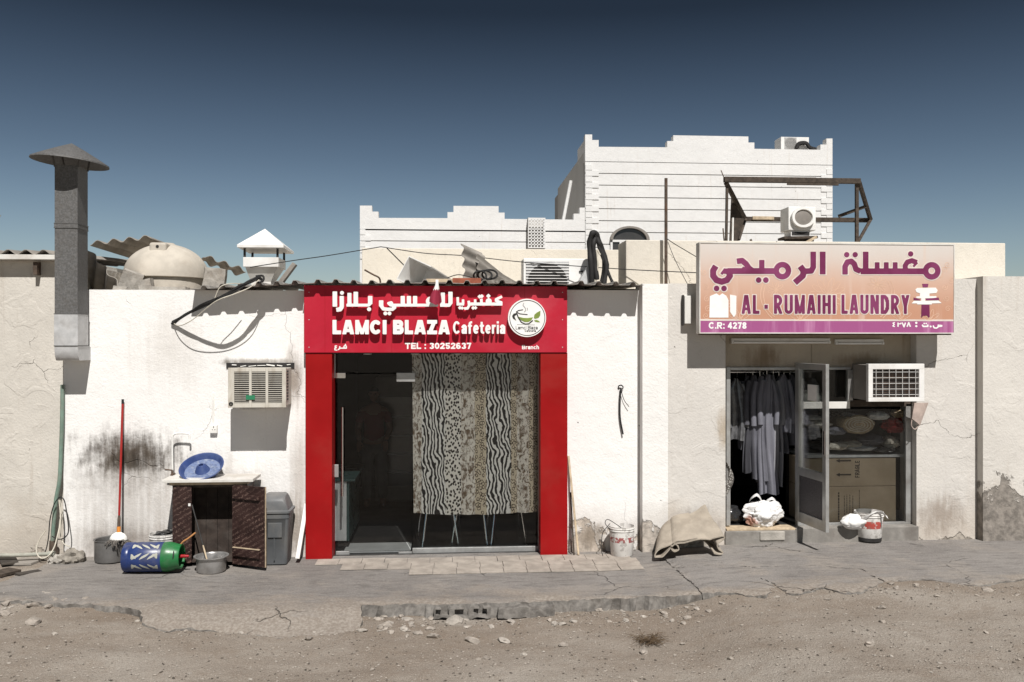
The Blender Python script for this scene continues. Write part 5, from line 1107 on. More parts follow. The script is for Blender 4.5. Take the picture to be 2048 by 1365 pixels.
# cooking pot with ladle
simple('pot_steel', (0.46,0.45,0.44), 0.35, 0.6, var=0.2, scale=7, dirt=(0.13,0.12,0.11), dirtamt=0.6, bump=0.05)
gq = G(424, 1142); CR = 0.168; pc2 = Vector((gq.x, -0.60, zf(gq.x)+0.002))
pt = thing('cooking_pot', 'wide silver cooking pot on the ground in front of the cupboard opening', 'pot', pc2)
mb = MB(); mb.lathe([(0,0.0),(CR*.80,0.0),(CR*.88,0.015),(CR*.90,0.14),(CR*.93,0.155),(CR*1.06,0.162),(CR*1.06,0.168),(CR*.92,0.166),(CR*.86,0.15),(CR*.82,0.02),(0,0.012)], 44, pc2); mb.build('body', 'pot_steel', pt, smooth=True)
ld = thing('ladle', 'long dark ladle with pale handle end standing in the silver pot', 'ladle', pc2+Vector((0,0,0.02)))
E0 = U(384, 1010, YK-0.03); E1 = pc2 + Vector((-.02,0,0.03)); mb = MB(); mm = E1 + (E0-E1)*0.36; mb.tube([E0, mm], 0.0075, 8); mb.build('shaft', 'dark_metal', ld, smooth=True)
mb = MB(); mb.tube([mm, E1], 0.0085, 8); mb.build('grip', 'wood_pale', ld, smooth=True)
# swing bin
simple('bin_grey', (0.095,0.10,0.105), 0.5, var=0.12, scale=5, dirt=(0.17,0.16,0.145), dirtamt=0.5, bump=0.03, spec=0.35)
simple('bin_lid', (0.135,0.14,0.145), 0.5, var=0.12, scale=5, dirt=(0.22,0.205,0.19), dirtamt=0.5, bump=0.03, spec=0.35)
bx, by = UX(549, -0.34), -0.24; BZ = 0.028; bn = thing('swing_bin', 'tall grey plastic swing-lid bin beside the sink cupboard', 'bin', (bx, by, 0)); bn.location.z = BZ
mb = MB(); mb.loft([rrect(bx, by, z, w, d, 0.04) for z, w, d in ((0.005,.27,.26),(0.03,.275,.265),(0.50,.325,.315),(0.505,.335,.325),(0.56,.335,.325))]); mb.build('body', 'bin_grey', bn, smooth=True)
mb = MB(); mb.loft([rrect(bx, by, z, w, d, 0.05) for z, w, d in ((0.562,.36,.35),(0.585,.365,.355),(0.592,.34,.33))]); mb.build('lid_rim', 'bin_lid', bn, smooth=True)
mb = MB(); lz = 0.592; pr = [(-.155,lz),(.155,lz),(.15,lz+.03),(.115,lz+.15),(.09,lz+.165),(-.09,lz+.165),(-.115,lz+.15),(-.15,lz+.03)]
mb.loft([[(bx+x*k, by+yy, lz+(z-lz)*k2) for x, z in pr] for yy, k, k2 in ((-.155,.98,.55),(-.145,1,.72),(-.06,1,1),(.06,1,1),(.145,1,.72),(.155,.98,.55))]); mb.build('lid', 'bin_lid', bn, smooth=True)
mb = MB(); mb.obox((bx-0.005, by-0.112, lz+0.098), (0.19, 0.012, 0.125), Matrix.Rotation(R(-38), 3, 'X')); mb.build('flap', 'bin_grey', bn, bevel=0.006)
mb = MB(); mb.box(bx-.06, bx+.09, by-.163, by-.14, 0.30, 0.46); mb.box(bx+.0, bx+.012, by-.155, by-.135, 0.05, 0.32); mb.build('body_rib', 'bin_grey', bn, bevel=0.004)
# leaning sticks
def stick(a, b, ya, yb, w_, h_, mt, lb):
    A = U(*a, ya); B = U(*b, yb); mb = MB(); mb.beam(A, B, w_, h_); tag(mb.build('leaning_stick', mt, bevel=0.002), lb, 'stick')
stick((595,1118), (613,1008), -0.30, -0.02, 0.045, 0.018, 'white_plastic', 'pale flat batten leaning against the white wall left of the red pillar')
stick((1157,1110), (1137,912), -0.22, -0.02, 0.022, 0.022, 'wood_pale', 'long brown stick leaning right of the red pillar')
stick((1148,1110), (1141,985), -0.20, -0.02, 0.016, 0.016, 'wood_old', 'short thin stick leaning beside the long brown stick')
# cable hook on the white wall
hk = thing('cable_hook', 'black cable tail hanging from a nail on the white wall', 'cable', (UX(1242), -0.03, UZ(868, 1242)))
mb = MB(); mb.tube(spline([U(1238,778,-0.005), U(1237,773,-0.02), U(1242,771,-0.03), U(1246,774,-0.03), U(1245,779,-0.03)]), 0.007, 6); mb.build('hook', 'black_rubber', hk, smooth=True)
mb = MB(); mb.tube(spline([U(1242,776,-0.03), U(1240,800,-0.03), U(1240,835,-0.025), U(1246,869,-0.03)]), 0.010, 8); mb.build('tail', 'black_rubber', hk, smooth=True)
mb = MB(); mb.tube(spline([U(1242,780,-0.03), U(1248,800,-0.03), U(1258,814,-0.04)]), 0.004, 6); mb.build('thin_wire', 'black_rubber', hk, smooth=True)
# folded carpet leaning at the wall
simple('carpet_tan', (0.345,0.30,0.245), 0.95, var=0.14, scale=9, dirt=(0.235,0.20,0.16), dirtamt=0.6, bump=0.5, bscale=120)
cp_pts = [(1395,1079),(1372,1081),(1352,1086),(1342,1097),(1349,1106),(1358,1100),(1350,1092),(1336,1104),(1324,1116),(1313,1119),(1310,1111),(1319,1100),(1338,1093),(1380,1084),(1420,1078),(1444,1073),(1449,1077),(1443,1083),(1435,1088),(1437,1098),(1446,1106),(1440,1110),(1428,1108)]
cpy = -0.62
prof = spline([U(a, b-1, cpy) for a, b in cp_pts], 4); n_ = len(prof)
nrm = []
for i in range(n_):
    d = prof[min(i+1, n_-1)] - prof[max(i-1, 0)]; L = math.hypot(d.x, d.z) or 1; nrm.append(Vector((-d.z/L, 0, d.x/L)))
xc = U(1385, 1080, cpy).x; zg = zf(xc)+0.03; sec = []
for k in range(15):
    t = k/14; ring = []
    for s_ in (-1, 1):
        rng = range(n_) if s_ < 0 else range(n_-1, -1, -1)
        for i in rng:
            p = prof[i] + nrm[i]*(0.006*s_); hgt = max(0, p.z-zg)
            rr = (0.016*math.sin(5*t + p.x*9)*t + 0.030*fbm(p.x*4, t*2.2, 3.0, 3))*min(1, .25+hgt*6)
            ring.append((xc + 0.03*t + (p.x-xc)*(1-(0.22 if p.x < xc else 0.34)*t) , p.y + 0.40*t, zg + hgt*(1-0.15*t) + (0.235*t + 0.13*t*(p.x-xc))*min(1, 0.35 + hgt*4.2) + rr))
    sec.append(ring)
mb = MB(); mb.loft(sec); tag(mb.build('folded_carpet', 'carpet_tan', smooth=True), 'stiff tan carpet folded over and leaning at the wall left of the laundry door', 'carpet')
# ------------------------------------------------------------------ inside the cafe
s = NT('animal_print'); p = s.P(); x, y, z = s.sep(p)
cx0, cx1 = UX(824, 0.2), UX(1078, 0.2)
wx = s.ma('ADD', x, s.ma('MULTIPLY', s.ma('SUBTRACT', s.noise(s.P((1,1,1)), 3.0, 3), 0.5), 0.05))
zn = s.noise(s.P((1,0,0.8)), 5.0, 3, 0.5); zn2 = s.noise(s.P((1.0,0,0.55), False, (2,0,1)), 9, 2, 0.5)
zeb = s.ma('SINE', s.ma('ADD', s.ma('ADD', s.ma('MULTIPLY', x, 150.0), s.ma('MULTIPLY', z, 16.0)), s.ma('MULTIPLY', s.ma('ADD', zn, s.ma('MULTIPLY', zn2, 0.5)), 26.0)))
zebc = s.mix(s.map(zeb, -0.1, 0.15), (0.025,0.023,0.022), (0.68,0.66,0.62))
lp = s.comb(x, s.ma('MULTIPLY', z, 0.72), 0.0); lpw = s.vadd(lp, s.comb(s.ma('MULTIPLY', s.noise(lp, 30, 2), 0.02), s.ma('MULTIPLY', s.noise(s.P((1,0,1), False, (3,0,0)), 30, 2), 0.02), 0.0))
leo = s.vor(lpw, 33, dim='2D'); leoc = s.mix(s.map(leo, 0.30, 0.38), (0.035,0.028,0.024), (0.66,0.63,0.57))
leo2 = s.vor(lpw, 27, dim='2D'); leo2c = s.mix(s.ma('MULTIPLY', s.map(leo2, 0.22, 0.28), s.map(leo2, 0.40, 0.46, 1, 0)), (0.52,0.45,0.34), (0.07,0.05,0.035))
fu = s.noise(s.P((1.4,0,0.8), False, (0.5,0,0)), 15, 5, 0.62, 1.2); fu2 = s.noise(s.P((2.0,0,1.0)), 38, 3, 0.6, 0.5)
furc = s.mix(s.map(fu, 0.38, 0.56), (0.15,0.105,0.07), (0.66,0.62,0.55)); furc = s.mix(s.map(fu2, 0.58, 0.66), furc, (0.03,0.022,0.018))
edges = [824, 843, 890, 922, 950, 972, 1022, 1034, 1058]      # bands of different prints across the cloth
prints = [furc, zebc, leoc, furc, leo2c, zebc, leo2c, furc, leo2c]
col_c = prints[0]
for e_, pr_ in zip(edges[1:], prints[1:]):
    col_c = s.mix(s.map(wx, UX(e_, 0.2)-0.002, UX(e_, 0.2)+0.002), col_c, pr_)
s.fin(col_c, 0.85, 0, None, 0.15)
def cfn(u, v):
    X = cx0 + (cx1-cx0)*u; ztop = gz1 - 0.005; zbot = UZ(1026, 900, 0.2) - 0.025*math.sin(math.pi*u) + 0.003*math.sin(u*40)
    z = ztop + (zbot-ztop)*v; side = 0.02*v*(u-0.5)*-1.0 + (0.02*v if u < 0.2 else 0)
    dep = 0.007*math.sin(u*52 + 1.2*math.sin(v*2)) + 0.012*math.sin(u*17+1) + (0.012*math.sin(u*70) if u > .78 else 0)
    dep *= 0.55 + 0.45*v
    return (X + side*0.6, 0.205 + dep + 0.01*math.sin(v*4), z)
mb = MB(); mb.grid(cfn, 220, 30, (0, 0.003, 0))
tag(mb.build('curtain', 'animal_print', smooth=True), 'animal-print curtain with zebra and leopard bands hung behind the shop window', 'curtain')
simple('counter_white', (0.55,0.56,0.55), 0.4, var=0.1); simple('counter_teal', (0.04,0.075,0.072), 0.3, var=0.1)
ct = thing('display_counter', 'white and teal display counter just inside the glass door', 'counter', (UX(690, 0.6), 0.6, 0.012))
A = U(673, 1085, 0.45); B = U(694, 962, 0.45)
mb = MB(); mb.box(UX(640, 0.45), B.x, 0.40, 1.6, 0.10, B.z); mb.build('body', 'counter_white', ct, bevel=0.005)
mb = MB(); mb.box(B.x, B.x+0.03, 0.405, 1.6, 0.10, B.z-0.004); mb.build('side_glass', 'counter_teal', ct)
mb = MB(); mb.box(UX(640, 0.45), B.x+0.10, 0.38, 1.65, B.z+0.001, B.z+0.03); mb.build('top', 'counter_teal', ct, bevel=0.004)
mb = MB(); mb.box(UX(640, 0.45), B.x+0.02, 0.43, 1.58, 0.012, 0.099); mb.build('plinth', 'dark_metal', ct)
simple('seat_black', (0.03,0.03,0.032), 0.5, var=0.2)
def chair(px, y, rot, label):
    c = Vector((UX(px, y), y, 0.013)); t = thing('cafe_chair', label, 'chair', c, 'chairs behind the cafe window'); M = Matrix.Rotation(rot, 3, 'Z')
    q = lambda a, b, z: c + M @ Vector((a, b, z))
    mb = MB(); mb.loft([[q(a, b, z) for a, b, _ in rrect(0, 0, 0, .40, .40, .05)] for z in (0.44, 0.48)]); mb.build('seat', 'seat_black', t, smooth=True)
    mb = MB(); mb.grid(lambda u, v: q(-.19+.38*u, .19+.03*v-.03*math.sin(math.pi*u)+.02, .60+.24*v), 8, 4, (0, .015, 0)); mb.build('backrest', 'seat_black', t, smooth=True)
    for a, b in ((-.18,-.18),(.18,-.18),(-.18,.18),(.18,.18)):
        mb = MB(); mb.tube(spline([q(a*.85, b*.85, .44), q(a, b, .25), q(a*1.18, b*1.18, 0.0)] if b < 0 else [q(a, b+.03, .84), q(a*.95, b, .44), q(a*1.1, b*1.1, .22), q(a*1.18, b*1.25, 0.0)], 4), 0.011, 8); mb.build('leg', 'chrome', t, smooth=True)
    return t
chair(876, 0.62, 0.15, 'chrome-legged chair behind the window nearest the glass door'); chair(945, 0.66, -0.2, 'chrome-legged chair in the middle behind the cafe window'); chair(1012, 0.60, 0.1, 'chrome-legged chair behind the window nearest the right pillar')
mb = MB(); mb.box(UX(690,.35), UX(822,.35), .16, .62, .013, .024); tag(mb.build('sunlit_floor_patch', 'counter_white', bevel=0.003), 'pale thin slab standing in for the sunlit floor just inside the glass door', 'mat')  # sunlit patch of floor, painted as a thin pale slab
# fridge, dim at the back
mb = MB(); fa = UX(800, 3.8); mb.box(fa-.35, fa+.35, 3.4, 4.1, 0.013, 1.9); fr_ = thing('drinks_fridge', 'tall drinks fridge dim at the back of the cafe', 'fridge', (fa, 3.7, 0.013)); mb.build('cabinet', 'frame_grey', fr_, bevel=0.02)
mb = MB(); mb.box(fa-.30, fa+.30, 3.375, 3.40, 0.25, 1.6); mb.build('glass_door', 'window_dark', fr_)
for k in range(4):
    mb = MB(); mb.box(fa-.29, fa+.29, 3.36, 3.374, 0.45+k*.28, 0.465+k*.28); mb.build('shelf', 'galv_bright', fr_)
# person standing inside the door
simple('skin', (0.22,0.125,0.085), 0.6, var=0.08); simple('shirt_red', (0.16,0.02,0.022), 0.9, var=0.2); simple('trousers_grey', (0.13,0.125,0.12), 0.9, var=0.2); simple('hair_black', (0.012,0.011,0.010), 0.7, var=0.2)
pp = Vector((UX(748, 3.0), 3.0, 0.013)); ps = thing('person', 'person in red shirt and grey trousers standing dimly behind the glass door', 'person', pp)
def skin(name, verts, edges, radii, mat, root=0, sub_=2):
    me = bpy.data.meshes.new(name); me.from_pydata([tuple(Vector(v)) for v in verts], edges, []); ob = bpy.data.objects.new(name, me); COL.objects.link(ob); ob.parent = ps
    m1 = ob.modifiers.new('skin', 'SKIN'); m1.use_smooth_shade = True
    for i, r_ in enumerate(radii):
        sv = me.skin_vertices[0].data[i]; sv.radius = (r_, r_) if not isinstance(r_, tuple) else r_; sv.use_root = (i == root)
    m2 = ob.modifiers.new('subdivision', 'SUBSURF'); m2.levels = 1; m2.render_levels = sub_; me.materials.append(MATS[mat]); OFF[ob.name] = pp; return ob
bodyv = [(0,0,.92),(0,.01,1.12),(0,.0,1.32),(0,0,1.44),(0,-.01,1.54),(-.17,0,1.40),(.17,0,1.40),(-.24,.02,1.14),(.24,.02,1.14),(-.20,-.14,.98),(.18,-.16,1.0),(-.09,0,.88),(.09,0,.88),(-.10,-.02,.48),(.12,-.02,.48),(-.10,.02,.08),(.13,.02,.08),(-.10,-.13,.04),(.14,-.13,.04)]
bodye = [(0,1),(1,2),(2,3),(3,4),(3,5),(3,6),(5,7),(6,8),(7,9),(8,10),(0,11),(0,12),(11,13),(12,14),(13,15),(14,16),(15,17),(16,18)]
bo = skin('body', bodyv, bodye, [(.15,.11),(.14,.10),(.16,.11),(.09,.08),.055,.07,.07,.048,.048,.036,.036,.10,.10,.07,.07,.05,.05,.045,.045], 'skin')
skin('trousers', [(0,0,.95),(-.095,0,.86),(.095,0,.86),(-.10,-.02,.48),(.12,-.02,.48),(-.10,.02,.10),(.13,.02,.10)], [(0,1),(0,2),(1,3),(2,4),(3,5),(4,6)], [(.165,.125),.115,.115,.088,.088,.072,.072], 'trousers_grey')
skin('shirt', [(0,0,.90),(0,.01,1.12),(0,0,1.32),(0,0,1.42),(-.17,0,1.40),(.17,0,1.40),(-.225,.015,1.22),(.225,.015,1.22)], [(0,1),(1,2),(2,3),(3,4),(3,5),(4,6),(5,7)], [(.175,.13),(.16,.12),(.18,.13),(.10,.09),.085,.085,.068,.068], 'shirt_red')
hd_ = MB(); hc = pp + Vector((0,-.02,1.655))
def headfn(k=1.0, z0=-1.0):
    vs = []; nu, nv = 24, 16
    for j in range(nv+1):
        for i in range(nu):
            a = 2*math.pi*i/nu; b = math.pi*(j/nv-.5); d = Vector((math.cos(a)*math.cos(b), math.sin(a)*math.cos(b), math.sin(b)))
            w_ = .075*(1 - .22*max(0, -d.z)); l_ = .095
            nose = .022*max(0, 1-((d.x/.22)**2 + ((d.z+.12)/.28)**2)) if d.y < 0 else 0
            vs.append(hc + Vector((d.x*w_*k, (d.y*l_ - nose)*k, d.z*.115*k)))
    return vs, [(j*nu+i, j*nu+(i+1) % nu, (j+1)*nu+(i+1) % nu, (j+1)*nu+i) for j in range(nv) for i in range(nu)]
v_, f_ = headfn(); hd_.add(v_, f_); head = hd_.build('head', 'skin', ps, smooth=True)
v_, f_ = headfn(1.06); hb = MB(); hb.add(v_, [f for f in f_ if all((v_[i]-hc).z > .045 or ((v_[i]-hc).y > .01 and (v_[i]-hc).z > -.05) for i in f)]); hb.build('hair', 'hair_black', head, smooth=True)
for sx in (-1, 1):
    mb = MB(); mb.lathe([(0,-.006),(.012,0),(0,.006)], 10, hc+Vector((sx*.03,-.083,.01)), Matrix.Rotation(R(90), 3, 'X')); mb.build('eye', 'hair_black', head, smooth=True)
    mb = MB(); mb.lathe([(.0,-.012),(.028,0),(.0,.012)], 10, hc+Vector((sx*.077,.0,-.005)), Matrix.Rotation(R(90), 3, 'Y')); mb.build('ear', 'skin', head, smooth=True)
    h0 = pp + Vector((-.20 if sx < 0 else .18, -.15, .985)); 
    mb = MB(); mb.loft([rrect(h0.x, h0.y, h0.z - t_, w_, .03, .012, 2) for t_, w_ in ((0,.05),(.05,.08),(.09,.075))])
    for k, L in enumerate((.062,.072,.068,.052)):
        fx_ = h0.x - .028 + k*.019; mb.tube([(fx_, h0.y, h0.z-.085), (fx_, h0.y-.008, h0.z-.085-L*.5), (fx_, h0.y-.024, h0.z-.085-L)], [.0085,.008,.006], 6)
    mb.tube([(h0.x-sx*.03, h0.y-.005, h0.z-.03), (h0.x-sx*.055, h0.y-.015, h0.z-.06), (h0.x-sx*.055, h0.y-.025, h0.z-.09)], [.011,.010,.007], 6)
    mb.build('hand', 'skin', ps, smooth=True)

# ------------------------------------------------------------------ inside the laundry
simple('robe_lilac', (0.185,0.185,0.215), 0.9, var=0.12, scale=5, bump=0.1); simple('robe_white', (0.24,0.24,0.26), 0.9, var=0.1, scale=5, bump=0.1); simple('robe_grey', (0.10,0.10,0.115), 0.9, var=0.15, scale=5); simple('film_bag', (0.13,0.13,0.135), 0.2, var=0.4, scale=14, bump=0.4, bscale=12, spec=0.6)
RY_ = 0.42
rl = MB(); zr = UZ(744, 1520, RY_); rl.tube([(XO0+0.02, RY_, zr), (UX(1600, RY_), RY_, zr)], 0.014, 8); tag(rl.build('clothes_rail', 'chrome', smooth=True), 'metal rail carrying the hanging robes inside the laundry door', 'rail')
def robe(pxc, w, ztop, zbot, y, seed, mt, label, flare=1.35):
    xc = UX(pxc, y); t = thing('hanging_robe', label, 'robe', (xc, y, zbot), 'clothes hanging inside the laundry'); rg_ = random.Random(seed); ph = [rg_.uniform(0, 6) for _ in range(5)]; secs = []
    for j in range(15):
        v = j/14; z = ztop + (zbot-ztop)*v; hw_ = w*(0.10 + 0.34*min(1, v*7))*(1 + (flare-1)*v); dp = 0.05 + 0.045*v; ring = []
        for i in range(40):
            a = 2*math.pi*i/40; f = 1 + (0.12 + 0.22*v)*math.sin(5*a + ph[0] + 1.1*v) + (.06+0.20*v)*math.sin(11*a + ph[1]) + .10*math.sin(17*a+ph[4])
            ring.append((xc + hw_*math.cos(a)*(0.85+0.15*f) + 0.02*math.sin(v*5+ph[2]), y + dp*math.sin(a)*f, z + 0.012*math.sin(a*3+ph[3])*v))
        secs.append(ring)
    mb = MB(); mb.loft(secs); mb.build('robe_body', mt, t, smooth=True)
    for sx in (-1, 1):
        mb = MB(); mb.tube(spline([(xc+sx*w*.26, y-.01, ztop-.07), (xc+sx*w*.44, y-.03, ztop-.22), (xc+sx*w*(.50), y-.05, ztop-.42), (xc+sx*w*.48, y-.05, ztop-.60)], 4), [.030]*5+[.034]*4+[.036]*4, 10); mb.build('sleeve', mt, t, smooth=True)
    mb = MB(); mb.tube(spline([(xc, y, zr), (xc+.02, y, zr+.03), (xc, y, zr+.035), (xc, y, ztop-.01)], 3), 0.004, 6); mb.build('hanger_hook', 'chrome', t, smooth=True)
zt0 = zr-0.03
for k, (px, w_, pb, dy, mt, fl_, lb) in enumerate([(1474,.24,880,.05,'film_bag',1.0,'short garment in clear film hanging at the left of the laundry doorway'),(1506,.20,945,.02,'robe_grey',1.25,'dark grey robe with one sleeve out, left of the pale ones'),
        (1520,.20,958,-.03,'robe_lilac',1.3,'pale lilac robe second from the left of the row'),(1534,.21,985,-.07,'robe_lilac',1.35,'longest pale lilac robe in the middle of the doorway'),(1547,.19,972,-.01,'robe_white',1.3,'whitish robe hanging right of the longest one'),
        (1558,.18,905,.05,'robe_grey',1.2,'grey robe ending at hip height near the jamb'),(1568,.18,865,.0,'robe_lilac',1.2,'short lilac shirt beside the right jamb'),(1580,.18,890,.10,'robe_grey',1.2,'dark garment deepest in the row by the jamb'),
        (1492,.18,900,.12,'robe_grey',1.2,'dim grey garment between the film bag and the robes'),(1527,.19,965,.10,'robe_white',1.3,'whitish robe half hidden behind the lilac ones')]):
    robe(px, w_, zt0 - (.05 if k == 0 else .01*(k % 3)), UZ(pb, px, RY_), RY_+dy, k+1, mt, lb, fl_)
# laundry bag on the threshold
s = NT('bag_white'); p = s.P(); x, y, z = s.sep(p); bgx, bgz = UX(1500, -0.05), UZ(1042, 1500, -0.05)
dd = s.ma('ADD', s.ma('MULTIPLY', s.ma('ABSOLUTE', s.ma('SUBTRACT', x, bgx)), 7.0), s.ma('MULTIPLY', s.ma('ABSOLUTE', s.ma('SUBTRACT', z, bgz)), 8.0))
rm = s.map(s.ma('ADD', dd, s.ma('MULTIPLY', s.noise(p, 14, 4), 1.2)), 0.9, 1.5, 1, 0)
c = s.mix(s.ma('MULTIPLY', rm, 0.8), (0.74,0.73,0.72), (0.36,0.115,0.05)); s.fin(c, 0.4, 0, s.bump(s.noise(s.P((1,1,2.2)), 12, 4, 0.6, 1.0), 0.6, 0.03), 0.4)
P = U(1525, 1052, -0.02); zt2 = ZLF-0.012
bag = thing('laundry_bag', 'stuffed white plastic carrier bag with red print on the laundry threshold', 'bag', (P.x, -0.02, zt2))
mb = lump((P.x, -0.02, zt2+0.135), 0.215, 0.14, 0.155, 0.22, 1.5, 6, 70, 44, crease=0.22); mb.build('bag_body', 'bag_white', bag, smooth=True)
for sx, k in ((-1, 1), (1, .7)):
    xh = P.x + sx*.09; mb = MB(); mb.grid(lambda u, v, xh=xh, k=k: (xh + .085*math.cos(math.pi*u) + .015*v, -0.05 + .03*v + .02*math.sin(u*9), zt2+.22 + .15*k*math.sin(math.pi*u)**.7 + .028*(v-.5)*math.sin(math.pi*u) - .03*abs(math.cos(math.pi*u))), 18, 3, (0, .003, 0)); mb.build('bag_handle', 'bag_white', bag, smooth=True)
mb = lump((UX(1462, 0.15), 0.12, ZLF+0.10), 0.12, 0.10, 0.10, 0.3, 1.4, 12); tag(mb.build('dark_bundle', 'black_plastic', smooth=True), 'dark bundle slumped inside the doorway at the left jamb', 'bundle')
s = NT('crochet'); p = s.P(); c = s.mix(s.map(s.vor(p, 60), 0.25, 0.45), (0.55,0.53,0.49), (0.10,0.09,0.08)); s.fin(c, 0.95)
mb = MB(); mb.grid(lambda u, v: (XO0+0.012 + (0.02 + .10*math.sin(math.pi*min(1, v*1.1)))*u, -0.05 + .03*math.sin(u*5+v*3), UZ(922, 1455, 0) + (UZ(1002, 1455, 0)-UZ(922, 1455, 0))*v), 10, 20, (0, .004, 0))
tag(mb.build('crochet_cloth', 'crochet', smooth=True), 'pale crocheted cloth hanging on the left door jamb', 'cloth')
# shelf unit and goods behind the window
simple('shelf_dark', (0.05,0.045,0.04), 0.7)
sh = thing('goods_shelf', 'shelf inside the laundry window carrying bundles and jars', 'shelf', (UX(1700, 0.4), 0.4, ZLF))
zs_ = UZ(905, 1700, 0.3); zu_ = UZ(806, 1650, 0.2)
mb = MB(); mb.box(UX(1598, 0.3), UX(1822, 0.3), 0.06, 0.75, zs_-.03, zs_); mb.build('board', 'galv_bright', sh)
mb = MB(); mb.box(UX(1606, 0.1), UX(1700, 0.1), 0.04, 0.17, zu_-.03, zu_); mb.build('board', 'old_white_metal', sh)
for px in (1599, 1815):
    mb = MB(); mb.box(UX(px, .3), UX(px, .3)+.03, 0.70, 0.73, ZLF, zu_); mb.build('upright', 'shelf_dark', sh)
mb = MB(); mb.box(UX(1598, 0.76), UX(1830, 0.76), 0.76, 0.79, ZLF, UZ(735, 1700, .7)); mb.build('back_board', 'laundry_room', sh)
s = NT('carton'); p = s.P(); c = s.mix(s.map(s.noise(p, 4, 5), 0.3, 0.7), (0.30,0.235,0.165), (0.37,0.295,0.215)); s.fin(c, 0.9, 0, None, 0.15)
simple('ink', (0.05,0.04,0.035), 0.9)
YX = 0.07; A = U(1607, 1044, YX); B = U(1792, 903, YX); zsp = UZ(973, 1700, YX)
for nm, z0_, z1_, lb in (('carton', ZLF, zsp-.004, 'lower brown carton with printed lines on its side behind the window'), ('carton', zsp, zs_-.04, 'upper brown carton with arrows and fragile mark behind the window')):
    t = thing(nm, lb, 'carton', ((A.x+B.x)/2, YX+.2, z0_)); mb = MB(); mb.box(A.x, B.x, YX, YX+.45, z0_, z1_); mb.build('box', 'carton', t, bevel=0.006)
    if z0_ > ZLF + .1:
        for py in (922, 950):
            A1 = U(1672, py, YX); B1 = U(1702, py, YX); mb = MB(); zc = A1.z
            mb.prism([(A1.x, zc), (A1.x+.045, zc+.022), (A1.x+.045, zc+.009), (B1.x, zc+.009), (B1.x, zc-.009), (A1.x+.045, zc-.009), (A1.x+.045, zc-.022)], YX-.0025, YX-.0005); mb.build('arrow', 'ink', t)
        cpx = U(1710, 955, YX); Hh = U(1710, 920, YX).z - cpx.z
        mb = MB(); cur = 0.0      # word printed sideways
        FR = {'F': [[(0,0),(0,1)],[(0,.92),(.5,.92)],[(0,.5),(.42,.5)]], 'R': [[(0,0),(0,1)],[(0,.92),(.45,.92),(.55,.75),(.45,.55),(0,.5)],[(.25,.5),(.55,0)]], 'A': [[(0,0),(.3,1),(.6,0)],[(.12,.3),(.48,.3)]], 'G': [[(.55,.8),(.3,.95),(.05,.6),(.05,.3),(.3,.05),(.55,.25),(.55,.48),(.32,.48)]], 'I': [[(0.05,0),(0.05,1)]], 'L': [[(0,1),(0,.06),(.5,.06)]], 'E': [[(0,0),(0,1)],[(0,.93),(.5,.93)],[(0,.5),(.45,.5)],[(0,.06),(.5,.06)]]}
        tw = sum((.3 if c_ == 'I' else .78) for c_ in 'FRAGILE'); st_l = []
        for c_ in 'FRAGILE':
            for pl in FR[c_]: st_l.append(('p', [(cur+a, b) for a, b in pl], .17))
            cur += .3 if c_ == 'I' else .78
        V, F = drawn(st_l, -.2, tw+.2, -.2, 1.2, .04); wz_ = .055
        solid(mb, V, F, lambda a, b: (cpx.x + (1-b)*wz_, YX-.0025, cpx.z + a/tw*Hh), lambda a, b: (cpx.x + (1-b)*wz_, YX-.0005, cpx.z + a/tw*Hh)); struct(mb.build('lettering', 'ink', t), 'stuff')
    else:
        mb = MB()
        for k, (px, p0, p1) in enumerate(((1676,985,1040),(1688,992,1030),(1693,990,1026),(1699,990,1028),(1705,992,1026),(1718,980,1022))):
            X_ = UX(px, YX); zz = UZ(p1, 1690, YX); ze = UZ(p0, 1690, YX)
            while zz < ze: L_ = random.uniform(.012, .035); mb.box(X_, X_+(.016 if k == 0 else .007), YX-.002, YX-.0005, zz, min(ze, zz+L_)); zz += L_ + .008
        struct(mb.build('printed_line', 'ink', t), 'stuff')
# bundles, rolled carpets
simple('cloth_pile', (0.66,0.65,0.63), 0.9, var=0.1, scale=9, bump=0.3); simple('carpet_brown', (0.40,0.31,0.21), 0.95, var=0.3, scale=25, bump=0.4, bscale=90); simple('carpet_cream', (0.60,0.55,0.47), 0.95, var=0.25, scale=18, bump=0.4); simple('blanket_red', (0.26,0.03,0.03), 0.95, var=0.3, scale=9)
def roll(px, py, y0, rx, rz, mt, lb):
    P = U(px, py, y0); mb = MB(); secs = []
    for yy, k in ((0,.9),(.03,1),(.35,1),(.38,.9)):
        secs.append([(P.x + rx*k*math.cos(2*math.pi*i/30)*(1+.04*math.sin(i*1.7)), y0+yy, P.z + rz*k*math.sin(2*math.pi*i/30)*(1+.05*math.sin(i*1.1))) for i in range(30)])
    mb.loft(secs); t = thing('rolled_carpet', lb, 'carpet', (P.x, y0, P.z-rz)); mb.build('roll', mt, t, smooth=True)
    mb = MB(); mb.tube([(P.x + rx*(.88-.028*i/2)*math.cos(i*.5), y0-.002, P.z + rz*(.86-.028*i/2)*math.sin(i*.5)) for i in range(52)], .006, 5); mb.build('spiral_edge', 'carpet_cream', t, smooth=True)
roll(1718, 850, 0.10, 0.21, 0.115, 'carpet_brown', 'thick brown carpet roll on the shelf behind the laundry window')
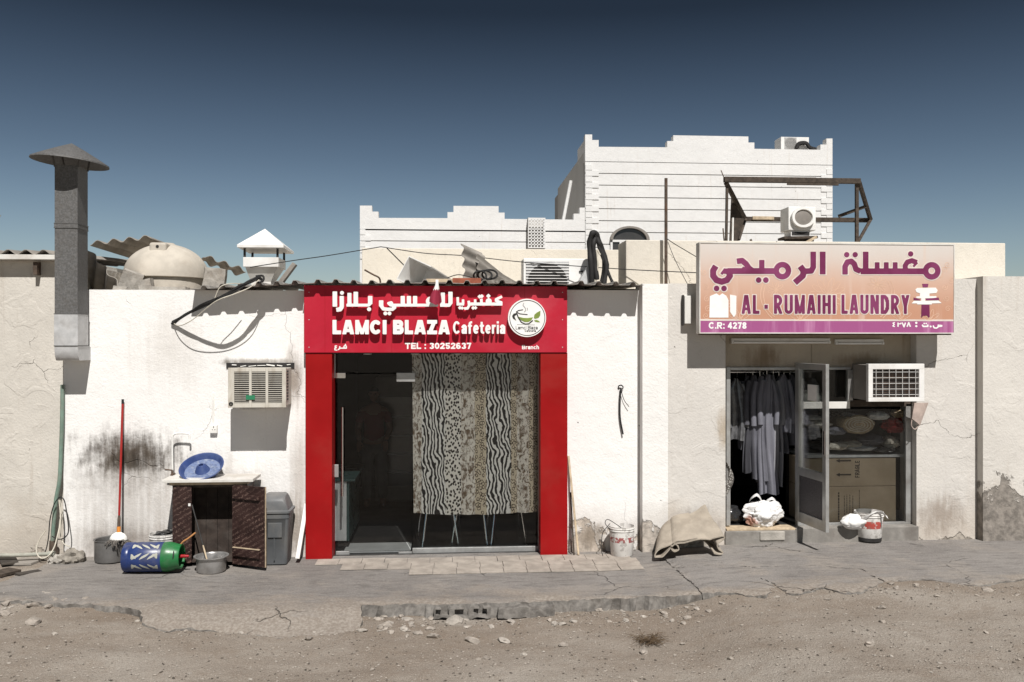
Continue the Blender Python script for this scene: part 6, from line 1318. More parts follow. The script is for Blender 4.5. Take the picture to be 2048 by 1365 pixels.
for i, (px, py, rx, rz, mt, lb) in enumerate([(1635,848,.15,.05,'carpet_cream','folded pale blanket wrapped in film, upper left of the shelf'),(1630,868,.17,.05,'black_plastic','glossy black wrapped bundle under the folded blanket'),(1640,890,.20,.06,'black_plastic','largest glossy black bundle lying on the shelf board'),
        (1655,828,.14,.04,'black_plastic','black wrapped bundle highest on the left of the shelf'),(1690,828,.12,.035,'film_bag','film-wrapped bundle above the brown carpet roll'),(1700,888,.15,.04,'carpet_cream','cream folded cloth under the brown carpet roll'),
        (1740,880,.16,.07,'robe_grey','grey folded blanket right of the brown carpet roll'),(1790,850,.17,.10,'blanket_red','dark red blanket heaped at the right end of the shelf'),(1780,885,.10,.07,'carpet_cream','striped cream cloth at the right end of the shelf')]):
    P = U(px, py, 0.24 + .03*(i % 3)); tag(lump((P.x, P.y, P.z), rx, 0.16, rz, 0.25, 1.6, 20+i, 32, 18, crease=0.3).build('wrapped_bundle', mt, smooth=True), lb, 'bundle', 'bundles on the laundry shelf')
for i, (px, py, rx, rz, mt, lb) in enumerate([(1625,836,.10,.03,'cloth_pile','thin white folded cloth near the door edge of the shelf'),(1668,862,.13,.05,'robe_lilac','greyish quilt squeezed left of the brown roll'),(1672,893,.14,.045,'carpet_cream','pale folded towel low on the shelf left of the cream cloth'),
        (1755,832,.13,.05,'cloth_pile','white quilt stuffed above the brown carpet roll'),(1800,828,.10,.05,'carpet_brown','brown blanket end in the upper right corner of the window'),(1720,897,.18,.03,'cloth_pile','flat white sheet folded along the front of the shelf'),(1765,900,.13,.03,'film_bag','film packet lying at the front right of the shelf')]):
    P = U(px, py, 0.16 + .02*(i % 3)); tag(lump((P.x, P.y, P.z), rx, 0.12, rz, 0.28, 1.9, 50+i, 36, 20, crease=0.3).build('wrapped_bundle', mt, smooth=True), lb, 'bundle', 'bundles on the laundry shelf')
simple('bottle_white', (0.55,0.55,0.50), 0.4, var=0.1); simple('bottle_yellow', (0.45,0.42,0.12), 0.4, var=0.1)
for px, hh, mt, lb in ((1611,.16,'bottle_white','white bottle at the left end of the upper shelf'),(1623,.13,'bottle_yellow','short bottle with yellowish content on the upper shelf'),(1634,.12,'bottle_white','small white bottle, third on the upper shelf'),(1647,.17,'bottle_white','taller labelled white bottle beside the notice on the upper shelf')):
    c = Vector((UX(px, .10), .10, zu_)); t = thing('bottle', lb, 'bottle', c, 'bottles on the upper shelf'); mb = MB(); mb.lathe([(0,0),(.026,0),(.028,.01),(.028,hh*.68),(.012,hh*.84),(.012,hh*.9)], 18, c, cap1=True); mb.build('body', mt, t, smooth=True)
    mb = MB(); mb.lathe([(.015,hh*.9),(.015,hh),(0,hh)], 14, c); mb.build('cap', 'white_plastic', t, smooth=True)
# cloth drooping over the sill by the bucket
simple('cloth_white', (0.72,0.71,0.69), 0.9, var=0.08, scale=12, bump=0.4, bscale=14)
P = U(1709, 1040, -0.24); mb = lump((P.x, -0.22, ZLF+0.052), 0.145, 0.085, 0.085, 0.22, 1.3, 31, 56, 30, crease=0.16)
mb.grid(lambda u, v: (P.x+.06 + .27*u, -.27 - .10*u + .05*v - .02*math.sin(u*7), ZLF+.105 + (zc_+.352-ZLF-.105)*sstep(0,.5,u) - .06*v*(1-u) + .012*math.sin(u*11+v*4) - .05*sstep(.85,1,u)), 24, 8, (0,.0,.006))
tag(mb.build('white_cloth', 'cloth_white', smooth=True), 'bunched white cloth trailing from the window sill onto the paint bucket', 'cloth')
# window unit above the laundry window
YQ = YL-0.30
aq = thing('window_air_conditioner', 'white window air conditioner with square wire grille above the laundry window', 'air conditioner', (UX(1793, YQ), YL, UZ(804, 1793, YQ)))
A = U(1737, 804, YQ); B = U(1849, 728, YQ)
mb = MB(); mb.box(A.x+.012, B.x-.012, YQ+.05, 0.02, A.z+.012, B.z-.012); mb.build('casing', 'frame_grey', aq, bevel=0.005)
fw = .062; mb = MB()
for (x0, x1, z0_, z1_) in ((A.x, B.x, B.z-fw, B.z), (A.x, B.x, A.z, A.z+fw*.75), (A.x, A.x+fw*.85, A.z+fw*.75, B.z-fw), (B.x-fw, B.x, A.z+fw*.75, B.z-fw)): mb.box(x0, x1, YQ, YQ+.06, z0_, z1_)
mb.build('front_frame', 'white_metal', aq, bevel=0.004)
gx0_, gx1_, gz0_, gz1_ = A.x+fw*.85, B.x-fw, A.z+fw*.75, B.z-fw
mb = MB(); mb.box(gx0_, gx1_, YQ+.042, YQ+.046, gz0_, gz1_); mb.build('coil', 'dark_metal', aq)
mb = MB()
for i in range(14): zc = gz0_ + (gz1_-gz0_)*(i+.5)/14; mb.box(gx0_, gx1_, YQ+.034, YQ+.040, zc-.003, zc+.003)
struct(mb.build('coil_fins', 'rusty_iron', aq), 'stuff')
for i in range(5):
    zc = gz0_ + (gz1_-gz0_)*(i+.5)/5; mb = MB(); mb.tube([(gx0_, YQ+.012, zc), (gx1_, YQ+.012, zc)], .0027, 6); mb.build('grille_bar', 'white_metal', aq)
for i in range(7):
    xk = gx0_ + (gx1_-gx0_)*(i+.5)/7; mb = MB(); mb.tube([(xk, YQ+.005, gz0_), (xk, YQ+.005, gz1_)], .0027, 6); mb.build('grille_bar', 'white_metal', aq)
# tube lights under the sign
for x0, x1, py, lb in ((1463,1661,683,'long fluorescent tube light fixed under the laundry sign'),(1671,1768,685,'short fluorescent tube light under the laundry sign')):
    A = U(x0, py, -.06); B = U(x1, py, -.06); t = thing('tube_light', lb, 'light', ((A.x+B.x)/2, -.05, A.z-.03)); mb = MB(); mb.box(A.x, B.x, -.055, -.021, A.z+.002, A.z+.035); mb.build('batten', 'white_metal', t, bevel=0.003)
    mb = MB(); mb.tube([(A.x+.03, -.06, A.z-.014), (B.x-.03, -.06, A.z-.014)], .013, 10); mb.build('tube', 'sign_white', t, smooth=True)
    for xx in (A.x+.012, B.x-.012): mb = MB(); mb.box(xx-.012, xx+.012, -.072, -.021, A.z-.028, A.z+.0015); mb.build('end_cap', 'white_plastic', t, bevel=0.002)
A = U(1369, 648, YL-.08); B = U(1383, 592, YL-.08); bxl = thing('wall_lamp_box', 'narrow white lamp box on the cream wall left of the pink sign', 'lamp', ((A.x+B.x)/2, YL-.04, A.z)); mb = MB(); mb.box(A.x, B.x, YL-.09, YL, A.z, B.z); mb.build('box', 'old_white_metal', bxl, bevel=0.006)
mb = MB(); mb.box(A.x-.012, A.x-.001, YL-.07, YL, A.z-.02, B.z+.01); mb.build('edge', 'dark_metal', bxl)
# dusty pouch hanging at the jamb
simple('pouch', (0.42,0.34,0.30), 0.9, var=0.2, scale=10, dirt=(0.3,0.2,0.17), dirtamt=0.5)
P0, P1, P2, P3 = U(1829,806,YL-.05), U(1857,806,YL-.05), U(1840,852,YL-.06), U(1824,838,YL-.06); hp = thing('hanging_pouch', 'limp pinkish pouch hanging below the laundry air conditioner', 'pouch', P2)
mb = MB(); mb.grid(lambda u, v: (P0+(P1-P0)*u)*(1-v) + (P3+(P2-P3)*u)*v + Vector((0, -.02*math.sin(math.pi*u), 0)), 8, 8, (0, .02, 0)); mb.build('pouch_body', 'pouch', hp, smooth=True)
mb = MB(); mb.tube(spline([U(1824,838,YL-.05), U(1823,852,YL-.05), U(1830,859,YL-.05), U(1837,852,YL-.05)]), .006, 6); mb.build('strap', 'pouch', hp, smooth=True)
# small flag hanging from the roof edge over the sign
s = NT('flag_maroon'); p = s.P(); x, y, z = s.sep(p); fz = UZ(578, 875, -.28)
saw = s.ma('PINGPONG', s.ma('MULTIPLY', x, 1.0), 0.012); m_ = s.map(s.ma('ADD', z, s.ma('MULTIPLY', saw, 1.6)), fz-.004, fz+.004); s.fin(s.mix(m_, (0.26,0.025,0.05), (0.75,0.73,0.71)), 0.85, 0, None, 0.2, Subsurface_Weight=0.0)
fl = thing('small_flag', 'small maroon and white flag drooping over the cafeteria sign', 'flag', U(876, 620, -.27))
def ffn(u, v):
    P = U(871.5 + 9*u, 561, -.262); wq = 0.30 + 1.0*sstep(0.10, 0.95, v); P2 = U(858, 560 + 51*v - 10*v*abs(u-.55)*1.2, -.262)
    return (U(875 + (u-.66)*19*wq, 600, -.262).x, -.275 - .05*abs(math.sin(u*4.4))*v - .02*v, P2.z)
mb = MB(); mb.grid(ffn, 16, 16, (0, .002, 0)); mb.build('cloth', 'flag_maroon', fl, smooth=True)
# ------------------------------------------------------------------ roof things
# sheet-metal flue
YD0, YD1 = -0.34, -0.07
fl = thing('kitchen_flue', 'tall galvanised kitchen flue with conical rain cap on the left wall', 'chimney', (UX(140, -.2), -.2, UZ(722, 140, YD0)))
fx0, fx1 = UX(109, YD0), UX(155, YD0)
segs = [(330,447,'galvanised'),(447,456,'galvanised'),(456,628,'galvanised'),(628,692,'galv_bright')]
for i, (a, b, mt) in enumerate(segs):
    e_ = .004*(i % 2); mb = MB(); mb.box(fx0-e_, fx1+e_, YD0-e_, YD1+e_, UZ(b, 140, YD0)+.0015, UZ(a, 140, YD0)); mb.build('duct_section', mt, fl, bevel=0.003)
    mb = MB(); mb.box(fx0-.007, fx1+.007, YD0-.007, YD1+.007, UZ(b, 140, YD0)-.004, UZ(b, 140, YD0)+.003); mb.build('seam', 'galvanised', fl)
z1_, z0_ = UZ(692, 140, YD0), UZ(722, 140, YD0)
pf = [(YD1, z1_), (YD0, z1_)] + [(YD0 + (0.06)*(1-math.cos(t)), z1_ - (z1_-z0_)*math.sin(t)) for t in [math.pi/2*i/8 for i in range(1, 9)]] + [(0.03, z0_), (0.03, z1_-.02)]
mb = MB(); mb.loft([[(X, y, z) for y, z in pf] for X in (fx0-.002, fx1+.002)]); mb.build('elbow', 'galv_bright', fl, smooth=True)
MC = Matrix.Rotation(R(5), 3, 'Y'); cc = U(140, 326, -.2); mb = MB()
mb.lathe([(.392,-.004),(.388,.012),(.28,.072),(.14,.145),(.0,.212),(.0,.204),(.14,.135),(.28,.062),(.382,.004),(.392,-.004)], 40, cc, MC); mb.build('rain_cap', 'galvanised', fl, smooth=True)
for sx in (-1, 1):
    for yy in (YD0+.01, YD1-.01): mb = MB(); X = (fx0+fx1)/2 + sx*.12; mb.beam((X, yy, UZ(334, 140, YD0)), (X + sx*.03, yy, cc.z+.10), .02, .004); mb.build('strap', 'galvanised', fl)
# water tank
TY = 1.05; tc = U(333, 575, TY); TR = (U(415, 560, TY).x - U(250, 560, TY).x)/2; ztop = UZ(489, 333, TY); zb = 2.822; zr_ = UZ(556, 333, TY)
tk = thing('water_tank', 'sand-coloured domed water tank behind the white wall', 'water tank', (tc.x, TY, zb))
hD = ztop - zr_; mb = MB(); prf = [(TR*.97, zr_-.02-0), (TR*1.0, zr_-.01)] + [(TR*math.cos(t), zr_ + hD*math.sin(t)**.92) for t in [math.radians(a) for a in range(4, 79, 6)]] + [(TR*.20, ztop+.0), (TR*.17, ztop+.012), (0, ztop+.015)]
mb.lathe(prf, 48, (tc.x, TY, 0)); mb.build('dome', 'tank_grp', tk, smooth=True)
mb = MB(); mb.lathe([(TR*.93, zb), (TR*.93, zr_-.02)], 48, (tc.x, TY, 0)); mb.build('barrel', 'tank_grp', tk, smooth=True)
mb = MB(); mb.lathe([(TR*.94, zb+.02), (TR*1.03, zb+.03), (TR*1.03, zb+.085), (TR*.94, zb+.095)], 48, (tc.x, TY, 0)); mb.build('base_ring', 'tank_grp', tk, smooth=True)
mb = MB(); P = U(317, 494, TY-.3); mb.box(P.x-.10, P.x+.10, TY-.34, TY-.05, P.z-.09, P.z+.05); mb.build('vent_boss', 'tank_grp', tk, bevel=0.03, seg=3)
mb = MB(); mb.lathe([(0,0),(.018,0),(.018,.02),(0,.02)], 14, (P.x, TY-.325, P.z), Matrix.Rotation(R(90), 3, 'X')); mb.build('vent_hole', 'black_rubber', tk)
# fibre-cement sheets lying about
def sheet(A, B, C, pitch, amp, mt, lb, kind='sine', nm='roof_sheet_scrap', th=.008):
    A, B, C = Vector(A), Vector(B), Vector(C); mb = MB(); corr(mb, A, B-A, C-A, (B-A).length, (C-A).length, pitch, amp, kind, th=th, nv=6, seg=12); return tag(mb.build(nm, mt, smooth=True), lb, 'roof sheet', 'loose corrugated sheets on the roofs')
sheet(U(180,492,1.3), U(302,479,1.5), U(262,522,2.6)+Vector((.1,0,0)), .185, .055, 'asbestos', 'wavy corrugated sheet jutting out left of the water tank')
sheet(U(383,508,1.0)+Vector((0,.5,0)), U(492,546,1.5), U(395,525,2.6), .185, .05, 'asbestos', 'corrugated sheet sloping down right of the water tank')
sheet(U(172,500,.35), U(237,576,.35), U(165,575,.75), .185, .05, 'asbestos', 'dark corrugated sheet sloping down beside the flue')
def block(px, py, y, sz, rot, lb, nm='concrete_block', mt='concrete_rough'):
    P = U(px, py, y); mb = MB(); M = Matrix.Rotation(rot[1], 3, 'Y') @ Matrix.Rotation(rot[0], 3, 'Z'); bm = bmesh.new(); bmesh.ops.create_cube(bm, size=1.0); bmesh.ops.subdivide_edges(bm, edges=bm.edges, cuts=3, use_grid_fill=True)
    vs = []
    for v in bm.verts: q = Vector((v.co.x*sz[0], v.co.y*sz[1], v.co.z*sz[2])); q += Vector((1,1,1))*0; n_ = mn.noise_vector(q*7 + P); vs.append(P + M @ (q + n_*.022))
    mb.add(vs, [[v.index for v in f.verts] for f in bm.faces]); bm.free(); return tag(mb.build(nm, mt), lb, 'block')
block(262, 561, .45, (.22,.2,.20), (.3,.35), 'broken rubble block leaning at the foot of the water tank')
block(292, 572, .40, (.14,.2,.14), (.1,-.2), 'small square concrete block beside the broken rubble block')
block(430, 560, .75, (.25,.25,.26), (.2,.1), 'weathered concrete block right of the water tank')
block(240, 577, .14, (.14,.12,.05), (.2,.1), 'flat stone on the wall top left of the water tank')
block(330, 577, .16, (.5,.12,.04), (.0,.0), 'thin slab lying on the wall top below the tank')
# white roof cowl
YQ2 = .85
cw = thing('roof_cowl', 'white sheet-metal roof cowl with pyramid cap on four thin legs', 'vent', (UX(525, YQ2), YQ2, 2.822))
A, B, T = U(474, 493, YQ2-.3), U(567, 489, YQ2-.3), U(530, 458, YQ2); y0, y1 = YQ2-.3, YQ2+.28
mb = MB(); zc0 = UZ(490, 520, y0); mb.add([(A.x,y0,zc0),(B.x,y0,zc0),(B.x+.02,y1,zc0-.02),(A.x+.02,y1,zc0-.02),(A.x,y0,zc0-.03),(B.x,y0,zc0-.03),(B.x+.02,y1,zc0-.05),(A.x+.02,y1,zc0-.05),(T.x,YQ2,T.z)],
   [(0,1,8),(1,2,8),(2,3,8),(3,0,8),(0,4,5,1),(1,5,6,2),(2,6,7,3),(3,7,4,0),(4,7,6,5)]); mb.build('cap', 'white_metal', cw)
bx0, bx1 = UX(486, y0+.06), UX(557, y0+.06); zq1, zq0 = UZ(515, 520, y0+.06), UZ(534, 520, y0+.06)
mb = MB(); mb.box(bx0, bx1, y0+.06, y1-.06, zq0, zq1); mb.build('throat_box', 'white_metal', cw, bevel=0.003)
mb = MB(); fb0, fb1 = UX(501, y0+.15), UX(541, y0+.15); mb.loft([[(bx0+.02,y0+.08,zq0),(bx1-.02,y0+.08,zq0),(bx1-.02,y1-.08,zq0),(bx0+.02,y1-.08,zq0)], [(fb0,y0+.17,UZ(562,520,y0)),(fb1,y0+.17,UZ(562,520,y0)),(fb1,y1-.17,UZ(562,520,y0)),(fb0,y1-.17,UZ(562,520,y0))], [(fb0,y0+.17,2.825),(fb1,y0+.17,2.825),(fb1,y1-.17,2.825),(fb0,y1-.17,2.825)]]); mb.build('funnel', 'old_white_metal', cw)
for X in (bx0+.015, bx1-.015):
    for Y in (y0+.08, y1-.08): mb = MB(); mb.box(X-.012, X+.012, Y-.012, Y+.012, zq1-.03, zc0-.035); mb.build('leg', 'dark_metal', cw)
mb = MB(); mb.beam(U(560, 568, .55), U(590, 528, .55), .12, .05); tag(mb.build('leaning_plank', 'asbestos', bevel=0.004), 'short grey plank leaning beside the white roof cowl', 'plank')
# cable bundle from the roof to the wall
mb = MB(); rg = random.Random(11)
cb = thing('cable_bundle', 'thick black bundle of taped cables dropping from the roof to the white wall', 'cable', U(345, 645, -.03))
base = [U(345,646,-.02), U(372,630,-.16), U(405,612,-.30), U(440,596,-.40), U(480,575,-.42), U(505,562,-.36), U(520,557,-.30), U(526,562,-.25)]
for k in range(5):
    j_ = [p + Vector((rg.uniform(-.012,.012), rg.uniform(-.012,.012), rg.uniform(-.014,.014))) for p in base]; mb = MB(); mb.tube(spline(j_, 6), .011, 7); mb.build('strand', 'black_rubber', cb, smooth=True)
mb = MB(); mb.tube(spline([U(520,556,-.30), U(514,556,-.32), U(516,566,-.30), U(527,560,-.28), U(525,552,-.26), U(512,553,-.3)]), .012, 7); mb.build('knot', 'black_rubber', cb, smooth=True)
mb = MB(); mb.tube(spline([U(345,644,-.02), U(358,652,-.12), U(385,640,-.26), U(430,604,-.42), U(470,588,-.44), U(500,575,-.40), U(518,560,-.32)]), .005, 6); mb.build('thin_cable', 'cable_pale', cb, smooth=True)
mb = MB(); mb.tube(spline([U(430,596,-.42), U(440,575,-.44), U(458,568,-.40), U(480,568,-.3)]), .005, 6); mb.build('thin_cable', 'cable_pale', cb, smooth=True)
# wires
wire('overhead_wire', [U(500,535,.3), U(590,521,.5), U(660,511,.8), U(762,494,1.4)], .006, 'black_rubber', 'thin black wire sagging from the roof cowl to the boundary wall', 'wire')
wire('overhead_wire', [U(762,494,1.4), U(850,507,1.3), U(930,512,1.2), U(1050,525,1.0), U(1250,539,.7), U(1396,546,.3)], .006, 'black_rubber', 'long thin black wire crossing above the cafe roof', 'wire')
wire('overhead_wire', [U(774,497,1.4), U(790,513,1.3), U(810,533,1.2)], .007, 'black_rubber', 'short black wire hanging down left of the tipped box', 'wire')
wire('overhead_wire', [U(1334,478,.6), U(1352,490,.5), U(1396,516,.2)], .005, 'black_rubber', 'taut wire from the rusty rod to the top of the pink sign', 'wire')
wire('overhead_wire', [U(1336,485,.6), U(1350,520,.4), U(1374,567,.1)], .004, 'black_rubber', 'thin slack wire running down beside the rusty rod', 'wire')
wire('bent_rod', [U(729,540,.7), U(745,549,.7), U(758,556,.7), U(761,566,.7)], .012, 'rusty_iron', 'bent rusty rod end poking above the cafe roof edge', 'rod')
mb = MB(); A = U(1332, 357, .62); mb.tube([(A.x, .62, 2.98), A], .020, 8); tag(mb.build('steel_rod', 'rusty_iron', smooth=True), 'tall rusty steel rod standing on the roof between the shops', 'rod')
# tipped white box
P = U(852, 548, 1.0); M = Matrix.Rotation(R(28), 3, 'Y') @ Matrix.Rotation(R(-40), 3, 'Z'); tb = thing('tipped_box', 'white sheet-metal box lying tipped on the cafe roof', 'box', (P.x, 1.0, 2.83))
mb = MB(); Q_ = Vector((P.x-.03, 1.05, P.z-.06)); mb.obox(Q_ + M @ Vector((0,0,.16)), (.42,.42,.012), M); mb.obox(Q_ + M @ Vector((-.205,0,0)), (.012,.42,.31), M); mb.obox(Q_ + M @ Vector((0,.205,0)), (.398,.012,.31), M); mb.obox(Q_ + M @ Vector((0,0,-.16)), (.42,.42,.012), M); mb.build('shell', 'white_metal', tb)
mb = MB(); mb.box(UX(853,.2), UX(905,.2), .1, .35, UZ(561, 880, .2)-.03, UZ(561, 880, .2)+.01); tag(mb.build('timber_offcut', 'wood_pale', bevel=0.004), 'pale timber offcut on the roof edge above the sign', 'timber')
simple('rust_red', (0.30,0.09,0.05), 0.8, var=0.3, scale=12); mb = MB(); mb.box(UX(905,.25), UX(962,.25), .2, .4, UZ(566, 930, .2)-.02, UZ(559, 930, .2)+.015); tag(mb.build('brick_red_slab', 'rust_red', bevel=0.004), 'brick-red slab lying on the roof edge above the sign', 'slab')
# standing broken corrugated sheets
for (a, b, c_, lb) in (((933,562),(928,486),(970,505),'tall broken corrugated sheet standing on edge above the sign'),((962,564),(958,508),(1008,548),'middle broken corrugated sheet standing on the cafe roof'),((1000,566),(995,540),(1040,566),'lowest broken corrugated sheet end on the cafe roof')):
    A = U(*a, .55); B = U(*b, .75); C = U(*c_, 1.0); sheet(A, B + (B-A)*.02, A + (C-B) , .15, .05, 'asbestos', lb)
for k in range(3):
    c0 = U(960+10*k, 552, .3); wire('cable_coil', [(c0.x + .075*math.cos(t)*(1+.1*k), .3+.03*k+.02*math.sin(2*t), c0.z + .055*math.sin(t)+.01*k) for t in [i*.5 for i in range(14)]], .012, 'black_rubber', ('left','middle','right')[k] + ' loop of the black cable coil lying on the cafe roof', 'cable', sp_=3)
wire('overhead_wire', [U(895,556,.3), U(915,550,.3), U(935,553,.3), U(950,558,.3)], .006, 'black_rubber', 'short black cable arching from the timber to the coil', 'wire')
# outdoor units
def condenser(name, x0, x1, ytop, ybot, y, fanx, fanw, lb, depth=.35, zbase=None, mt='white_metal'):
    A = U(x0, ybot, y); B = U(x1, ytop, y); zb = A.z if zbase is None else zbase; t = thing(name, lb, 'air conditioner', ((A.x+B.x)/2, y+depth/2, zb))
    mb = MB(); mb.box(A.x, B.x, y, y+depth, zb+.05, B.z); mb.build('casing', mt, t, bevel=0.008)
    fc = (UX(fanx, y), (zb+.05+B.z)/2); fr_ = min((B.z-zb-.05)*.46, fanw)
    mb = MB(); mb.box(fc[0]-fr_*1.06, fc[0]+fr_*1.06, y-.004, y-.001, fc[1]-fr_*1.05, fc[1]+fr_*1.05); mb.build('grille_panel', 'galv_bright', t)
    mb = MB(); mb.lathe([(0,0),(fr_*.98,0),(fr_*.98,.004)], 36, (fc[0], y-.006, fc[1]), Matrix.Rotation(R(90), 3, 'X')); mb.build('fan_opening', 'dark_metal', t)
    mb = MB(); n_ = 14
    for i in range(n_): zz = fc[1]-fr_*1.02 + 2.04*fr_*(i+.5)/n_; mb.box(fc[0]-fr_*1.05, fc[0]+fr_*1.05, y-.016, y-.012, zz-.004, zz+.004)
    struct(mb.build('wire_guard', mt, t), 'stuff')
    for xx in (A.x+.08, B.x-.08): mb = MB(); mb.box(xx-.03, xx+.03, y+.02, y+depth-.02, zb, zb+.05); mb.build('foot', 'dark_metal', t)
    return t, A, B
t, A, B = condenser('outdoor_unit', 1047, 1181, 518, 590, 1.0, 1095, .26, 'white outdoor air-conditioning unit on the cafe roof with round fan', zbase=2.822)
mb = MB(); mb.box(UX(1158,1.0), UX(1170,1.0), .985, 1.0, UZ(545,1160,1.0), UZ(542,1160,1.0)); mb.build('grip', 'dark_metal', t)
mb = MB(); P = U(1170, 563, .8); mb.add([(P.x-.10,.8,P.z-.06),(P.x+.10,.8,P.z-.06),(P.x+.08,.8,P.z+.18),(P.x+.04,.8,P.z+.20),(P.x-.10,1.0,P.z-.06),(P.x+.10,1.0,P.z-.06),(P.x+.08,1.0,P.z+.18),(P.x+.04,1.0,P.z+.20)], [(0,1,2,3),(7,6,5,4),(0,4,5,1),(1,5,6,2),(2,6,7,3),(3,7,4,0)]); mb.build('pipe_cover', 'galv_bright', t, bevel=0.005)
# black insulated hoses
hz = thing('insulated_hoses', 'black insulated refrigerant hoses looping up over the cafe roof', 'hose', (UX(1200,.8), .8, 2.82))
for pts, r_ in (([(1184,566),(1182,530),(1179,490),(1184,468),(1192,468),(1200,490),(1210,520),(1205,566)], .034), ([(1194,560),(1189,520),(1187,490),(1192,476),(1198,486),(1204,505),(1213,530),(1208,568)], .030), ([(1186,564),(1184,520),(1183,480),(1190,470),(1198,495),(1212,535),(1226,568)], .020), ([(1190,566),(1196,530),(1193,500),(1200,510)], .012)):
    mb = MB(); pl = spline([U(a, b, .72+.02*r_*100*random.random()) for a, b in pts], 5); mb.tube(pl, [r_*(1+.12*math.sin(i*1.3)) for i in range(len(pl))], 9); mb.build('hose', 'black_rubber' if r_ > .015 else 'cable_pale', hz, smooth=True)
# round-fan unit on the laundry parapet
zp = UZ(484, 1700, YB); yc = .85
ru = thing('roof_fan_unit', 'white box fan with big round grille on the laundry parapet', 'air conditioner', (UX(1604, yc), yc, zp))
A = U(1577, 461, yc); B = U(1632, 414, yc); mb = MB(); mb.box(A.x, B.x, yc, yc+.28, A.z, B.z); mb.build('casing', 'white_metal', ru, bevel=0.01)
c0 = ((A.x+B.x)/2, yc-.03, (A.z+B.z)/2+.01); mb = MB(); mb.lathe([(.112,.0),(.118,.02),(.150,.02),(.158,-.005),(.150,-.035)], 40, c0, Matrix.Rotation(R(90), 3, 'X') @ Matrix.Diagonal((1,.86,1))); mb.build('fan_ring', 'white_metal', ru, smooth=True)
mb = MB(); mb.lathe([(0,.008),(.05,.010),(.114,.0)], 40, c0, Matrix.Rotation(R(90), 3, 'X') @ Matrix.Diagonal((1,.86,1))); mb.build('fan_mesh', 'frame_grey', ru, smooth=True)
mb = MB(); mb.box(UX(1583,yc), UX(1622,yc), yc+.02, yc+.24, UZ(474,1600,yc), A.z); mb.build('stand', 'white_metal', ru)
mb = MB(); mb.box(UX(1585,yc), UX(1620,yc), yc+.012, yc+.02, UZ(470,1600,yc), UZ(464,1600,yc)); mb.build('stand_slot', 'dark_metal', ru)
mb = MB(); mb.beam((UX(1565,yc), yc+.05, UZ(480,1565,yc)+.02), (UX(1632,yc), yc+.05, UZ(477,1630,yc)+.01), .22, .03); mb.build('base_board', 'wood_old', ru)
mb = MB(); mb.obox((UX(1604,yc), yc+.1, zp+.02), (.32,.18,.045)); mb.build('base_block', 'wood_old', ru)
mb = MB(); mb.beam(U(1612,486,yc-.07), U(1632,474,yc-.07), .05, .03); tag(mb.build('timber_scrap', 'wood_pale'), 'small pale timber scrap beside the round fan', 'timber')
# old timber frame
tf = thing('roof_trestle', 'weathered dark timber trestle standing askew on the laundry roof', 'trestle', (UX(1590, 1.4), 1.4, 3.0))
def bm_(a, b, ya, yb, w_, h_, mt='wood_old', nm='beam'):
    mb = MB(); mb.beam(U(*a, ya), U(*b, yb), w_, h_, (0,1,0)); mb.build(nm, mt, tf, bevel=0.003)
bm_((1448,359.5),(1630,361.5),1.4,1.4,.07,.07); bm_((1630,361.8),(1720,363),1.41,1.41,.068,.062); bm_((1574,368.3),(1677,369.6),1.36,1.36,.03,.02)
bm_((1454,364),(1452,520),1.44,1.44,.032,.032,nm='post'); bm_((1713.5,366),(1713.5,520),1.44,1.44,.042,.042,nm='post')
bm_((1452,366),(1491,440),1.42,1.9,.05,.05); bm_((1491,438.5),(1740,441),1.9,1.9,.06,.06); bm_((1718,364),(1741,440),1.42,1.88,.045,.045); bm_((1741,440),(1716,484),1.88,1.5,.035,.035)
bm_((1677,433),(1732,413),1.7,1.7,.045,.03); bm_((1492,436),(1478,480),1.88,1.6,.03,.03); bm_((1505,436.5),(1548,437.2),1.83,1.83,.05,.02,'wood_pale')
bm_((1448,356),(1442,341),1.4,1.4,.012,.012,'rusty_iron','spike')
mb = MB(); q_ = [U(a, b, 1.7) for a, b in ((1463,395),(1488,440),(1476,487),(1459,487))]; mb.add(q_ + [p + Vector((0,.02,0)) for p in q_], [(0,1,2,3),(7,6,5,4),(0,4,5,1),(1,5,6,2),(2,6,7,3),(3,7,4,0)]); mb.build('side_board', 'wood_old', tf)
for (a, b, yy, r_, mt, lb) in (((1466,436),(1465,486),1.0,.012,'white_plastic','thin white pipe stub before the timber trestle'),((1446,457),(1449,487),1.0,.009,'rusty_iron','short rusty rod left of the timber trestle'),((1501,479),(1505,487),.95,.016,'rusty_iron','stubby iron peg on the laundry parapet')):
    A = U(*a, yy); mb = MB(); B = U(*b, yy); mb.tube([A, (B.x, yy, zp-.02)], r_, 8); tag(mb.build('roof_stub', mt, smooth=True), lb, 'rod')
# unit on the villa roof
t, A, B = condenser('outdoor_unit', 1562, 1618, 275, 303, YV+.6, 1581, .40, 'small outdoor unit standing on the roof of the tall white villa', depth=.5)
wire('villa_hose', [U(1592,298,YV+.5), U(1598,288,YV+.5), U(1612,287,YV+.5), U(1620,296,YV+.5), U(1634,300,YV+.5)], .06, 'black_rubber', 'black hose looping beside the unit on the villa roof', 'hose')
mb = MB(); P = U(-2, 432, 3.0); mb.tube([(P.x-.02, 3.0, 3.3), P], .012, 6); mb.tube([P-Vector((.05,0,0)), P+Vector((.02,0,0))], .012, 6); tag(mb.build('antenna_mast', 'pipe_grey'), 'thin antenna mast at the far left edge of the roofs', 'antenna')

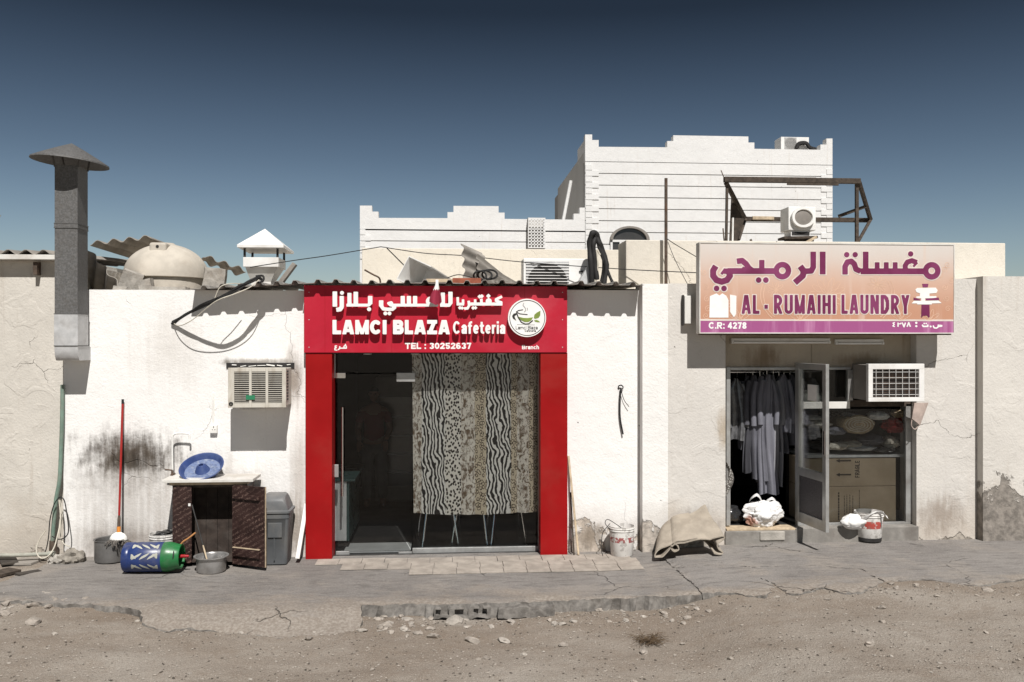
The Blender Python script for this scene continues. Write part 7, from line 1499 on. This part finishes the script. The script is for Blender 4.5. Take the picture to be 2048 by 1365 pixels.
# ------------------------------------------------------------------ stones, rubble, kerb
rg = random.Random(21); protos = []
for k in range(7):
    bm = bmesh.new(); bmesh.ops.create_icosphere(bm, subdivisions=2, radius=1.0)
    for v in bm.verts:
        d = v.co.copy(); n_ = 1 + .45*mn.noise(d*1.3 + Vector((k*5.1, 0, 0))) + .18*mn.noise(d*3.5 + Vector((0, k*3.3, 0))); v.co = Vector((d.x*n_, d.y*n_*.85, d.z*n_*.62))
        if mn.noise(d*0.9 + Vector((k, k, 2))) > .2: v.co *= .9
    me = bpy.data.meshes.new('stone'); bm.to_mesh(me); bm.free(); me.materials.append(MATS['stone_pale' if k % 3 == 2 else 'stone']); protos.append(me)
def put_stone(px, py, wpx, k=None, squash=1.0, lb='loose stone lying on the dirt among others', grp='loose stones and rubble on the dirt', nm='stone'):
    P = G(px, py, -.1); X, Y = P.x, P.y; P.z = dirt_z(X, Y); r_ = wpx/2/ (FPX/ (FWD.dot(P-CAM)))
    me = protos[rg.randrange(7) if k is None else k]; o = bpy.data.objects.new(nm, me); COL.objects.link(o)
    o.location = (X, Y, P.z + r_*.26*squash); o.rotation_euler = (rg.uniform(-.25,.25), rg.uniform(-.25,.25), rg.uniform(0, 6.3)); o.scale = (r_, r_*rg.uniform(.75,1), r_*squash); return tag(o, lb, 'stone', grp)
big = [(66,1258,38,.6,'flat dark grey stone lying at the lower left'),(618,1273,20,.9,'rounded grey stone in front of the cement ramp'),(1740,1316,22,1,'dark brown stone at the lower right'),(1288,1300,20,1,'grey stone below the dry weed'),(110,1282,12,1,'small white stone at the lower left'),
       (1763,1237,18,.9,'pale stone lying in the dirt below the laundry'),(1764,1268,14,1,'dark pebble below the pale stone before the laundry'),(1710,1288,13,1,'small pale stone low before the laundry'),(958,1222,34,.8,'largest pale rubble lump under the hollow block'),(908,1234,44,.6,'wide pale rubble piece left of the largest lump'),
       (868,1267,30,.6,'grey flat stone before the broken kerb'),(945,1275,34,.55,'grey slab chip below the hollow block'),(1008,1272,30,.5,'dark flat chip right of the slab chip'),(1022,1235,24,.6,'tan stone right of the rubble lumps'),(1128,1283,24,.5,'pale flat chip in the middle of the dirt'),(745,1334,12,.9,'small brown stone at the bottom centre left'),
       (572,1225,30,1.5,'rounded earth clod standing on the edge of the cement ramp'),(1985,1186,12,.8,'white chip near the right edge'),(1975,1201,26,.35,'flat pale scrap near the right edge'),(12,1238,32,.5,'flat brown stone at the left edge')]
for px, py, w_, sq, lb in big: put_stone(px, py, w_, None, sq, lb)
for k in range(46): put_stone(rg.uniform(0, 290), rg.uniform(1200, 1230), rg.uniform(9, 26), None, rg.uniform(.5,.9), 'rubble stone along the broken pavement edge at the left', 'rubble along the left pavement edge', 'rubble_stone')
for k in range(46): put_stone(rg.uniform(600, 870), rg.uniform(1222, 1262), rg.uniform(9, 24), None, rg.uniform(.4,.9), 'rubble stone heaped before the broken kerb', 'rubble before the kerb', 'rubble_stone')
for k in range(44): put_stone(rg.uniform(850, 1420), rg.uniform(1212, 1246), rg.uniform(8, 19), None, rg.uniform(.4,.9), 'rubble stone lying under the long kerb', 'rubble under the long kerb', 'rubble_stone')
for k in range(34): put_stone(rg.uniform(0, 2048), rg.uniform(1240, 1364), rg.uniform(8, 13), None, rg.uniform(.5,.9), 'small loose stone scattered on the open dirt', 'small stones on the dirt')
for k in range(16): put_stone(rg.uniform(1400, 2040), rg.uniform(1186, 1222), rg.uniform(7, 14), None, rg.uniform(.4,.8), 'small chip beside the broken edge of the right pavement', 'chips by the right pavement edge', 'pavement_chip')
# fine gravel
mb = MB(); g8 = [(1,0,0),(-.9,.2,0),(0,1,0),(.1,-.9,0),(0,0,.6),(0,0,-.5)]; g8f = [(0,2,4),(2,1,4),(1,3,4),(3,0,4),(2,0,5),(1,2,5),(3,1,5),(0,3,5)]
for k in range(7000):
    px = rg.uniform(-40, 2090); py = 1196 + 180*rg.random()**.8
    if rg.random() < .35: py = (1203 if px < 280 else 1248 if px < 720 else 1222 if px < 1400 else 1192) + abs(rg.gauss(0, 14))
    P = G(px, py, -.11); z = dirt_z(P.x, P.y)
    r_ = .0035 + .011*rg.random()**2.6; a = rg.uniform(0, 6.3); ca, sa = math.cos(a), math.sin(a); e1, e2 = rg.uniform(.7,1.5), rg.uniform(.6,1.1); mb.cur = 1 if rg.random() < .13 else (2 if rg.random() < .35 else 0)
    mb.add([(P.x + (v[0]*e1*ca - v[1]*e2*sa)*r_, P.y + (v[0]*e1*sa + v[1]*e2*ca)*r_, z + r_*.25 + v[2]*r_*.8) for v in g8], g8f)
simple('pebble_dark', (0.10,0.085,0.07), 0.95, var=0.4, scale=30)
struct(mb.build('gravel', ['stone', 'stone_pale', 'pebble_dark'], recalc=False), 'stuff')
for k in range(70):
    t = rg.random(); px = 20 + 1990*t; py = (1206 if px < 280 else 1247 if px < 720 else 1214 if px < 1400 else 1186) + rg.gauss(3, 7)
    put_stone(px, py, rg.uniform(7, 15), None, rg.uniform(.35,.8), 'crumb of broken concrete along the pavement edge', 'concrete crumbs along the pavement edge', 'concrete_crumb')
# hollow kerb blocks below the pavement edge
kerb = thing('kerb', 'broken concrete kerb with hollow blocks under the pavement edge', 'kerb', G(980, 1212))
kx = [(866,985),(992,1110)]
for i, (a, b) in enumerate(kx):
    A = G(a, 1206); B = G(b, 1206 - (b-900)*.03); yk = min(A.y, B.y) - .035 + .03*i*.3; H_ = .115; W_ = B.x-A.x-.012
    gx = np.linspace(0, W_, 60); gz_ = np.linspace(0, H_, 24); X, Z = np.meshgrid(gx, gz_); Nn = np.array([[fbm(A.x*3+x*9, z*9, i*3.0, 3) for x in gx] for z in gz_])
    D = np.maximum(np.abs(X-W_/2)-W_/2+.004, np.abs(Z-H_/2)-H_/2+.004) + .024*Nn + .008
    if i == 0:
        for hx in (.10, .30, .50): D = np.maximum(D, -np.maximum(np.abs(X-hx*W_/.62)-.062, np.abs(Z-.065)-.030))
    V, F = contour(D, gx, gz_); z0 = slab_top(A.x, A.y) - H_ - .025; mb = MB(); tl = (zf(B.x)-zf(A.x))/W_
    solid(mb, V, F, lambda x, z: (A.x+x, yk-.03+.012*fbm(x*6, z*6, i, 2), z0+z+tl*x), lambda x, z: (A.x+x, yk+.10, z0+z+tl*x)); mb.build('kerb_block', 'kerb_concrete', kerb)
    if i == 0: mb = MB(); mb.box(A.x+.03, B.x-.03, yk+.085, yk+.098, z0+.02, z0+H_-.02); mb.build('block_core', 'dark_metal', kerb)
# dry weed
mb = MB(); W0 = G(1300, 1272, -.08); W0.z = dirt_z(W0.x, W0.y)
for k in range(110):
    a = rg.uniform(0, 6.28); L = rg.uniform(.05, .17); b0 = W0 + Vector((rg.gauss(0,.05), rg.gauss(0,.05), 0)); mb.tube([b0, b0 + Vector((math.cos(a)*L*.6, math.sin(a)*L*.6, L*.28)), b0 + Vector((math.cos(a)*L, math.sin(a)*L, L*rg.uniform(.1,.4)))], [.0025,.002,.001], 4, False)
simple('weed_dry', (0.11,0.075,0.045), 0.9, var=0.4, scale=30); tag(mb.build('dry_weed', 'weed_dry'), 'tuft of dry brown weed growing in the dirt', 'weed')
